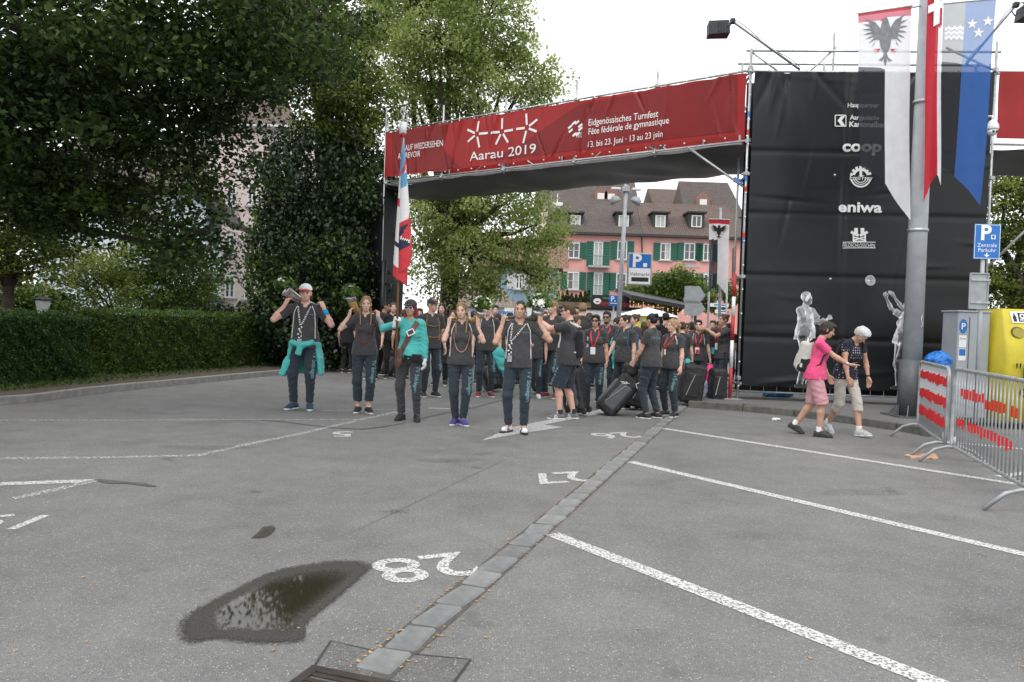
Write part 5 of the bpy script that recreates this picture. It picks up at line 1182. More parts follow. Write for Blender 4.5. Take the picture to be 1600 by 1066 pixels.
# far flag on its own pole
fp = pole('flag_pole', 1127, 510, 325, 21, .04, 'slim pole with distant eagle flag left of the scaffold tower', -1, cat='flag pole')
pole('flag_pole', 1107, 510, 372, 27, .04, 'bare slim pole left of the distant eagle flag', 3, cat='flag pole'); pole('bare_pole', 1136, 510, 440, 23, .035, 'short bare grey pole right of the distant eagle flag', 0, cat='pole')
r4, pt4, cl4 = hang_flag('hanging_flag', 'small distant white and black eagle flag beyond the arch', [(1108, 343), (1140, 344), (1107, 458), (1136, 462)], 20.9,
    lambda u, v: 2 if v < .05 else 0 if v < .27 else (1 if u < .46 else 0), nu=20, nv=50, seed=4.0, end=lambda u: 1-.14*max(0, 1-abs(u-.5)/.5))
eagle(r4, pt4, .5, .165, .95, .19, FEK, cl4, off=.012)
print('street', time.time()-T0)
# ------------------------------------------------------------------ houses
def tile_mat(name, c0, c1, rows, cols):
    ma, n, b = new_mat(name); L = n.links; tc = n.nodes.new('ShaderNodeTexCoord')
    br = n.nodes.new('ShaderNodeTexBrick'); mp = n.nodes.new('ShaderNodeMapping'); L.new(tc.outputs['UV'], mp.inputs[0]); L.new(mp.outputs[0], br.inputs['Vector'])
    br.inputs['Scale'].default_value = 1.0; br.inputs['Brick Width'].default_value = 1/cols; br.inputs['Row Height'].default_value = 1/rows; br.inputs['Mortar Size'].default_value = 0.09/rows; br.inputs['Mortar Smooth'].default_value = 0.6
    br.inputs['Color1'].default_value = (*c0, 1); br.inputs['Color2'].default_value = (*c1, 1); br.inputs['Mortar'].default_value = (*[c*.35 for c in c0], 1); br.inputs['Bias'].default_value = 0
    no = n.nodes.new('ShaderNodeTexNoise'); no.inputs['Scale'].default_value = 7; no.inputs['Detail'].default_value = 5; L.new(tc.outputs['UV'], no.inputs['Vector'])
    mx_ = n.nodes.new('ShaderNodeMixRGB'); mx_.blend_type = 'MULTIPLY'; mx_.inputs[0].default_value = .5; L.new(br.outputs['Color'], mx_.inputs[1]); L.new(no.outputs['Fac'], mx_.inputs[2])
    g2 = n.nodes.new('ShaderNodeGamma'); g2.inputs[1].default_value = .8; L.new(mx_.outputs[0], g2.inputs[0]); L.new(g2.outputs[0], b.inputs['Base Color']); b.inputs['Roughness'].default_value = .85
    bp = n.nodes.new('ShaderNodeBump'); bp.inputs['Distance'].default_value = .05; bp.inputs['Strength'].default_value = .7; bp.invert = True; L.new(br.outputs['Fac'], bp.inputs['Height']); L.new(bp.outputs[0], b.inputs['Normal'])
    MATS[name] = ma; return ma
TILE = tile_mat('brown_roof_tiles', (0.105, 0.068, 0.055), (0.15, 0.095, 0.075), 22, 60); TILE2 = tile_mat('dark_roof_tiles', (0.075, 0.058, 0.052), (0.11, 0.082, 0.07), 22, 50); TILE3 = tile_mat('red_roof_tiles', (0.20, 0.095, 0.06), (0.15, 0.075, 0.05), 14, 20)
TILE4 = tile_mat('pale_roof_tiles', (0.22, 0.17, 0.13), (0.16, 0.12, 0.09), 14, 20)
PINK = M_('pink_plaster', (0.62, 0.31, 0.27), 0.9, 0.06, 1.2, 0.1, 8); PALE = M_('pale_pink_plaster', (0.62, 0.52, 0.48), 0.9, 0.06, 1.5, 0.1, 8); PBLUE = M_('pale_blue_plaster', (0.50, 0.60, 0.63), 0.9, 0.06, 1.5); BLUEG = M_('blue_grey_plaster', (0.20, 0.28, 0.34), 0.9, 0.07, 1.5)
GREEN = M_('green_shutter', (0.02, 0.115, 0.075), 0.6, 0.15, 20); WFR = M_('white_window_frame', (0.66, 0.66, 0.64), 0.5); STN = M_('grey_stone_trim', (0.36, 0.36, 0.35), 0.8, 0.1, 6); DORM = M_('dark_dormer', (0.028, 0.028, 0.025), 0.6, 0.2)
GLASS = M_('window_glass', (0.05, 0.06, 0.065), 0.06, 0.3, 1.0, spec=0.8); CURT = M_('net_curtain', (0.42, 0.43, 0.42), 0.9, 0.15, 9); WSH = M_('white_shutter', (0.55, 0.57, 0.57), 0.6); WOOD = M_('planter_wood', (0.20, 0.14, 0.09), 0.8, 0.25, 12)
def uvq(me, uvs):
    ul = me.uv_layers.new(name='UVMap')
    for i, u in enumerate(uvs): ul.data[i].uv = u
def roof_quad(pts, mat, parent, name='roof'):
    me = mesh_np(name, pts, [(0, 1, 2, 3)]); uvq(me, [(0, 0), (1, 0), (1, 1), (0, 1)]); return link(name, me, mat, parent)
class House:
    def __init__(s, name, label, Y, xl, xr, ytop, ybot, mat, deep=9.0, cat='house'):
        s.Y = Y; a = AT(xl, ytop, Y); b_ = AT(xr, ytop, Y); s.x0, s.x1 = a.x, b_.x; s.zt = (a.z+b_.z)/2; s.root = empty(name, ((a.x+b_.x)/2, Y, 0), 0, label, cat); s.o = s.root.location.copy()
        MB().box((0, deep/2, s.zt/2), (s.x1-s.x0, deep, s.zt)).build('wall', mat, s.root)
    def L(s, x, y, d=0.0): return AT(x, y, s.Y)-s.o+Vector((0, -d, 0))
    def window(s, xl, xr, yt, yb, shutters=None, sill=True, curtain=False, bars=1, door=False, frame=.09):
        a, b_ = s.L(xl, yt), s.L(xr, yb); w_ = b_.x-a.x; h = a.z-b_.z; c = Vector(((a.x+b_.x)/2, 0, (a.z+b_.z)/2))
        f = MB()
        for bx in ((c.x-w_/2+frame/2, c.z, frame, h), (c.x+w_/2-frame/2, c.z, frame, h), (c.x, c.z+h/2-frame/2, w_-2*frame, frame), (c.x, c.z-h/2+frame/2, w_-2*frame, frame), (c.x, c.z, frame*1.1, h-2*frame)): f.box((bx[0], -.05, bx[1]), (bx[2], .10, bx[3]))
        for k in range(1, bars+1): 
            for sx in (-1, 1): f.box((c.x+sx*w_/4, -.04, c.z-h/2+h*k/(bars+1)), (w_/2-frame*1.6, .05, .035))
        wo = f.build('window', WFR, s.root)
        for sx in (-1, 1): MB().box((c.x+sx*w_/4, -.015, c.z), (w_/2-frame*1.4, .02, h-2*frame)).build('pane', CURT if curtain and sx == (1 if curtain == 1 else sx) else GLASS, wo)
        MB().box((c.x, -.02, c.z+h/2+.07), (w_+.3, .06, .14)).build('lintel', STN, wo)
        if sill: MB().box((c.x, -.10, c.z-h/2-.05), (w_+.35, .22, .10)).build('sill', STN if not door else WFR, wo)
        if shutters:
            for sx in (-1, 1):
                sh = MB().box((c.x+sx*(w_/2+.33), -.06, c.z), (.62, .05, h+.05)).build('shutter', shutters, s.root)
                nb_ = 9
                for k in range(nb_): MB().box((c.x+sx*(w_/2+.33), -.095, c.z-h/2+h*(k+.5)/nb_), (.48, .03, h/nb_*.55), Matrix.Rotation(.35, 3, 'X')).build('slat', shutters, sh)
        return wo
# --- pink house beyond the arch
ph = House('pink_house', 'pink house with green shutters and brown tiled dormer roof', 71, 862, 1185, 370, 500, PINK, 10)
for (xl, xr, yt, yb, kw) in ((888, 905, 379, 404, {}), (965, 979, 377, 406, {}), (1032, 1047, 380, 407, {'curtain': 1}), (1069, 1085, 380, 407, {}), (1099, 1112, 381, 408, {}),
                             (887, 904, 425, 453, {'curtain': 1}), (963, 978, 427, 454, {}), (1032, 1047, 428, 454, {}), (1069, 1085, 428, 455, {}), (1099, 1112, 428, 455, {})):
    ph.window(xl, xr, yt, yb, GREEN, **kw)
for yt, yb in ((378, 416), (426, 462)):
    ph.window(928, 941, yt, yb, GREEN, sill=False, curtain=2, bars=0, door=True)
    a = ph.L(918, yb+1); b_ = ph.L(951, yb+1); bal = MB().box(((a.x+b_.x)/2, -.45, a.z), (b_.x-a.x, .9, .18)).build('balcony', STN, ph.root)
    for z in (.95, .1): MB().tube([(a.x, -.86, a.z+z), (b_.x, -.86, a.z+z)], .025, 6).build('rail', GREEN, bal)
    for k in range(15): x = a.x+(b_.x-a.x)*k/14; MB().tube([(x, -.86, a.z+.1), (x, -.86, a.z+.95)], .014, 4).build('baluster', GREEN, bal)
pd_ = ph.L(1077, 418); MB().prism([(-.95, 0), (.95, 0), (0, .42)], -.12, .05, Matrix.Translation(pd_) @ Matrix.Rotation(R(90), 4, 'X')).build('pediment', STN, ph.root)
zr = AT(1000, 318, 76).z; ze = ph.zt
MB().box((0, -.25, ze+.05), (ph.x1-ph.x0+.4, .7, .22)).build('gutter', DORM, ph.root)
xm = ph.L(1003, 370).x; xl_, xr_ = ph.x0-ph.o.x, ph.x1-ph.o.x
rf1 = roof_quad([(xl_-.2, -.5, ze+.1), (xm, -.5, ze+.1), (xm, 4.5, zr), (xl_-.2, 4.5, zr)], TILE2, ph.root); rf2 = roof_quad([(xm+.02, -.5, ze+.1), (xr_+.2, -.5, ze+.1), (xr_-2.0, 4.5, zr), (xm+.02, 4.5, zr)], TILE, ph.root)
roof_quad([(xr_+.2, 9.5, ze+.1), (xl_-.2, 9.5, ze+.1), (xl_-.2, 4.5, zr), (xr_-2.0, 4.5, zr)], TILE, ph.root)
MB().tube([ph.L(1002.5, 370, .12), ph.L(1003.5, 420, .12)], .06, 8).build('downpipe', DORM, ph.root)
MB().tube([ph.L(1145, 388, .12), ph.L(1144, 440, .12)], .05, 8).build('downpipe', DORM, ph.root)
for xc, hw_ in ((900, 10.5), (976, 11.5), (1034, 11.5), (1091, 12)):
    a = ph.L(xc-hw_, 331); b_ = ph.L(xc+hw_, 358); w_ = b_.x-a.x; h = a.z-b_.z; c = Vector(((a.x+b_.x)/2, .7, (a.z+b_.z)/2))
    dm = MB().box(c+Vector((0, 1.1, 0)), (w_, 2.2, h)).build('dormer', DORM, ph.root); MB().box(c+Vector((0, 1.0, h/2+.06)), (w_+.35, 2.7, .14)).build('dormer_roof', DORM, dm)
    f = MB(); 
    for bx in ((-.42, 0, .1, h*.72), (.42, 0, .1, h*.72), (0, h*.33, .74, .09), (0, -h*.33, .74, .09), (0, 0, .08, h*.6)): f.box(c+Vector((bx[0], -.05, bx[1])), (bx[2], .1, bx[3]))
    f.build('window', WFR, dm); MB().box(c+Vector((0, -.01, 0)), (.8, .03, h*.66)).build('pane', CURT if xc != 1091 else GLASS, dm)
# white vent and chimney pots, roof window
q = ph.L(874, 320); MB().box(q+Vector((0, 3.5, -.5)), (.75, .75, 1.7)).build('chimney', WSH, rf1); MB().box(q+Vector((0, 3.5, .5)), (1.0, 1.0, .4), None, .05).build('chimney_cap', WFR, rf1); MB().tube([q+Vector((0, 3.5, .6)), q+Vector((0, 3.5, 1.6))], .05, 6).build('antenna', WFR, rf1)
q = ph.L(877, 320); MB().tube([q+Vector((0.2, 1.8, -1.9)), q+Vector((.2, 1.8, .2))], .16, 8).build('stove_pipe', DGREY, rf1)
q = ph.L(930, 325); MB().box(q+Vector((0, 3.7, -.06)), (.8, .5, .5), Matrix.Rotation(.7, 3, 'X')).build('roof_window', WFR, rf1)
GAB = M_('brown_gable', (.10, .075, .062), .9, .2, 3)
# --- roofs behind
def roof_house(name, label, Y, xl, xr, ye, yr, wallm, tm_, dormers=(), hip=0.0, depth=9):
    a, b_ = AT(xl, ye, Y), AT(xr, ye, Y); r = AT((xl+xr)/2, yr, Y+depth/2); root = empty(name, ((a.x+b_.x)/2, Y, 0), 0, label, 'house'); w_ = b_.x-a.x; z0 = (a.z+b_.z)/2
    MB().box((0, depth/2, z0/2), (w_-.4, depth-.6, z0)).build('wall', wallm, root); hw_ = w_/2; k = hip*w_
    rf = roof_quad([(-hw_, 0, z0), (hw_, 0, z0), (hw_-k, depth/2, r.z), (-hw_+k*.2, depth/2, r.z)], tm_, root); roof_quad([(hw_, depth, z0), (-hw_, depth, z0), (-hw_+k*.2, depth/2, r.z), (hw_-k, depth/2, r.z)], tm_, root)
    MB().add([(hw_, 0, z0), (hw_, depth, z0), (hw_-k, depth/2, r.z)], [(0, 1, 2)]).build('gable', GAB, root); MB().add([(-hw_, depth, z0), (-hw_, 0, z0), (-hw_+k*.2, depth/2, r.z)], [(0, 1, 2)]).build('gable', GAB, root)
    for xc, yc in dormers:
        p = AT(xc, yc, Y+depth*.2)-root.location
        d_ = MB().prism([(-.7, -.7), (.7, -.7), (.7, .5), (0, 1.15), (-.7, .5)], -1.6, .5, Matrix.Translation(p) @ Matrix.Rotation(R(90), 4, 'X')).build('dormer', M_('dormer_clay', (0.23, 0.12, 0.09), .8), root); MB().box(p+Vector((0, -.52, -.1)), (.75, .06, .9)).build('window', WFR, d_)
    return root
roof_house('old_town_house', 'dark roofed old house with two gabled dormers behind the pink house', 84, 838, 1000, 322, 282, PALE, TILE2, [(938, 308), (954, 309)], 0)
roof_house('old_town_house', 'low brown roof behind the right half of pink house', 86, 1020, 1085, 320, 296, WSH, TILE, [], .1)
roof_house('old_town_house', 'steep high brown roof at right beyond pink house by scaffold', 80, 1070, 1165, 338, 285, BLUEG, TILE2, [(1097, 318)], .12)
# --- blue grey house and low tiled roof, centre
bh = House('blue_house', 'blue grey house with white shutters behind the middle tree', 58, 738, 874, 418, 500, BLUEG, 7)
bh.window(806, 816, 429, 452, WSH); bh.window(838, 848, 430, 453, WSH)
roof_quad([(-4, -.5, bh.zt), (4, -.5, bh.zt), (4, 3.5, bh.zt+2.6), (-4, 3.5, bh.zt+2.6)], TILE3, bh.root); roof_quad([(4, 7.5, bh.zt), (-4, 7.5, bh.zt), (-4, 3.5, bh.zt+2.6), (4, 3.5, bh.zt+2.6)], TILE3, bh.root)
sh0 = AT(770, 480, 46); shed = empty('low_house', (sh0.x, 46, 0), 0, 'low white building with hipped red brown tiled roof behind the marchers', 'house'); L_ = lambda x, y, d=0: AT(x, y, 46+d)-shed.location
ze = L_(770, 480).z; zr = L_(765, 434, 3).z; x0, x1, xr1 = L_(700, 480).x, L_(812, 480).x, L_(768, 434, 3).x
MB().box(((x0+x1)/2, 3.2, ze/2), (x1-x0-.5, 5.6, ze)).build('wall', M_('white_plaster', (.62, .64, .66), .9), shed)
roof_quad([(x0, 0, ze), (x1, 0, ze), (xr1, 3, zr), (x0, 3, zr)], TILE4, shed); roof_quad([(x1, 0, ze), (x1, 6, ze), (xr1+.01, 3, zr), (xr1, 2.98, zr)], TILE3, shed); roof_quad([(x1, 6, ze), (x0, 6, ze), (x0, 3, zr), (xr1, 3, zr)], TILE4, shed)
MB().add([L_(788, 481, -.3), L_(835, 482, -.3), L_(835, 496, -.3), L_(788, 495, -.3)], [(0, 3, 2, 1)]).build('advert_panel', WFR, shed)
vs_, fs_ = text_geo('www.jetto', .42, 'LEFT', .01, 1, .2); pq = L_(776, 491, -.36); mb = MB(); flat_on(mb, (vs_, fs_), lambda x, y: Vector((pq.x+x, pq.y, pq.z+y))); mb.build('lettering', BLUE, shed)
# --- left houses behind the hedge
lp = House('pale_house', 'pale pink plaster house with white casement windows behind the hedge', 50, 318, 455, 196, 520, PALE, 9)
for xl, xr, yt, yb in ((352, 367, 430, 466), (383, 399, 432, 469), (353, 367, 366, 397), (385, 400, 360, 402), (355, 370, 292, 324), (420, 433, 362, 402), (419, 432, 432, 468), (388, 402, 290, 322)): lp.window(xl, xr, yt, yb, None, bars=2, frame=.1)
w_ = lp.x1-lp.x0; roof_quad([(-w_/2-.6, -.8, lp.zt-.1), (w_/2+.6, -.8, lp.zt-.1), (w_/2-2, 4.5, lp.zt+4), (-w_/2+.5, 4.5, lp.zt+4)], TILE, lp.root); MB().box((0, -.4, lp.zt-.16), (w_+1, .9, .12)).build('eaves', WSH, lp.root)
lb = House('pale_blue_house', 'pale blue house glimpsed through the shrubs on the left', 44, 60, 322, 300, 520, PBLUE, 2.5)
for xl, xr, yt, yb in ((158, 172, 392, 418), (212, 226, 322, 348), (232, 244, 322, 348), (222, 232, 470, 492), (120, 132, 392, 418), (260, 272, 392, 418)): lb.window(xl, xr, yt, yb, WSH if xl < 240 and yt < 400 else None, bars=1)
w_ = lb.x1-lb.x0; roof_quad([(-w_/2-.6, -.8, lb.zt), (w_/2+.6, -.8, lb.zt), (w_/2-1, 2.4, lb.zt+3.5), (-w_/2+.5, 2.4, lb.zt+3.5)], TILE2, lb.root)
a = lb.L(318, 300, .1); b_ = lb.L(358, 345, .1); MB().add([a, b_, b_+Vector((0, 0, -.35)), a+Vector((0, 0, -.35)), a+Vector((0, 3, 0)), b_+Vector((0, 3, 0)), b_+Vector((0, 3, -.35)), a+Vector((0, 3, -.35))], [(0, 3, 2, 1), (4, 5, 6, 7), (0, 1, 5, 4), (3, 7, 6, 2), (1, 2, 6, 5), (0, 4, 7, 3)]).build('verge_roof', TILE2, lb.root)
# --- food stand
fs0 = AT(920, 490, 33); st = empty('food_stand', (fs0.x, 33, 0), 0, 'white food stall with black burger sign behind the crowd', 'food stall'); L_ = lambda x, y, d=0: AT(x, y, 33+d)-st.location
a, b_ = L_(838, 481), L_(988, 481); MB().box(((a.x+b_.x)/2, 1.2, a.z/2), (b_.x-a.x, 2.4, a.z)).build('body', WFR, st); MB().box(((a.x+b_.x)/2, 1.15, a.z+.04), (b_.x-a.x+.1, 2.5, .08)).build('roof_edge', BLK, st)
a, b_ = L_(924, 460.5, -.1), L_(983, 484, -.1); cx, cz = (a.x+b_.x)/2, (a.z+b_.z)/2; sgn = MB().box((cx, -.1, cz), (b_.x-a.x, .1, a.z-b_.z)).build('sign_board', BLK, st)
MS = Matrix.Translation((cx, -.155, cz)); txt(sgn, 'PREMIUM BURGER', .20, .17, -.16, RD, .002, bold=.02, M=MS, width=.78); txt(sgn, 'HAMBURGER GRILL', .095, .1, .13, M_('sign_green', (.1, .5, .35), .6), .002, M=MS); plane_geo(sgn, MS, 'burger_emblem', WHS, disc(-.56, .02, .17, 18, .13), .002); plane_geo(sgn, MS, 'burger_emblem', RD, disc(-.56, .0, .07, 12, .03), .004)
MB().add([L_(850, 484, -.05), L_(982, 487, -.05), L_(982, 500, -.05), L_(850, 500, -.05)], [(0, 3, 2, 1)]).build('white_panel', WHS, st)
txt(st, 'Burger & Grill', .22, L_(915, 492).x, L_(915, 492).z, SIGNB, .06) if False else None
pg = empty('pergola', (AT(1040, 490, 31).x, 31, 0), 0, 'black pergola roof hung with small warm string lights', 'pergola'); L_ = lambda x, y, d=0: AT(x, y, 31+d)-pg.location
a, b_ = L_(986, 467), L_(1092, 487); BU = M_('warm_bulb', (1, .6, .2), .5); 
bn = BU.node_tree.nodes['Principled BSDF']; bn.inputs['Emission Color'].default_value = (1, .5, .15, 1); bn.inputs['Emission Strength'].default_value = 1.3
MB().add([a, b_, b_+Vector((0, 5, .5)), a+Vector((0, 5, .5)), a+Vector((0, 0, .16)), b_+Vector((0, 0, .16)), b_+Vector((0, 5, .66)), a+Vector((0, 5, .66))], [(0, 3, 2, 1), (4, 5, 6, 7), (0, 1, 5, 4), (2, 3, 7, 6), (1, 2, 6, 5), (3, 0, 4, 7)]).build('roof', BLK, pg)
for x in (990, 1040, 1088):
    p = L_(x, 480); MB().box((p.x, .1, 1.1), (.09, .09, 2.2)).build('post', BLK, pg); MB().box((p.x, 4.8, 1.1), (.09, .09, 2.2)).build('post', BLK, pg)
MB().box(((a.x+b_.x)/2, 5, 1.2), (b_.x-a.x, .1, 2.4)).build('back_wall', M_('dark_planks', (.03, .026, .022), .8, .3, 6), pg)
k = 0
for row, y0 in ((0, 472), (1, 475), (2, 478)):
    for i in range(13):
        t = i/12; x = 990+92*t; p = L_(x, y0+16*t+1.6*math.sin(t*26+row), 0.3+row*1.2); MB().lathe([(.005, .022), (.018, .008), (.018, -.008), (.005, -.022)], p, 6).build('bulb', BU, pg)
um = empty('parasol', (AT(1012, 490, 29.5).x, 29.5, 0), 0, 'white parasol opened beside the pergola', 'parasol'); zt2 = AT(1012, 481, 29.5).z
cp_ = [(.02, .0), (.5, -.10), (1.05, -.26), (1.18, -.33)]; MB().lathe([(r, zt2+z) for r, z in reversed(cp_)], n=16).build('canopy', WHS, um); MB().tube([(0, 0, 0), (0, 0, zt2-.02)], .03).build('pole', STEEL, um)
yb_ = empty('yellow_banner', (AT(1010, 505, 28.5).x, 28.5, 0), 0, 'yellow banner with small emblems seen between heads in the crowd', 'banner'); p0_ = AT(994, 491, 28.5)-yb_.location; p1_ = AT(1024, 525, 28.5)-yb_.location
MB().box(((p0_.x+p1_.x)/2, 0, (p0_.z+p1_.z)/2), (p1_.x-p0_.x, .04, p0_.z-p1_.z)).build('sheet', M_('banner_yellow', (.72, .6, .02), .6), yb_); MB().tube([(p0_.x, .04, 0), (p0_.x, .04, p0_.z)], .025).build('leg', STEEL, yb_); MB().tube([(p1_.x, .04, 0), (p1_.x, .04, p0_.z)], .025).build('leg', STEEL, yb_)
for x in (.25, .75): plane_geo(yb_, Matrix.Translation((p0_.x+(p1_.x-p0_.x)*x, -.03, p0_.z-.22)), 'emblem', SIGNB, poly_tri([(-.07, .1), (.07, .1), (.07, -.03), (0, -.11), (-.07, -.03)]), 0)
# planter boxes and small conifers on the terrace
pl = empty('planter_fence', (AT(895, 480, 36).x, 36, 0), 0, 'row of wooden planter slats on the terrace beside sign', 'planter'); a = AT(865, 471, 36)-pl.location; b_ = AT(925, 483, 36)-pl.location
for i in range(26): x = a.x+(b_.x-a.x)*(i+.5)/26; MB().box((x, 0, a.z/2), ((b_.x-a.x)/26*.86, .04, a.z)).build('slat', WOOD, pl)
# garden lanterns behind the hedge
for px, py, lab in ((67, 480, 'white glass garden lantern rising above the left hedge'), (335, 478, 'dark topped garden lantern above the right hedge')):
    p = AT(px, py, 16.5 if px < 100 else 23.5); ln = empty('garden_lantern', (p.x, p.y, 0), 0, lab, 'lantern'); z = p.z
    MB().tube([(0, 0, 0), (0, 0, z-.18)], .03, 8).build('post', BLK, ln); MB().lathe([(.10, -.18), (.17, .14)], (0, 0, z), 6).build('glass', M_('milk_glass', (.62, .65, .66), .3), ln); MB().lathe([(.24, .14), (.22, .17), (.05, .24), (.02, .27)], (0, 0, z), 6).build('cap', BLK, ln)
print('houses', time.time()-T0)
# ------------------------------------------------------------------ vegetation
LIME_D = leaf_mat('lime_leaf_shaded', (0.011, 0.026, 0.006), (0.034, 0.066, 0.014), (0.10, 0.155, 0.032), .35)  # leaf colour darkened to carry the backlit shade of the overhanging crown
LIME = leaf_mat('lime_leaf', (0.11, 0.16, 0.035), (0.29, 0.37, 0.10), (0.52, 0.56, 0.25), .58)
LIME_M = leaf_mat('lime_leaf_mid', (0.05, 0.085, 0.016), (0.15, 0.20, 0.038), (0.33, 0.37, 0.09), .55)
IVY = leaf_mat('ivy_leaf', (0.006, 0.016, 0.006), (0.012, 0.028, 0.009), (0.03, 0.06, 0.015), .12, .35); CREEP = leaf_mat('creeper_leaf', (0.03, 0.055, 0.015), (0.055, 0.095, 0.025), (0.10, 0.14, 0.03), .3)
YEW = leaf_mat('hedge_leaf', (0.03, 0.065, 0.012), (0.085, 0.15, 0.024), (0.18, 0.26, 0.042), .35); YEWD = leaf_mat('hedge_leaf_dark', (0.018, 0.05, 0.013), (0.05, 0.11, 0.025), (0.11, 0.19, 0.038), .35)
SHRUB = leaf_mat('shrub_leaf', (0.035, 0.07, 0.012), (0.08, 0.14, 0.02), (0.16, 0.24, 0.04), .4); PLANE = leaf_mat('plane_leaf', (0.04, 0.085, 0.015), (0.11, 0.17, 0.03), (0.22, 0.28, 0.06), .4)
BARK = M_('bark', (0.045, 0.036, 0.028), 0.95, 0.3, 8, 0.8, 25); CONI = leaf_mat('conifer_leaf', (.02, .045, .012), (.04, .075, .02), (.07, .11, .03), .2)
def leaf_mesh(name, C, size, mat, rs, up=0.5, parent=None, tint=None, asp=0.62, droop=0.25):
    n = len(C); N = rs.normal(size=(n, 3)); N[:, 2] = np.abs(N[:, 2])*(.6+up)+up; N /= np.linalg.norm(N, axis=1)[:, None]
    A = rs.normal(size=(n, 3)); A[:, 2] -= droop*2; A -= N*np.sum(A*N, 1)[:, None]; A /= np.linalg.norm(A, axis=1)[:, None]+1e-9; B = np.cross(N, A)
    s = (size*rs.uniform(.6, 1.35, n))[:, None]; w_ = s*asp
    V = np.stack([C-A*s*.5, C+B*w_*.5+N*s*.06-A*s*.08, C+A*s*.55-N*s*.10, C-B*w_*.5+N*s*.06-A*s*.08], 1).reshape(-1, 3)
    me = mesh_np(name, V, quads=np.arange(4*n).reshape(-1, 4)); t = np.clip(tint if tint is not None else rs.uniform(0, 1, n), 0, 1).astype(np.float32)
    at = me.attributes.new('tint', 'FLOAT', 'POINT'); at.data.foreach_set('value', np.repeat(t, 4)); return link(name, me, mat, parent)
def clumps(lobes, n, rs, lo=.6):
    v = np.array([l[1]**2 if np.isscalar(l[1]) else l[1][0]*l[1][2] for l in lobes]); idx = rs.choice(len(lobes), n, p=v/v.sum()); out = []
    for i in idx:
        c, r = lobes[i]; r = np.array([r, r, r*.8] if np.isscalar(r) else r); d = rs.normal(size=3); d /= np.linalg.norm(d); out.append(np.array(c)+d*r*(rs.uniform(lo**2, 1)**.5))
    return np.array(out), idx
def tree(name, label, base, tr, lobes, ncl, per, leaf, cr, mat, seed, cat='tree', group=None, fork=None, up=.5, flat=.55, twig=True):
    rs = np.random.RandomState(seed); base = Vector(base); root = empty(name, base, 0, label, cat, group); lobes = [(np.array(c, float)-np.array(base), r) for c, r in lobes]
    cc, idx = clumps(lobes, ncl, rs); rad = cr*rs.uniform(.6, 1.3, ncl)
    C = np.repeat(cc, per, 0); off_ = rs.normal(size=(ncl*per, 3)); off_ /= np.linalg.norm(off_, axis=1)[:, None]; off_ *= (rs.uniform(0, 1, ncl*per)**.45)[:, None]*np.repeat(rad, per)[:, None]; off_[:, 2] = off_[:, 2]*flat-.35*np.repeat(rad, per)*(np.hypot(off_[:, 0], off_[:, 1])/np.repeat(rad, per))**2
    tint = np.repeat(rs.uniform(.05, .85, ncl), per)+rs.normal(0, .18, ncl*per)
    leaf_mesh('crown', (C+off_).astype(np.float32), leaf, mat, rs, up, root, tint)
    f = Vector(fork) if fork is not None else Vector((0, 0, max(2.0, min(l[0][2] for l in lobes)*.8)))
    MB().tube([(0, 0, -.1), (0.02, 0, .3), f*.5+Vector((rs.normal()*.04, rs.normal()*.04, 0)), f], [tr*1.35, tr*1.05, tr*.95, tr*.8], 12).build('trunk', BARK, root, True)
    for i, (c, r) in enumerate(lobes):
        c = Vector(c); m1 = f.lerp(c, .45)+Vector((rs.normal()*.25, rs.normal()*.25, abs(rs.normal())*.3)); m2 = m1.lerp(c, .5)+Vector((rs.normal(), rs.normal(), rs.normal()))*.16*min(2, (c-m1).length/3); MB().tube([f-Vector((0, 0, .2)), f.lerp(m1, .5)+Vector((rs.normal()*.12, rs.normal()*.12, .1)), m1, m2, c], [tr*.55, tr*.45, tr*.32, tr*.18, tr*.05], 7).build('limb', BARK, root, True)
    if twig:
        mb = MB(); 
        for j in range(0, ncl, 5):
            c = Vector(lobes[idx[j]][0]); e = Vector(cc[j]); mb.tube([c, c.lerp(e, .5)+Vector((0, 0, .12)), e], [tr*.11, tr*.07, .006], 4, caps=False)
        tag(mb.build('twigs', BARK, root), kind='stuff')
    return root
def LB_(x, y, Y, r): return (tuple(AT(x, y, Y)), r)
# big dark lime overhanging from the left
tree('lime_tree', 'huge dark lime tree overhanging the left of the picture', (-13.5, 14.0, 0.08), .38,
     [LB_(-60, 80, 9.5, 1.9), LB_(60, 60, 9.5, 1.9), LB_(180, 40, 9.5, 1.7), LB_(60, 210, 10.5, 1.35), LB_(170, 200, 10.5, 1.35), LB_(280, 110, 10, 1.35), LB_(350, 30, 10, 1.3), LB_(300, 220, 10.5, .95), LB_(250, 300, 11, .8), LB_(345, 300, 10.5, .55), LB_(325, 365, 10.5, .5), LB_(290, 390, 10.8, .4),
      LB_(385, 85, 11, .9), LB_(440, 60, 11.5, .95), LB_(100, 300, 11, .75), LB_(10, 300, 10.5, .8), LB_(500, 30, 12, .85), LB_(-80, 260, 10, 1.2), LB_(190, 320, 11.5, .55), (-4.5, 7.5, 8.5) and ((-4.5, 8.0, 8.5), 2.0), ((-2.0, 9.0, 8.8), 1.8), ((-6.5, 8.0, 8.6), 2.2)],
     640, 165, .085, .6, LIME_D, 1, fork=(1.5, -.8, 3.8))
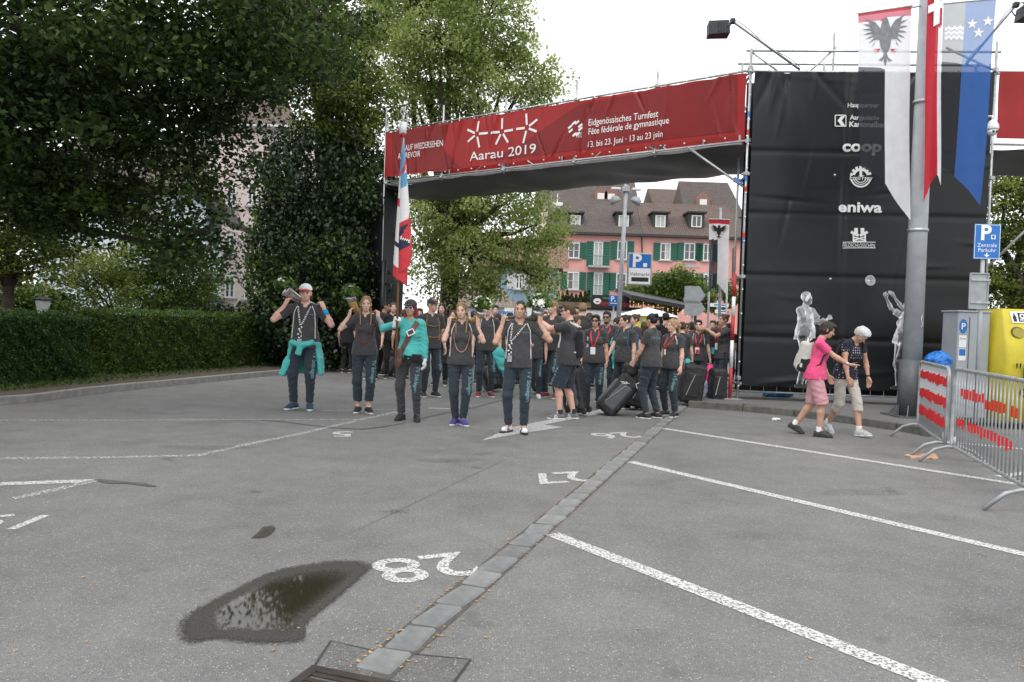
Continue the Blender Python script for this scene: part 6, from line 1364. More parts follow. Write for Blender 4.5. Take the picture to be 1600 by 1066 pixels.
# ivy clad lime whose crown arches right
ivy0 = G(475, 576)
def ivy_lobe(x, y, Y, r): return LB_(x, y, Y, r)
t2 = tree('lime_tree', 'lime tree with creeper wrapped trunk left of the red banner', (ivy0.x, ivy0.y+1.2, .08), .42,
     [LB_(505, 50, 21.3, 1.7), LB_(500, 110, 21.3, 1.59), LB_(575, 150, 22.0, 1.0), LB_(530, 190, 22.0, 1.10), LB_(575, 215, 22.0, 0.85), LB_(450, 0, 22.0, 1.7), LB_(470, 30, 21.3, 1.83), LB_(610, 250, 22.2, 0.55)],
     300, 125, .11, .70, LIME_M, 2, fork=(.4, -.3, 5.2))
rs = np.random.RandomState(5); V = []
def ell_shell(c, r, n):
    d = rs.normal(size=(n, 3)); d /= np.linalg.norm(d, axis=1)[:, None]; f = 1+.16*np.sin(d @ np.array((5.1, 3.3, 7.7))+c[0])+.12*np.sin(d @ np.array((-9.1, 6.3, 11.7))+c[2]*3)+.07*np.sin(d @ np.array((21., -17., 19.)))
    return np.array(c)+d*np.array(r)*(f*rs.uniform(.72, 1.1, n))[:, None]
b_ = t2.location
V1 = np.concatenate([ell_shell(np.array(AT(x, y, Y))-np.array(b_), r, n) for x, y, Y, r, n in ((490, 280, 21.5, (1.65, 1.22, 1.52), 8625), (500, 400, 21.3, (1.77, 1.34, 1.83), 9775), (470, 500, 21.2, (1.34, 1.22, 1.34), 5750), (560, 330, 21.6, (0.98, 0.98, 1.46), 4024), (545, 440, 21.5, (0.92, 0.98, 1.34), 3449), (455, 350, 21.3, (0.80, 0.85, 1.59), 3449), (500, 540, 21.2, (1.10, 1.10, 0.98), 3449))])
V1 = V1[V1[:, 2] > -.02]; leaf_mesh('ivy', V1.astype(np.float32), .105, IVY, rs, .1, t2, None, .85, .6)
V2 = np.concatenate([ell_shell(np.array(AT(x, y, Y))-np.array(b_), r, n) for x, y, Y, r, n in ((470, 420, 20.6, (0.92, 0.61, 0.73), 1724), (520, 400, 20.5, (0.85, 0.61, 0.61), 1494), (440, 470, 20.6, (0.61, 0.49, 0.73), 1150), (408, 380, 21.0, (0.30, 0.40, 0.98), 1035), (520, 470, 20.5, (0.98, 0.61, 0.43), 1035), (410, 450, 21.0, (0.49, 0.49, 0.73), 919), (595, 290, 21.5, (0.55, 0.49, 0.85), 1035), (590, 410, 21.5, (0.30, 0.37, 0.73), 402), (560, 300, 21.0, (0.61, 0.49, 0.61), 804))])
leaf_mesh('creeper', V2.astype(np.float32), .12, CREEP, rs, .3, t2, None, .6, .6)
# middle lime behind the arch
m0 = G(701, 560); tree('lime_tree', 'tall pale green lime tree rising behind the red banner', (AT(701, 500, 27).x, 27, 0), .36,
     [LB_(660, 20, 27, 2.2), LB_(760, 30, 27, 2.0), LB_(610, 70, 26.5, 1.4), LB_(700, 100, 26.5, 1.7), LB_(790, 110, 27, 1.2), LB_(835, 110, 27, .85), LB_(650, 160, 27, 1.2), LB_(830, 160, 27, .6), LB_(720, 180, 27, 1.0), LB_(720, -60, 27, 2.4), LB_(850, 140, 27, .4),
      LB_(690, 330, 26.5, 1.3), LB_(770, 330, 26.5, 1.3), LB_(840, 350, 26.5, 1.0), LB_(660, 390, 26.5, .9), LB_(740, 400, 26.3, 1.2), LB_(820, 400, 26.5, .8), LB_(880, 375, 26.5, .5), LB_(850, 440, 26.5, .5), LB_(690, 440, 26.5, .75), LB_(760, 440, 26.5, .5), LB_(650, 330, 27, .9), LB_(640, -40, 27, 2.0), LB_(700, 300, 27, 1.2), LB_(800, 310, 27, 1.2), LB_(745, 130, 26, 1.2), LB_(690, 60, 25.6, 1.4)],
     720, 130, .115, .68, LIME, 3, fork=(0, 0, 4.0), up=.15)
# tree on the right behind the tower
tree('street_tree', 'dense green tree behind the yellow container at right edge', (AT(1590, 520, 24).x, 24, .12), .25, [LB_(1570, 300, 24, .9), LB_(1610, 290, 24, 1.1), LB_(1560, 370, 24, .85), LB_(1620, 380, 24, 1.2), LB_(1570, 440, 24, .9), LB_(1640, 450, 24, 1.1), LB_(1540, 430, 24.5, .6)], 260, 90, .11, .45, LIME_M, 4, fork=(0, 0, 2.2))
tree('plane_tree', 'low bright green pollarded tree before the pink house', (AT(1050, 500, 37).x, 37, 0), .16, [LB_(1005, 460, 37, .75), LB_(1035, 445, 37, .95), LB_(1060, 440, 37, .95), LB_(1085, 450, 37, .8), LB_(1040, 465, 37, .8), LB_(990, 455, 37, .5), LB_(1120, 465, 38, .9), LB_(1150, 455, 38, .8)], 260, 60, .13, .4, PLANE, 6, fork=(0, 0, 2.2))
# garden trees and shrubs behind the hedge
tree('garden_tree', 'small garden tree with dark forked trunk at far left', (AT(12, 520, 16).x, 16, .08), .13, [LB_(40, 390, 16, .8), LB_(-20, 400, 16, .9), LB_(80, 350, 16, .7), LB_(70, 420, 16, .6), LB_(20, 340, 16, .9), LB_(110, 370, 16.5, .5)], 150, 60, .09, .4, LIME_M, 7, fork=(0, 0, 1.9))
tree('garden_shrub', 'bright green arching shrub behind the right hedge', (AT(245, 520, 20.5).x, 20.5, .08), .06, [LB_(240, 400, 20.5, .8), LB_(290, 410, 20.5, .75), LB_(205, 430, 20.5, .6), LB_(260, 450, 20.5, .7), LB_(300, 450, 20.5, .55), LB_(225, 370, 20.5, .5)], 190, 55, .09, .38, SHRUB, 8, 'shrub', fork=(0, 0, 1.2))
tree('garden_shrub', 'thin stemmed pale shrub between the small tree and bright shrub', (AT(185, 520, 19).x, 19, .08), .05, [LB_(130, 420, 19, .7), LB_(170, 410, 19, .7), LB_(110, 460, 19, .6), LB_(190, 450, 19, .5), LB_(150, 470, 19, .5)], 120, 50, .08, .33, LIME_M, 9, 'shrub', fork=(0, 0, 1.1))
tree('garden_shrub', 'low dark rounded shrub beside the dark topped lantern', (AT(335, 520, 23).x, 23, .08), .05, [LB_(335, 490, 23, .5), LB_(318, 498, 23, .45), LB_(352, 496, 23, .45)], 60, 60, .08, .28, IVY, 10, 'shrub', fork=(0, 0, .7), twig=False)
tree('garden_shrub', 'grey green low shrub on the right of the lantern', (AT(385, 520, 24.5).x, 24.5, .08), .04, [LB_(380, 496, 24.5, .5), LB_(400, 498, 24.5, .45)], 36, 60, .07, .28, PLANE, 12, 'shrub', fork=(0, 0, .7), twig=False)
tree('garden_shrub', 'dark green shrub filling the gap between the two hedges', (AT(158, 560, 18).x, 18, .08), .05, [LB_(150, 505, 18, .55), LB_(172, 510, 18, .5), LB_(160, 545, 18, .45), LB_(140, 540, 18, .4)], 70, 60, .08, .3, IVY, 13, 'shrub', fork=(0, 0, .7), twig=False)
tree('garden_shrub', 'broad green shrub at the far left edge behind the dark hedge', (AT(15, 520, 18).x, 18.5, .08), .06, [LB_(-20, 455, 18.5, .8), LB_(25, 465, 18.5, .7), LB_(60, 475, 18.5, .55), LB_(95, 480, 18.5, .5)], 120, 75, .09, .4, SHRUB, 21, 'shrub', fork=(0, 0, .9), twig=False)
tree('garden_shrub', 'leafy green shrub in the background right of the bright arching shrub', (AT(300, 520, 24).x, 24, .08), .06, [LB_(275, 470, 24, .75), LB_(315, 470, 24, .7), LB_(215, 475, 23, .7), LB_(325, 440, 24, .5)], 120, 75, .09, .42, SHRUB, 22, 'shrub', fork=(0, 0, .9), twig=False)
# clipped hedges
def hedge(pa, pb, depth, h, label, mat, n, seed):
    rs = np.random.RandomState(seed); a, b_ = Vector(pa), Vector(pb); d = b_-a; L = d.length; root = empty('hedge', a, math.atan2(d.y, d.x), label, 'hedge', 'clipped hedges along the kerb')
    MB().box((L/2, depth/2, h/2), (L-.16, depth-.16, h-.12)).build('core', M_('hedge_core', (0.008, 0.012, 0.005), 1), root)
    u, v, f = rs.uniform(0, L, n), rs.uniform(0, 1, n), rs.choice(4, n, p=[.62, .22, .08, .08]); P = np.zeros((n, 3)); bulge = lambda u, v: .035*np.sin(u*3.1+v*5)+.03*np.sin(u*7.7-v*9)+.02*np.sin(u*17+v*21)
    j = rs.normal(0, .04, n)*np.where(rs.uniform(0, 1, n) < .04, 2.6, 1); j = np.where(f == 0, -np.abs(j)*.6+j*.4, np.abs(j)*.6+j*.4)
    P[f == 0] = np.stack([u, bulge(u, v)+j, v*h], 1)[f == 0]; P[f == 1] = np.stack([u, v*depth, h+bulge(u, v)*.8+j], 1)[f == 1]; P[f == 2] = np.stack([j+bulge(v, u), v*depth, rs.uniform(0, h, n)], 1)[f == 2]; P[f == 3] = np.stack([L+j, v*depth, rs.uniform(0, h, n)], 1)[f == 3]
    tint = .4+2.2*bulge(u*1.7, v*2)+rs.normal(0, .2, n); leaf_mesh('foliage', P.astype(np.float32), .058, mat, rs, .25, root, tint, .42, .2); return root
h1a, h1b = G(-120, 622), G(138, 597); h2a, h2b = G(178, 592), G(540, 566)
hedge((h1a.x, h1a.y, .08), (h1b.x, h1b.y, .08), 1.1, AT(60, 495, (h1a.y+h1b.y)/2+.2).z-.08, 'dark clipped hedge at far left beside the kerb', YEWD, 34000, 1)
hedge((h2a.x, h2a.y, .08), (h2b.x, h2b.y, .08), 1.2, AT(330, 492, (h2a.y+h2b.y)/2).z-.08, 'long green clipped hedge left of the marching group', YEW, 52000, 2)
# weeds at the hedge foot
rs = np.random.RandomState(8); W = []
for i in range(2400): x = rs.uniform(-40, 520); p = G(x, 624-x*.1-rs.uniform(3, 14)); W.append((p.x, p.y, .09+abs(rs.normal(0, .03))))
for cx, n in ((25, 260), (135, 420), (110, 150)):
    for i in range(n): p = G(cx+rs.normal(0, 9), 606-cx*.09); W.append((p.x, p.y+rs.normal(0, .1), .1+abs(rs.normal(0, .12))))
for i in range(900): p = G(rs.uniform(142, 176), rs.uniform(560, 592)); W.append((p.x, p.y, .1+abs(rs.normal(0, .08))))
o = leaf_mesh('weeds', np.array(W, np.float32), .07, SHRUB, rs, .3, None, rs.uniform(0, .5, len(W)), .35); tag(o, 'low weeds and grass at the foot of the hedges', None, None, 'stuff')
# small conifers in the planters
for i, px in enumerate((872, 879, 886, 893, 900, 907, 914, 920)):
    b0 = AT(px, 472, 36.3); rt = empty('potted_conifer', (b0.x, b0.y, b0.z-.25), 0, 'small conifer in the planter row, number %s from the left' % ('first second third fourth fifth sixth seventh eighth'.split()[i]) if False else '%s small potted conifer from left in planter row' % ('first second third fourth fifth sixth seventh eighth'.split()[i]), 'conifer', 'conifers in the planter row')
    rs = np.random.RandomState(30+i); hh_ = .62+.12*rs.uniform(-1, 1); n = 420; z = rs.uniform(0, 1, n)**1.2; a = rs.uniform(0, 6.28, n); r_ = (.17*(1-z)+.02)*rs.uniform(.6, 1.1, n); leaf_mesh('crown', np.stack([r_*np.cos(a), r_*np.sin(a), .1+z*hh_], 1).astype(np.float32), .09, CONI, rs, .3, rt); MB().tube([(0, 0, -.1), (0, 0, .4)], .02, 6).build('trunk', BARK, rt)
print('veg', time.time()-T0)
# ------------------------------------------------------------------ the crowd
CH = cloth('charcoal_polo', (0.050, 0.049, 0.051)); BK = cloth('black_shirt', (0.016, 0.016, 0.018)); NV = cloth('navy_joggers', (0.026, 0.037, 0.050)); DG = cloth('dark_grey_joggers', (0.042, 0.045, 0.050))
TEAL = cloth('teal_jacket', (0.07, 0.43, 0.40), .55, .2); TEALP = M_('teal_print', (0.15, 0.32, 0.34), .7); WHC = M_('white_cotton', (0.7, 0.7, 0.7), 0.9); REDL = M_('red_lanyard', (0.62, 0.02, 0.03), .6)
SBK = M_('shoe_black', (0.015, 0.015, 0.017), .6, .3, 20); SNV = M_('shoe_navy', (0.02, 0.045, 0.085), .7); SWH = M_('shoe_white', (0.6, 0.6, 0.6), .6); SMR = M_('shoe_maroon', (0.17, 0.02, 0.03), .7); SGR = M_('shoe_grey', (0.13, 0.13, 0.14), .7); SPR = M_('shoe_purple_blue', (0.05, 0.05, 0.20), .6)
PKL = M_('pink_laces', (0.85, 0.06, 0.28), .6); PUL = M_('purple_laces', (0.28, 0.08, 0.5), .6); SOLB = M_('sole_black', (0.02, 0.02, 0.02), .7); CORDW = M_('white_cord', (0.66, 0.64, 0.6), .8); LEATH = M_('brown_leather', (0.095, 0.045, 0.035), .5, .2, 12, .2, 40)
HORN = M_('horn_amber', (0.42, 0.25, 0.07), .3, .4, 7); HORNG = M_('horn_grey', (0.10, 0.09, 0.085), .3, .4, 9); SILV = M_('silver_band', (0.5, 0.5, 0.5), .3, .15, 20, metal=.8); PETW = M_('white_petal', (0.78, 0.78, 0.72), .7); PETP = M_('lilac_petal', (0.52, 0.36, 0.5), .7); FLG = leaf_mat('bouquet_leaf', (.03, .08, .015), (.07, .14, .025), (.15, .24, .05), .3)
SUNG = M_('sunglass_lens', (0.006, 0.006, 0.007), .08)
def place(px, pf, ph_): p = G(px, pf); z = AT(px, ph_, p.y).z; return p, min(1.95, max(1.5, z))
def W(g, p): return g.root.matrix_world @ Vector(p)
def person(px, pf, ph_, yaw, label, res=.014, **sp):
    p, H = place(px, pf, ph_); sp['H'] = H/(1+sp.pop('hadj', 0.0)); sp['res'] = res; sp['cres'] = max(res, .010) if res < .011 else res
    sp.setdefault('shirt', CH); sp.setdefault('trousers', NV); sp.setdefault('shoe', SBK)
    g = build_person('person', sp, p, yaw, label, sp.get('group', 'gymnasts in charcoal shirts under the arch')); s = sp['H']/1.75
    g.mw = Matrix.Translation(p) @ Matrix.Rotation(R(yaw), 4, 'Z') @ Matrix.Scale(s, 4); g.s = s; g.yaw = yaw; g.loc = p; g.sp = sp; return g
def thing_on(g, name, label, cat, group=None):
    o = empty(name, g.loc, R(g.yaw), label, cat, group); o.scale = (g.s,)*3; return o
def glasses(g, up=False, rim=SUNG):
    H = g.H; z = .075 if up else .004; y = -.075 if up else -.098; mb = MB()
    def pt(x, yy, zz): return Vector(H(x, yy, zz))
    for s in (-1, 1):
        c = [(s*.033+.024*math.cos(a), y-.004, z+.016*math.sin(a)) for a in [i*math.pi/4 for i in range(8)]]; mb.add([pt(*q) for q in c], [tuple(range(8)) if s < 0 else tuple(range(8))])
        mb.tube([pt(*q) for q in c], .004, 5, closed=True); mb.tube([pt(s*.057, y+.005, z+.008), pt(s*.078, .0 if not up else y+.05, z+.01)], .004, 5)
    mb.tube([pt(-.01, y-.006, z+.006), pt(.01, y-.006, z+.006)], .004, 5); mb.cur = 0
    mb.build('sunglasses', rim, g.root)
def cap(g, crown_m, visor_m, yaw=0, flat=False, vis=.075):
    H = g.H; Rh = g.Rh; Ry = g.Rh @ rot('Z', yaw)
    c = g.part('cap', [Ell(H(0, .012, .040), (.094, .112, .092), Rh)], crown_m, cuts=[(H(0, 0, .042), Rh @ np.array((0, .12, -1.0)))], res=.009)
    P = lambda x, y, z: g.hc+Ry @ np.array((x, y, z), float)
    g.part('visor', [Ell(P(0, -.115, .050), (.078, vis, .010), Ry @ rot('X', 8 if not flat else 0))], visor_m, c, res=.008, cuts=[(P(0, -.075, 0), Ry @ np.array((0, 1.0, 0)))])
def logo(g, x=.045, z=1.325, size=.026): lettering(g, 'TV Schlegen', size, x, z, 0, TEALP, ('shirt',), 'chest_logo', .004)
def thigh(g, x=.135, z=.86, size=.075): lettering(g, 'TV Schlegen', size, x, z, -92, TEALP, ('trousers', 'shorts'), 'trouser_lettering', .006, bold=.0008)
def lanyard(g, tip=(0.0, 1.12), card=(.045, .065), sp_=.075):
    for s in (-1, 1):
        P = [(s*.062, 1.46), (s*sp_, 1.40), (tip[0]+s*.012, tip[1]+.03)]
        pts = []
        for a, b_ in zip(P[:-1], P[1:]):
            for i in range(8): t = i/8; pts.append((a[0]+(b_[0]-a[0])*t, a[1]+(b_[1]-a[1])*t))
        pts.append(P[-1]); V = []
        for x, z in pts:
            y = front_y(g, x, z, ('shirt',)); y = -.06 if y is None else y; V += [(x-.011, y-.008, z), (x+.011, y-.008, z)]
        MB().add(V, [(2*i, 2*i+1, 2*i+3, 2*i+2) for i in range(len(pts)-1)]).build('lanyard_strap', REDL, g.root)
    y = front_y(g, tip[0], tip[1]-.05, ('shirt',)) or -.12; MB().box((tip[0], y-.014, tip[1]-.04), (card[0]*2, .006, card[1]*2), None, .002).build('badge', WHS, g.root)
def cords(g, xs=.125, z1=1.0):
    for s in (-1, 1): skin_tube(g, [(s*.10, 1.455, 0), (s*xs, 1.36, -.08), (s*(xs+.012), 1.2, -.09), (s*(xs+.02), z1, -.05)], .0065, 'bag_cord', CORDW, off=.008)
def horn(g, pts, radii, m_, label, band=True):
    o = thing_on(g, 'drinking_horn', label, 'horn', 'ceremonial horns of the front row'); P = []
    pts = [Vector(p) for p in pts]; N = 18; V = []; rr_ = []
    for i in range(N+1):
        t = i/N*(len(pts)-1); k = min(int(t), len(pts)-2); f = t-k; a, b_, c, d = pts[max(k-1, 0)], pts[k], pts[k+1], pts[min(k+2, len(pts)-1)]
        V.append(.5*((2*b_)+(-a+c)*f+(2*a-5*b_+4*c-d)*f*f+(-a+3*b_-3*c+d)*f**3)); rr_.append(radii[0]+(radii[1]-radii[0])*(i/N)**1.3)
    MB().tube(V, rr_, 14).build('horn_body', m_, o, True)
    if band: MB().tube([V[-3], V[-2], V[-1], V[-1]+(V[-1]-V[-2])*.5], [rr_[-3]+.004, rr_[-2]+.004, rr_[-1]+.004, rr_[-1]+.012], 14).build('silver_rim', SILV, o, True)
    MB().lathe([(.004, -.03), (.015, -.015), (.018, 0), (.012, .02)], V[0], 8).build('tip_knob', SILV, o, True); return V[-1]
def bouquet(g, c, r, label, petals, seed=0, ndot=18):
    o = thing_on(g, 'flower_bouquet', label, 'bouquet', 'bouquets in the horns'); rs = np.random.RandomState(seed); c = np.array(c, float)
    d = rs.normal(size=(260, 3)); d[:, 2] = np.abs(d[:, 2]); d /= np.linalg.norm(d, axis=1)[:, None]; leaf_mesh('greenery', (c+d*r*rs.uniform(.3, 1.15, 260)[:, None]).astype(np.float32), .075, FLG, rs, .2, o)
    for i in range(ndot):
        d = rs.normal(size=3); d[2] = abs(d[2])+.2; d /= np.linalg.norm(d); p = Vector(c+d*r*rs.uniform(.75, 1.05)); Mq = Vector(d).to_track_quat('Z', 'Y').to_matrix(); m_ = petals[i % len(petals)]; k = r*.30*rs.uniform(.7, 1.2); mb = MB(); vs = [Vector((0, 0, k*.15))]+[Vector((k*(1 if j % 2 else .62)*math.cos(j*math.pi/6), k*(1 if j % 2 else .62)*math.sin(j*math.pi/6), k*(.45 if j % 2 else .2))) for j in range(12)]
        mb.add([p+Mq @ v for v in vs], [(0, 1+j, 1+(j+1) % 12) for j in range(12)]); mb.add([p+Mq @ (v*.55+Vector((0, 0, k*.2))) for v in vs], [(0, 1+j, 1+(j+1) % 12) for j in range(12)]); mb.build('blossom', m_, o)
    return o
def beads(g, cols, label='bead_necklace'):
    N = 64; mb = MB(); 
    for i in range(N+1):
        a = math.pi*i/N; x = -.115*math.cos(a); z = 1.41-.36*math.sin(a)**.8; y = front_y(g, x, z, ('shirt',)); y = -.07 if y is None else y
        mb.cur = 0 if i % 2 else 1; mb.lathe([(.001, -.008), (.0085, 0), (.001, .008)], (x, y-.010, z), 6)
    tag(mb.build(label, cols, g.root), kind='stuff')
def chain(g, kx=-.075, kz=1.19, whistle=True):
    cm = [M_('chain_black', (.02, .02, .022), .5), M_('chain_white', (.7, .7, .7), .5)]
    mb = MB()
    for s in (-1, 1):
        for i in range(26):
            t = i/25; x = s*.085*(1-t)**.8+kx*t if s > 0 else -.09*(1-t)+kx*t; z = 1.45+(kz-1.45)*t; y = front_y(g, x, z, ('shirt',)); y = -.07 if y is None else y
            mb.cur = i % 2; mb.box((x, y-.010, z), (.022, .012, .016), Matrix.Rotation(i*.5, 3, 'Y'))
    for i in range(14):
        y = front_y(g, kx, kz-.01*i, ('shirt',)) or -.12; mb.cur = i % 2; mb.box((kx+.02*math.sin(i*1.9), y-.014, kz-.012*i), (.026, .016, .016), Matrix.Rotation(i, 3, 'Y'))
    tag(mb.build('chain_lanyard', cm, g.root), kind='stuff'); y = front_y(g, kx, kz-.2, ('shirt',)) or -.13; MB().box((kx, y-.02, kz-.215), (.062, .02, .085), None, .005).build('pendant', M_('pendant_grey', (.28, .28, .32), .5, .3, 40), g.root)
def pack(g, label, m_, size=(.30, .16, .42), zc=1.17, cat='backpack', name='backpack', straps=True, sm=None, text=None, yoff=0.0, front=None):
    o = thing_on(g, name, label, cat); yb = front_y(g, 0, zc, ('shirt', 'jacket'), back=True) or .12; hx, hy, hz_ = size[0]/2, size[1]/2, size[2]/2; Rm = g.Rt
    c = np.array((0, yb+hy-.03+yoff, zc)); v, q = sdf_mesh([RBox(c, (hx, hy, hz_), .06, Rm), RBox(c+Rm @ np.array((0, hy*.75, -hz_*.35)), (hx*.8, hy*.55, hz_*.5), .05, Rm)], .014, .03, noise=lambda P: wrink(P, .006, 24, 5)); link('bag_body', mesh_np('bag_body', v, quads=q), m_, o, True)
    if front:
        v, q = sdf_mesh([RBox(c+Rm @ np.array((0, -.01, -hz_*.5)), (hx*1.02, hy*1.02, hz_*.52), .06, Rm)], .014, .03); link('lower_panel', mesh_np('lower_panel', v, quads=q), front, o, True)
    if straps:
        for s in (-1, 1):
            pts = []
            for x, z in ((s*.11, 1.455), (s*.125, 1.40), (s*.13, 1.32), (s*.135, 1.22), (s*.15, 1.10)):
                y = front_y(g, x, z, ('shirt', 'jacket')); pts.append((x, (y if y is not None else -.03)-.010, z))
            pts = [(s*.10, yb+.02, 1.40), (s*.105, .03, 1.475)]+pts+[(s*.175, .02, 1.04), (s*.13, yb+.01, 1.02)]; MB().tube(pts, .014, 6).build('strap', sm or m_, o, True)
    if text:
        for i, t in enumerate(text):
            vs, fs = text_geo(t, .075, 'CENTER', .003); mb = MB(); flat_on(mb, (vs, fs), lambda x, y: Vector((-x, c[1]+hy+.055, zc+.06-.10*i+y))); mb.build('lettering', WHS, o)
    return o
# ---- front row
g = person(473, 640, 445, 6, 'young man in white and red cap with teal jacket tied round his waist', .0075, w=1.08, hair='buzz', hairc='dark', shoe=SNV, skin='pink', head=(4, 4, 0), group='front row carrying horns and flag',
    rh=(-.27, -.05, 1.46), rp=(-.35, 0, -1), rf=(.35, .25, .9), rn=(.6, .6, .2), rc=.5, lh=(.26, -.06, 1.43), lp=(.4, 0, -1), lf=(-.45, .1, .9), ln=(-.5, .5, -.2), lc=.8, rft=(-.13, .03, -28, 0, 0), lft=(.10, -.03, 10, 0, 0))
cap(g, M_('cap_red', (.45, .03, .03), .8), M_('cap_red', (.45, .03, .03), .8), -8); g.part('cap_front', [Ell(g.H(0, .008, .042), (.097, .115, .094), g.Rh)], WHC, cuts=[(g.H(0, 0, .045), g.Rh @ np.array((0, .12, -1.0))), (g.H(0, -.02, 0), g.Rh @ np.array((0, 1.0, -.25)))], res=.009)
logo(g); thigh(g, .14, .82); chain(g, -.04, 1.17); cords(g, .14)
MB().tube([g.wr[1]+(g.elb[1]-g.wr[1])*t for t in (.10, .42)], .037, 12).build('blue_wristband', M_('wristband_blue', (.01, .32, .62), .8), g.root, True)
g.part('tied_jacket', [Ell((0, .0, .935), (.215, .175, .055)), Ell((0, .03, .90), (.222, .172, .06)), RBox((-.205, .06, .73), (.03, .15, .21), .025, rot('Y', 14)), RBox((.205, .06, .75), (.03, .15, .19), .025, rot('Y', -10)), RBox((-.245, -.02, .60), (.05, .08, .13), .03, rot('Y', 20)), RBox((.235, -.03, .62), (.035, .08, .13), .03, rot('Y', -5)),
    Ell((-.01, -.185, .905), (.045, .04, .045)), Cone((0, -.19, .91), (.12, -.155, .945), .035, .04), Cone((-.01, -.19, .91), (-.14, -.145, .945), .035, .04), Cone((-.02, -.20, .89), (-.055, -.20, .775), .034, .042, True), RBox((0, .175, .72), (.17, .03, .22), .025)], TEAL, k=.03, noise=lambda P: wrink(P, .007, 22, 3, (1.4, 1.4, .6)))
e = horn(g, [(.14, .06, 1.47), (.03, .13, 1.50), (-.12, .10, 1.555), (-.27, .03, 1.66)], (.016, .078), SILV, 'silver grey horn over the shoulder of the man in cap')
bouquet(g, e+Vector((-.03, 0, .05)), .13, 'loose bouquet of pale lilac flowers in the silver grey horn', [PETP, PETW], 1, 9)
g = person(567, 645, 463, 4, 'young woman with blond braids and red bead necklace holding an amber horn', .0075, fem=True, hair='braids', hairc='light', skin='fair', head=(8, 2, 0), group='front row carrying horns and flag', sock=None,
    rh=(-.235, -.05, 1.45), rp=(-.35, 0, -1), rf=(.1, .25, 1), rn=(.8, .4, 0), rc=.45, lh=(.185, -.05, 1.44), lp=(.35, -.4, -1), lf=(0, .3, 1), ln=(-.6, .5, 0), lc=.7, rft=(-.075, .02, -6, 0, 0), lft=(.085, -.04, 22, 0, 0), pants='capri', caplen=.74, laces=M_('grey_laces', (.3, .3, .3), .7))
logo(g, .03); thigh(g, .135, .80, .068); beads(g, [M_('bead_red', (.5, .06, .03), .4), M_('bead_dark', (.05, .02, .02), .4)])
MB().tube([g.wr[1]+(g.elb[1]-g.wr[1])*t for t in (.05, .5, .95)], [.034, .043, .047], 12).build('grey_arm_sleeve', M_('sleeve_grey', (.24, .25, .26), .8, .3, 30), g.root, True)
e = horn(g, [(.12, .08, 1.44), (0.0, .13, 1.47), (-.12, .09, 1.51), (-.185, .04, 1.60), (-.225, .0, 1.72)], (.02, .07), HORN, 'amber horn with silver rim beside the braided blond girl')
bouquet(g, e+Vector((0, 0, .05)), .14, 'bouquet with white daisy and lilac flowers in the amber horn', [PETP, PETW, PETP], 2, 8)
# flag bearer
g = person(637, 657, 469, -6, 'flag bearer in teal jacket with white sunglasses and red hair', .0075, fem=True, shirt=TEAL, trousers=DG, sleeve='long', hair='long', hairc='red', skin='tan', head=(-4, 2, 0), group='front row carrying horns and flag', w=1.05, hem=.90,
    rh=(-.16, -.27, 1.40), rp=(-1, .1, -.35), rf=(.25, -.1, .75), rn=(.5, -.6, 0), rc=.85, lh=(.235, -.03, .90), lp=(.6, .8, 0), lft=(.14, -.03, 16, 0, 0), rft=(-.10, .02, -12, 0, 0), sole=SOLB)
cap(g, M_('cap_dark_grey', (.035, .037, .04), .8, .3, 30), M_('cap_dark_grey', (.035, .037, .04), .8, .3, 30)); glasses(g, rim=SUNG)
mb = MB()
for s in (-1, 1): mb.tube([Vector(g.H(s*.033+.028*math.cos(a), -.103, .004+.019*math.sin(a))) for a in [i*math.pi/5 for i in range(10)]], .005, 5, closed=True)
mb.build('white_glasses_frame', WHS, g.root); thigh(g, .13, .80)
GLOVE = M_('white_glove', (.72, .72, .74), .8, .06, 20, .3, 60)
for i in (0, 1):
    pr = hand_prims(g.wr[i], g.hf[i], g.hn[i], i == 1, g.curl[i], .012); g.part('glove', [Cone(g.wr[i]-nrm(g.hf[i])*.03, g.wr[i]+nrm(g.hf[i])*.01, .037, .034)]+[Cone(p.a, p.b, p.ra+.004, p.rb+.004, k=.006) for p in pr], GLOVE, res=.008, k=.012)
def strip(g, path, wd, name, mat, names=('jacket', 'trousers'), off=.012):
    V = []; n = len(path)
    for i, (x, z) in enumerate(path):
        a, b_ = path[max(i-1, 0)], path[min(i+1, n-1)]; t = Vector((b_[0]-a[0], b_[1]-a[1])).normalized(); nx, nz = -t.y*wd/2, t.x*wd/2
        for q in (-1, 1):
            X, Z = x+q*nx, z+q*nz; y = front_y(g, X, Z, names); V.append((X, (y if y is not None else -.08)-off, Z))
    return MB().add(V, [(2*i, 2*i+1, 2*i+3, 2*i+2) for i in range(n-1)]).build(name, mat, g.root, True)
pa = [(.115-(.115+.10)*t, 1.44-.44*t) for t in [i/16 for i in range(17)]]; strip(g, pa, .075, 'leather_sash', LEATH); y = front_y(g, .045, 1.29, ('jacket',)) or -.15
mb = MB(); c = Vector((.04, y-.022, 1.285)); Mb = Matrix.Rotation(R(-26), 3, 'Y')
for dx, dz, a, b_ in ((-.05, 0, .014, .085), (.05, 0, .014, .085), (0, .036, .09, .014), (0, -.036, .09, .014)): mb.box(c+Mb @ Vector((dx, 0, dz)), (a, .012, b_), Mb)
mb.build('white_buckle', WHS, g.root)
g.part('leather_pouch', [RBox((-.115, -.185, .93), (.055, .03, .12), .02), Cone((-.115, -.2, .85), (-.115, -.215, .80), .04, .03)], LEATH); strip(g, [(-.05+.25*i/8, .935-.015*math.sin(i/8*3.1)) for i in range(9)], .05, 'waist_bag', BK, off=.02); g.part('waist_pouch', [RBox((.14, -.15, .92), (.075, .035, .055), .025)], BK)
FGR = thing_on(g, 'club_flag', 'furled blue white and red club flag on wooden pole', 'flag'); WOODP = M_('pole_wood', (.20, .10, .045), .45, .25, 20)
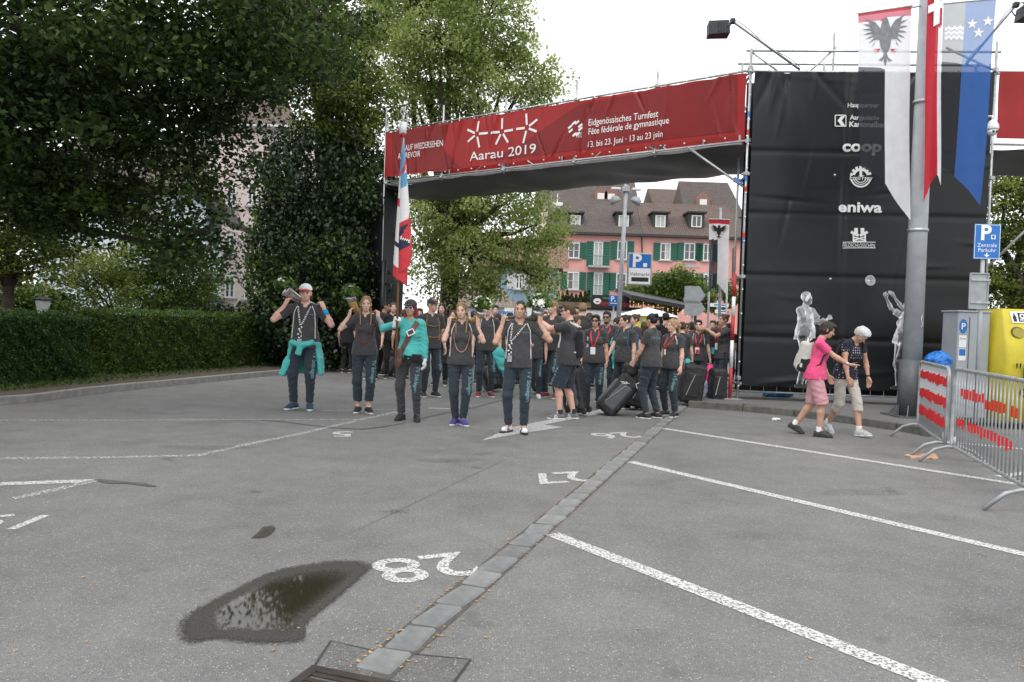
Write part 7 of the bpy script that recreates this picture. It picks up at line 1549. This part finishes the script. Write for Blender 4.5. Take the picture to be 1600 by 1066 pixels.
hx, hy = g.wr[0][0]+.045, g.wr[0][1]-.06; zt3 = (AT(622, 200, g.loc.y).z-0)/g.s; dx = 0.0
MB().tube([(hx, hy, .80), (hx, hy, zt3)], .017, 10).build('pole', WOODP, FGR, True); MB().tube([(hx, hy, zt3), (hx, hy, zt3+.12)], .02, 8).build('finial_socket', SILV, FGR, True)
mb = MB()
for k in range(5): a = k*1.256; mb.tube([(hx, hy, zt3+.08), (hx+.05*math.cos(a), hy+.05*math.sin(a), zt3+.14), (hx, hy, zt3+.22)], .006, 5)
mb.build('finial', SILV, FGR); MB().tube([(hx, hy, zt3-.16), (hx, hy, zt3+.0)], .052, 10).build('pole_sleeve', WHS, FGR, True); MB().tube([(hx, hy, zt3-.2), (hx, hy, zt3-.12)], .04, 10).build('pole_band', RD, FGR, True)
FLB2 = M_('flag_sky_blue', (.10, .30, .50), .7, .1, 30, .3, 80); FLR = M_('flag_bright_red', (.52, .03, .04), .7, .1, 30, .3, 80); FLW = M_('flag_cream', (.68, .68, .66), .7, .06, 30, .3, 80); FLN = M_('flag_navy', (.015, .018, .05), .7)
NU, NV_ = 40, 90; V = []; mi = []; F = []; z_top = zt3-.15
for i in range(NU+1):
    u = i/NU
    for j in range(NV_+1):
        v = j/NV_; wd = .02+.17*min(1, v*1.1)+.03*v; L = 1.75+.50*math.sin(math.pi*min(1, u*1.0))*.0+.42*(1-abs(u-.55)/.55)-.12*(u > .97); th = u*2*math.pi*2.2+.6; rad = wd*(.35+.55*u)*(1 if v < .8 else 1)
        x = hx+.012+(.5*u)*wd*1.1+.42*wd*math.sin(th)-.03*v; y = hy-.02-.30*wd*math.cos(th)-.04*u; V.append((x, y, z_top-L*v))
for i in range(NU):
    for j in range(NV_):
        u, v = (i+.5)/NU, (j+.5)/NV_; a = i*(NV_+1)+j; F.append((a, a+1, a+NV_+2, a+NV_+1)); s_ = (v*1.9+u*.55)
        if v < .05: k = 0
        elif v < .30: k = 0 if (u*5+v*9) % 2.2 < .55 else 2 if (u*5+v*9) % 2.2 < .8 else 1
        elif u < .46: k = 0 if .46 < v < .51 or v > .92 else 3 if .76 < v < .785 else 2
        elif u < .58: k = 1 if v < .55 else 2 if v < .66 else 0
        elif u < .78: k = 3 if v < .47 else 2 if v < .62 else 0
        else: k = 2 if .40 < v < .64 else 1 if v < .60 else 0
        if u > .5 and .68 < v < .84: k = 3 if abs((u-.75)*.55-(v-.76)) < .045 or abs((u-.75)*.55+(v-.76)) < .03 else 2 if abs((u-.75)*.55-(v-.76)) < .06 else k
        mi.append(k)
me = mesh_np('cloth', V, F); link('cloth', me, [FLR, FLB2, FLW, FLN], FGR, True); me.polygons.foreach_set('material_index', mi)
# girl with pink laced shoes
g = person(717, 664, 473, 4, 'smiling young woman with brown braids and pink laced blue shoes', .0075, fem=True, hair='braids', hairc='light', skin='fair', head=(-14, 4, -4), group='front row carrying horns and flag',
    rh=(-.185, -.08, 1.43), rp=(-.25, -.3, -1), rf=(.05, .1, 1), rn=(.7, .5, 0), rc=.7, lh=(.22, -.06, 1.43), lp=(.45, -.3, -1), lf=(.1, .15, 1), ln=(-.6, .5, 0), lc=.35, rft=(-.055, .03, -18, 0, 0), lft=(.05, -.05, 24, 0, 0), shoe=SPR, laces=PKL)
logo(g, .04); thigh(g, .12, .82); beads(g, [M_('bead_red', (.5, .06, .03), .4), M_('bead_cream', (.5, .42, .32), .4)]); cords(g, .14, .98)
e = horn(g, [(-.17, -.02, 1.53), (-.05, .12, 1.52), (.1, .13, 1.49), (.20, .05, 1.52), (.255, .0, 1.62)], (.014, .075), HORN, 'amber horn with dark tip behind the smiling girl in pink laces')
bouquet(g, e+Vector((.02, 0, .06)), .15, 'bouquet of white blossoms in horn left of the flag less girl', [PETW], 3, 20)['label'] = 'bouquet of white blossoms in the horn of the smiling girl'
# man in slides
g = person(806, 676, 470, 0, 'young man with buzz cut in white socks and striped slides', .0075, hair='buzz', hairc='dark', skin='tan', head=(-4, 2, 3), group='front row carrying horns and flag', slides=True, shoe=M_('slide_strap', (.6, .6, .6), .5), sole=SOLB,
    rh=(-.225, -.08, 1.43), rp=(-.25, -.1, -1), rf=(.15, .1, 1), rn=(.7, .5, 0), rc=.75, lh=(.265, -.06, 1.46), lp=(.4, 0, -1), lf=(.05, .2, 1), ln=(-.5, .6, 0), lc=.45, rft=(-.10, .03, -32, 0, 0), lft=(.10, -.04, 8, 0, 0))
for i in (0, 1):
    an, Rf = g.foot[i]
    for k in range(3):
        F_ = lambda x, y, z: an+Rf @ np.array((x, y, z-.085)); yy = -.055-.022*k; MB().tube([F_(-.048, yy, .035), F_(-.036, yy, .072-.006*k), F_(0, yy, .091-.005*k), F_(.036, yy, .072-.006*k), F_(.048, yy, .035)], .0065, 5).build('slide_stripe', SOLB, g.root)
logo(g, .04); thigh(g, .13, .83, .08); chain(g, -.115, 1.20); cords(g, .145, .98)
e = horn(g, [(-.17, -.02, 1.52), (-.05, .12, 1.53), (.08, .13, 1.50), (.19, .04, 1.53), (.235, -.02, 1.62)], (.016, .078), HORNG, 'dark horn with silver rim behind the buzz cut man')
bouquet(g, e+Vector((.01, 0, .07)), .16, 'large bouquet of white roses in the dark horn', [PETW], 4, 22)
# man turned away, arranging the bouquet
g = person(884, 655, 475, -105, 'stocky man in knee length shorts reaching to the bouquet, seen from behind', .009, w=1.22, hair='short', hairc='brown', skin='pink', pants='shorts', shoe=SGR, sock=M_('sock_dark', (.03, .03, .035), .9), head=(6, 0, 0),
    lh=(.06, -.46, 1.50), lp=(.6, 0, -1), lf=(-.1, -1, .25), ln=(-.6, -.1, -.5), lc=.4, rh=(-.10, -.44, 1.47), rp=(-.6, 0, -1), rf=(.1, -1, .2), rn=(.6, 0, -.5), rc=.4, lft=(.10, -.08, 10, 0, 0), rft=(-.10, .10, -10, 0, 0), hem=.83)
thigh(g, .15, .80, .07); glasses(g); MB().tube([g.wr[1]+(g.elb[1]-g.wr[1])*t for t in (.06, .16)], .034, 12).build('wristwatch', BLK, g.root, True)
for i in (0, 1):
    an, Rf = g.foot[i]
    for k in range(3): F_ = lambda x, y, z: an+Rf @ np.array((x, y, z-.085)); MB().tube([F_(.047, -.03-.022*k, .03), F_(.042, -.015-.022*k, .075)], .006, 5).build('shoe_stripe', WHS, g.root)
pack(g, 'black drawstring bag with white letters on the stocky man', BK, (.30, .12, .42), 1.15, 'bag', 'drawstring_bag', True, CORDW, ('STV', 'Zurzi'))
# walking pair on the right
PINKS = cloth('pink_tshirt', (.68, .075, .20), .8, .2); PKSH = cloth('rose_shorts', (.52, .27, .30), .85, .5); BEI = cloth('beige_capri', (.47, .45, .40), .85, .4)
def dot_mat():
    ma, n, b = new_mat('navy_dotted_cloth'); L = n.links; tc = n.nodes.new('ShaderNodeTexCoord'); v = n.nodes.new('ShaderNodeTexVoronoi'); v.inputs['Scale'].default_value = 26; v.inputs['Randomness'].default_value = .25; L.new(tc.outputs['Object'], v.inputs['Vector'])
    r = n.nodes.new('ShaderNodeValToRGB'); r.color_ramp.elements[0].position = .20; r.color_ramp.elements[0].color = (.5, .52, .56, 1); r.color_ramp.elements[1].position = .25; r.color_ramp.elements[1].color = (.010, .012, .028, 1); L.new(v.outputs['Distance'], r.inputs[0]); L.new(r.outputs[0], b.inputs['Base Color']); b.inputs['Roughness'].default_value = .85; return ma
g = person(1270, 681, 501, 62, 'woman in pink t-shirt and rose shorts pointing ahead while walking', .0075, fem=True, w=1.12, hair='bob', hairc='dark', skin='tan', shirt=PINKS, neck='scoop', trousers=PKSH, pants='shorts', shoe=M_('shoe_dark_green', (.035, .04, .035), .7), sole=SOLB, sock=WHC, group='pair walking past the black sheet', slen=.62,
    lean=9, headw=(10, 22, 0), rh=(-.02, -.50, 1.08), rp=(-.6, .5, -.7), rf=(.25, -1, .0), rn=(0, .1, -1), rc=.75, rpt=True, lh=(.20, -.16, .92), rft=(-.07, -.10, 0, 0, 0), lft=(.08, .27, 0, .055, 26), hem=.86, laces=M_('grey_laces', (.3, .3, .3), .7))
MB().tube([g.wr[0]+(g.elb[0]-g.wr[0])*t for t in (.05, .17)], .031, 12).build('wristwatch', SILV, g.root, True)
pack(g, 'white and black backpack worn by the woman in pink', M_('pack_cream', (.46, .44, .40), .8, .15, 8), (.29, .20, .46), 1.20, sm=BK, front=BK)
g = person(1322, 680, 512, 22, 'grey haired woman in dotted navy top looking down as she walks', .0075, fem=True, w=1.05, hair='cropped', hairc='grey', skin='tan', shirt=dot_mat(), neck='scoop', trousers=BEI, pants='capri', caplen=.34, shoe=M_('shoe_silver', (.42, .45, .46), .5, .25, 30), sock=WHC, group='pair walking past the black sheet', slen=.42, hadj=-.055,
    lean=18, pel=(0, .06, 0), headw=(6, 54, 0), rh=(-.21, -.20, .86), rp=(-.9, .5, 0), rc=.25, rf=(.55, -.3, -1), rn=(.3, .9, -.2), lh=(.24, -.15, .90), lp=(1, .6, 0), lf=(.05, -.2, -1), lc=.25, lft=(.06, -.20, 14, 0.01, -6), rft=(-.05, .33, -4, .06, 28), laces=M_('grey_laces', (.3, .3, .3), .7))
MB().tube([g.wr[1]+(g.elb[1]-g.wr[1])*t for t in (.05, .15)], .03, 12).build('wristwatch', BLK, g.root, True)
pack(g, 'small black backpack on the grey haired woman', BK, (.24, .12, .36), 1.22)
# ---- second row
g = person(670, 620, 467, 28, 'man in navy cap with tan brim and tan rucksack straps', .011, hair='short', hairc='light', skin='fair', head=(30, 4, 0), w=1.05); cap(g, M_('cap_navy', (.015, .025, .055), .8), M_('brim_tan', (.25, .15, .07), .8), 0, True); logo(g); thigh(g)
for s in (-1, 1): skin_tube(g, [(s*.10, 1.45, 0), (s*.12, 1.32, -.1), (s*.125, 1.12, -.1), (s*.09, 1.0, -.1)], .012, 'rucksack_strap', M_('strap_tan', (.22, .14, .06), .8))
for z in (1.28, 1.08): skin_tube(g, [(-.12, z, -.1), (0, z-.02, -.1), (.12, z, -.1)], .009, 'chest_strap', M_('strap_tan', (.22, .14, .06), .8))
g = person(757, 620, 474, 8, 'tall man behind the white bouquet carrying a teal jacket', .011, hair='short', hairc='brown', skin='fair', shoe=SMR, lh=(.26, -.05, .88)); logo(g, .0); thigh(g); cords(g)
tj = thing_on(g, 'carried_jacket', 'teal jacket hanging over a grey trolley bag', 'jacket'); v, q = sdf_mesh([RBox((.27, -.06, .72), (.12, .06, .20), .04, rot('Y', -28)), RBox((.36, -.05, .55), (.09, .06, .20), .04, rot('Y', -22)), Cone((.22, -.05, .9), (.27, -.05, .8), .03, .07)], .014, .04, noise=lambda P: wrink(P, .014, 20, 3)); link('cloth', mesh_np('cloth', v, quads=q), TEAL, tj, True)
g = person(860, 622, 471, -30, 'tall blond young man with red shoes looking left', .011, hair='short', hairc='light', skin='pink', shoe=SMR, neck='scoop', head=(-30, 0, 0), lh=(.1, -.22, 1.2), lp=(1, .4, -.4)); thigh(g, .12, .84)
g = person(833, 622, 497, -5, 'person in white shoes half hidden by the buzz cut man', .014, hair='short', hairc='dark', skin='tan', shoe=SWH, rh=(-.1, -.25, 1.15)); thigh(g)
g = person(926, 640, 492, -12, 'black haired woman in dark sunglasses with red lanyard and badge', .0095, fem=True, hair='bob', hairc='black', skin='tan', w=1.1, head=(-6, 0, 0)); glasses(g); lanyard(g, (-.02, 1.13)); logo(g, .05); thigh(g, .13, .80, .065)
g = person(944, 628, 487, -14, 'bearded man with glasses and red lanyard behind sunglasses woman', .011, hair='short', hairc='black', skin='dark', head=(-6, 0, 0)); lanyard(g, (-.03, 1.18)); g.part('beard', [Ell(g.H(0, -.048, -.094), (.045, .047, .028), g.Rh)], hair_mat('black'), res=.01, sub=[Ell(g.H(0, -.105, -.062), (.024, .02, .012), g.Rh)]); glasses(g)
tj = thing_on(g, 'carried_jacket', 'teal jacket hung over the arm of the bearded man', 'jacket'); v, q = sdf_mesh([RBox((.20, -.16, .92), (.07, .05, .28), .04, rot('Y', -4)), RBox((.17, -.17, 1.15), (.06, .05, .1), .04)], .015, .04, noise=lambda P: wrink(P, .014, 20, 3)); link('cloth', mesh_np('cloth', v, quads=q), TEAL, tj, True)
g = person(973, 638, 492, -48, 'dark haired woman in profile with blue backpack holding a trolley handle', .0095, fem=True, hair='bun', hairc='dark', skin='fair', w=1.2, head=(-22, 2, 0), rh=(-.20, -.30, .86), rc=.8, shoe=SBK, laces=PUL); logo(g, .02); thigh(g, .14, .80, .06); pack(g, 'blue backpack with red zip on the dark haired woman', M_('pack_blue', (.03, .10, .17), .8), (.28, .17, .42), 1.2); MB().tube([g.wr[1]+(g.elb[1]-g.wr[1])*t for t in (.04, .16)], .034, 12).build('wristwatch', SILV, g.root, True)
g = person(1014, 654, 490, -128, 'black haired person seen from behind pulling the large trolley bag', .0095, hair='bun', hairc='black', skin='tan', fem=True, w=1.12, head=(-12, 0, 0), lh=(.19, -.26, .86), lc=.8, lft=(.10, .0, 0, 0, 0), rft=(-.14, .08, 0, 0, 0)); lettering(g, 'TV Schlegen', .06, .155, 1.33, 0, TEALP, ('shirt',), 'back_lettering', .004, back=True)
g = person(1047, 651, 499, -52, 'blond woman with ponytail and purple laces in front of crowd', .0095, fem=True, hair='ponytail', hairc='blond', skin='pink', w=1.2, head=(-14, 2, 0), laces=PUL); lanyard(g, (-.06, 1.2), (.02, .05)); thigh(g, .15, .80, .065)
for s in (1,): skin_tube(g, [(.10, 1.455, 0), (.145, 1.38, -.06), (.15, 1.30, -.06)], .009, 'white_strap', CORDW)
g = person(1062, 629, 503, 158, 'woman with brown bun and dark rucksack seen from behind', .011, fem=True, hair='bun', hairc='brown', skin='fair', w=1.08); pack(g, 'dark grey rucksack on the woman with brown bun', M_('pack_dark', (.03, .035, .035), .8), (.28, .18, .46), 1.18)
tj = thing_on(g, 'carried_jacket', 'teal jacket tied below the dark grey rucksack', 'jacket'); v, q = sdf_mesh([RBox((0, .15, .84), (.19, .05, .12), .04), RBox((0, .02, .92), (.21, .17, .04), .03)], .015, .04, noise=lambda P: wrink(P, .012, 20, 3)); link('cloth', mesh_np('cloth', v, quads=q), TEAL, tj, True)
g = person(1087, 626, 500, -6, 'dark haired woman with red lanyard carrying a pink bag', .0095, fem=True, hair='short', hairc='dark', skin='fair', w=1.08, head=(-10, 0, 0), lh=(.27, -.06, .86), lc=.7); lanyard(g, (-.03, 1.13)); cords(g, .12, 1.2); logo(g)
MB().box((-.03, -.19, 1.075), (.07, .006, .08)).build('badge_print', REDL, g.root)
pb_ = thing_on(g, 'carrier_bag', 'bright pink carrier bag hanging from the hand of a woman', 'bag'); v, q = sdf_mesh([RBox((.30, -.09, .46), (.15, .09, .25), .05), RBox((.29, -.08, .70), (.09, .06, .08), .04), Cone((.28, -.08, .8), (.29, -.08, .7), .02, .06)], .014, .05, noise=lambda P: wrink(P, .012, 18, 7)); link('bag_body', mesh_np('bag_body', v, quads=q), M_('bag_pink', (.78, .02, .20), .4), pb_, True)
vs, fs = text_geo('CH', .10, 'CENTER', .002); mb = MB(); flat_on(mb, (vs, fs), lambda x, y: Vector((.31+x, -.195, .42+y))); mb.build('lettering', WHS, pb_)
g = person(1126, 629, 491, -75, 'auburn woman with hair bun shading her view beside the striped pole', .0095, fem=True, hair='bun', hairc='brown', skin='tan', head=(4, -2, 0), shoe=SMR, lh=(.04, -.42, 1.46), lp=(.5, .1, -1), lf=(-.1, -1, 0), lc=.3, rh=(-.14, -.38, 1.44)); lanyard(g, (-.03, 1.15)); MB().box((-.03, -.20, 1.02), (.09, .008, .12)).build('blue_badge', M_('badge_blue', (.05, .42, .55), .4), g.root)
# ---- people further back
BACK = [
 (541, 583, 488, 172, 'person in black walking away just left behind the braided girl', dict(shirt=BK, trousers=BK, hair='short', hairc='dark')),
 (581, 592, 486, -8, 'person in black directly behind the girl with amber horn', dict(shirt=BK, trousers=BK, hair='short', hairc='dark', lh=(.27, -.1, .9))),
 (598, 586, 472, 95, 'dark haired man in black turning to a laughing girl', dict(shirt=BK, trousers=BK, hair='short', hairc='black', skin='dark')),
 (611, 592, 473, 12, 'laughing girl in black left of the flag pole', dict(fem=True, shirt=BK, trousers=BK, hair='ponytail', hairc='brown', head=(6, 0, 0))),
 (652, 604, 482, 10, 'brown haired person between flag bearer and man in cap', dict(fem=True, hair='bob', hairc='brown', shirt=BK)),
 (687, 602, 474, -4, 'dark haired woman with sunglasses pushed up on her head', dict(fem=True, shirt=BK, trousers=BK, hair='long', hairc='dark', shoe=SBK, sg=True)),
 (776, 608, 490, -10, 'woman with parted dark hair looking down beside buzz cut man', dict(fem=True, hair='ponytail', hairc='dark', head=(-8, 26, 0), shirt=CH)),
 (770, 598, 477, 5, 'person with sunglasses on head at back behind the downcast woman', dict(hair='short', hairc='dark', shirt=BK, sg=True)),
 (793, 600, 489, 150, 'dark haired person just left of the buzz cut man', dict(hair='short', hairc='black', shirt=BK)),
 (906, 612, 466, 172, 'tall brown haired man in dark shirt seen from behind', dict(hair='short', hairc='light', shirt=CH, w=1.02)),
 (893, 604, 484, 60, 'man in straw hat behind the stocky man', dict(hair='short', hairc='brown', hat=True)),
 (899, 612, 496, 20, 'woman peering between the straw hat man and sunglasses woman', dict(fem=True, hair='long', hairc='brown', skin='tan')),
 (957, 618, 496, 40, 'man in black with head bent behind the bearded man', dict(shirt=BK, hair='short', hairc='dark', head=(10, 25, 0))),
 (988, 622, 491, -70, 'brown haired woman with bun in profile behind dark haired woman', dict(fem=True, hair='bun', hairc='brown')),
 (1003, 612, 503, 175, 'dark clothed person behind trolley puller seen from back', dict(shirt=BK, hair='long', hairc='brown', fem=True)),
 (1036, 612, 489, 170, 'black haired person far behind the blond woman', dict(shirt=BK, hair='short', hairc='black')),
 (1069, 612, 505, -20, 'woman with glasses peeking out right of the brown bun', dict(fem=True, hair='ponytail', hairc='brown', sg=None)),
 (1077, 606, 503, 140, 'brown haired woman lifting an arm to her head at back', dict(fem=True, hair='bob', hairc='brown', rh=(-.12, -.1, 1.62), rp=(-1, -.3, 0))),
 (1097, 604, 510, 0, 'small distant face right of the woman with pink bag', dict(fem=True, hair='bob', hairc='brown', skin='pink', shirt=BK)),
 (1110, 620, 501, -25, 'man in dark shirt behind the auburn woman', dict(shirt=BK, hair='short', hairc='brown', w=1.05)),
 (737, 600, 486, 176, 'dark haired person seen from behind right of the smiling girl', dict(shirt=BK, hair='short', hairc='dark')),
 (868, 606, 484, 170, 'dark haired person far behind the blond young man', dict(shirt=BK, hair='ponytail', hairc='dark', fem=True)),
 (628, 594, 484, -170, 'person in black half hidden behind the flag bearer', dict(shirt=BK, trousers=BK, hair='short', hairc='brown')),
 (704, 598, 485, 8, 'woman in black between sunglasses woman and the smiling girl', dict(fem=True, shirt=BK, trousers=BK, hair='long', hairc='brown')),
 (722, 594, 488, 30, 'person at back hidden behind the smiling girl', dict(shirt=BK, trousers=BK, hair='short', hairc='black')),
 (815, 602, 491, -25, 'woman at back just right of the buzz cut man', dict(fem=True, hair='ponytail', hairc='light', skin='pink')),
 (847, 600, 487, 15, 'brown haired man at back below the white rose bouquet', dict(hair='short', hairc='brown', shirt=BK)),
 (917, 606, 489, 165, 'person seen from back above the sunglasses woman', dict(hair='short', hairc='brown', shirt=BK)),
 (966, 604, 494, -35, 'fair haired woman far behind the dark haired profile woman', dict(fem=True, hair='bob', hairc='light', skin='pink')),
 (1010, 600, 499, 60, 'person at back in front of the yellow banner', dict(hair='short', hairc='dark', shirt=BK)),
 (1049, 602, 497, 25, 'man at back just above the blond ponytail', dict(hair='short', hairc='brown', shirt=BK, skin='tan')),
 (1088, 598, 506, 170, 'person seen from back behind the pink bag woman', dict(hair='bob', hairc='dark', fem=True, shirt=BK)),
 (1118, 606, 502, 20, 'woman at back left of the auburn woman with bun', dict(fem=True, hair='long', hairc='brown', shirt=BK)),
 (1135, 608, 505, 140, 'dark person at back next to the striped marker pole', dict(hair='short', hairc='dark', shirt=BK, trousers=BK)),
 (1021, 606, 497, 20, 'fair skinned person behind the black haired trolley puller', dict(hair='short', hairc='brown', shirt=CH)),
]
for px, pf, ph_, yaw, lab, kw in BACK:
    sg = kw.pop('sg', False); hat = kw.pop('hat', False); g = person(px, pf, ph_, yaw, lab, .0155, **kw)
    if sg: glasses(g, up=True)
    elif sg is None: glasses(g)
    if hat:
        STR = M_('straw', (.42, .30, .16), .8, .15, 40, .4, 90); H = g.H; c = g.part('straw_hat', [Ell(H(0, .01, .075), (.092, .108, .07), g.Rh)], STR, cuts=[(H(0, 0, .05), g.Rh @ np.array((0, 0, -1.0)))], res=.012); g.part('brim', [Ell(H(0, .01, .058), (.155, .17, .012), g.Rh)], STR, c, res=.010); MB().tube([Vector(H(.094*math.cos(a), .01+.11*math.sin(a), .068)) for a in [i*math.pi/8 for i in range(16)]], .012, 6, closed=True).build('hat_band', BLK, c)
# ---- luggage
LUGB = M_('luggage_black', (.014, .014, .015), .6, .3, 14, .3, 60); LUGG = M_('luggage_grey', (.085, .092, .098), .65, .15, 14, .3, 60)
def trolley(px, py, yaw, tilt, size, label, front=LUGG, handle=.35, mirror=1):
    p = G(px, py); o = empty('trolley_bag', p, R(yaw), label, 'suitcase', 'trolley bags of the marchers'); w_, d, h = size; Rm = np.array(Matrix.Rotation(R(tilt), 3, 'Y')); T_ = lambda x, y, z: Rm @ np.array((x, y, z), float)+np.array((0, 0, .055))
    v, q = sdf_mesh([RBox(T_(0, 0, h/2), (d/2, w_/2, h/2), .07, Rm)], .016, .03, noise=lambda P: wrink(P, .005, 14, 6)); link('bag_body', mesh_np('bag_body', v, quads=q), LUGB, o, True)
    v, q = sdf_mesh([RBox(T_(-d*.02, -w_*.36, h*.47), (d*.33, w_*.17, h*.34), .05, Rm)], .016, .03); link('side_pocket', mesh_np('side_pocket', v, quads=q), front, o, True)
    v, q = sdf_mesh([RBox(T_(-d*.40, 0, h*.42), (d*.16, w_*.40, h*.33), .05, Rm)], .016, .03); link('front_pocket', mesh_np('front_pocket', v, quads=q), front, o, True)
    MB().tube([T_(-d*.3, -w_*.54, h*.22), T_(-d*.05, -w_*.55, h*.75)], .008, 6).build('zip', SILV, o)
    for s in (-1, 1):
        Mr = Matrix.Rotation(R(90), 3, 'X'); MB().lathe([(.02, -.02), (.05, -.018), (.055, 0), (.05, .018), (.02, .02)], Vector(T_(d*.42, s*w_*.38, .02)), 12, Mr).build('wheel', SOLB, o, True)
        MB().tube([T_(d*.46, s*w_*.22, h*.9), T_(d*.46, s*w_*.22, h+handle)], .009, 6).build('handle_rod', BLK, o)
    MB().tube([T_(d*.46, -w_*.24, h+handle), T_(d*.46, w_*.24, h+handle)], .014, 8).build('handle_grip', BLK, o); MB().tube([T_(-d*.1, -w_*.15, h-.01), T_(-d*.1, -w_*.1, h+.04), T_(-d*.1, w_*.1, h+.04), T_(-d*.1, w_*.15, h-.01)], .012, 6).build('top_handle', BLK, o)
    return o, T_
o, T_ = trolley(942, 648, -6, 40, (.40, .36, .76), 'large tilted grey and black trolley bag in front of the crowd', handle=.22)
vs, fs = text_geo('STV', .08, 'CENTER', .003); mb = MB(); flat_on(mb, (vs, fs), lambda x, y: Vector(T_(-.10+y, -.235, .60-x*.0+0) + np.array((x*.8, -.0, .0)))); mb.build('lettering', WHS, o)
MB().tube([T_(.10, -.2, .74), T_(.16, -.24, .78), T_(.20, -.2, .74), T_(.14, -.22, .66), T_(.08, -.22, .70), T_(.10, -.2, .74)], .012, 6).build('white_rope', CORDW, o)
v, q = sdf_mesh([RBox(T_(-.13, 0, .82), (.11, .17, .10), .06), ], .016, .03, noise=lambda P: wrink(P, .012, 18, 5)); ob = link('black_pouch', mesh_np('black_pouch', v, quads=q), LUGB, None, True); ob.matrix_world = Matrix.Translation(o.location) @ Matrix.Rotation(R(-6), 4, 'Z'); tag(ob, 'black soft pouch lying on top of the tilted trolley bag', 'pouch')
trolley(903, 650, -20, -12, (.42, .34, .70), 'grey and black trolley bag behind the bare calves of the stocky man', handle=.1)
trolley(771, 612, 15, -22, (.42, .32, .70), 'grey trolley bag under the teal jacket', handle=.1)
trolley(603, 588, 10, 20, (.40, .32, .62), 'grey trolley bag with long black handle left of flag bearer', handle=.5)
trolley(1075, 634, 0, 8, (.46, .42, .74), 'big plain black trolley bag left of the pavement corner', LUGB, handle=.08)
trolley(1120, 632, 0, 0, (.40, .30, .66), 'black upright trolley bag beside the pink carrier bag', LUGB, handle=.3)
trolley(988, 640, 10, 12, (.40, .34, .66), 'black trolley bag behind the legs of the trolley puller', LUGB, handle=.1)
trolley(842, 616, 0, 0, (.38, .3, .66), 'dark trolley bag behind the legs of the blond young man', LUGB, handle=.1)
p = G(1095, 630); v, q = sdf_mesh([Ell((0, 0, .30), (.13, .10, .22)), Ell((0, 0, .5), (.06, .05, .08))], .014, .05, noise=lambda P: wrink(P, .014, 22, 4)); o = link('plastic_bag', mesh_np('plastic_bag', v, quads=q), M_('bag_pale', (.45, .5, .62), .4), None, True); o.location = p; tag(o, 'pale blue white plastic bag beside the pink carrier bag', 'bag')
print('people', time.time()-T0)
bpy.context.view_layer.update()
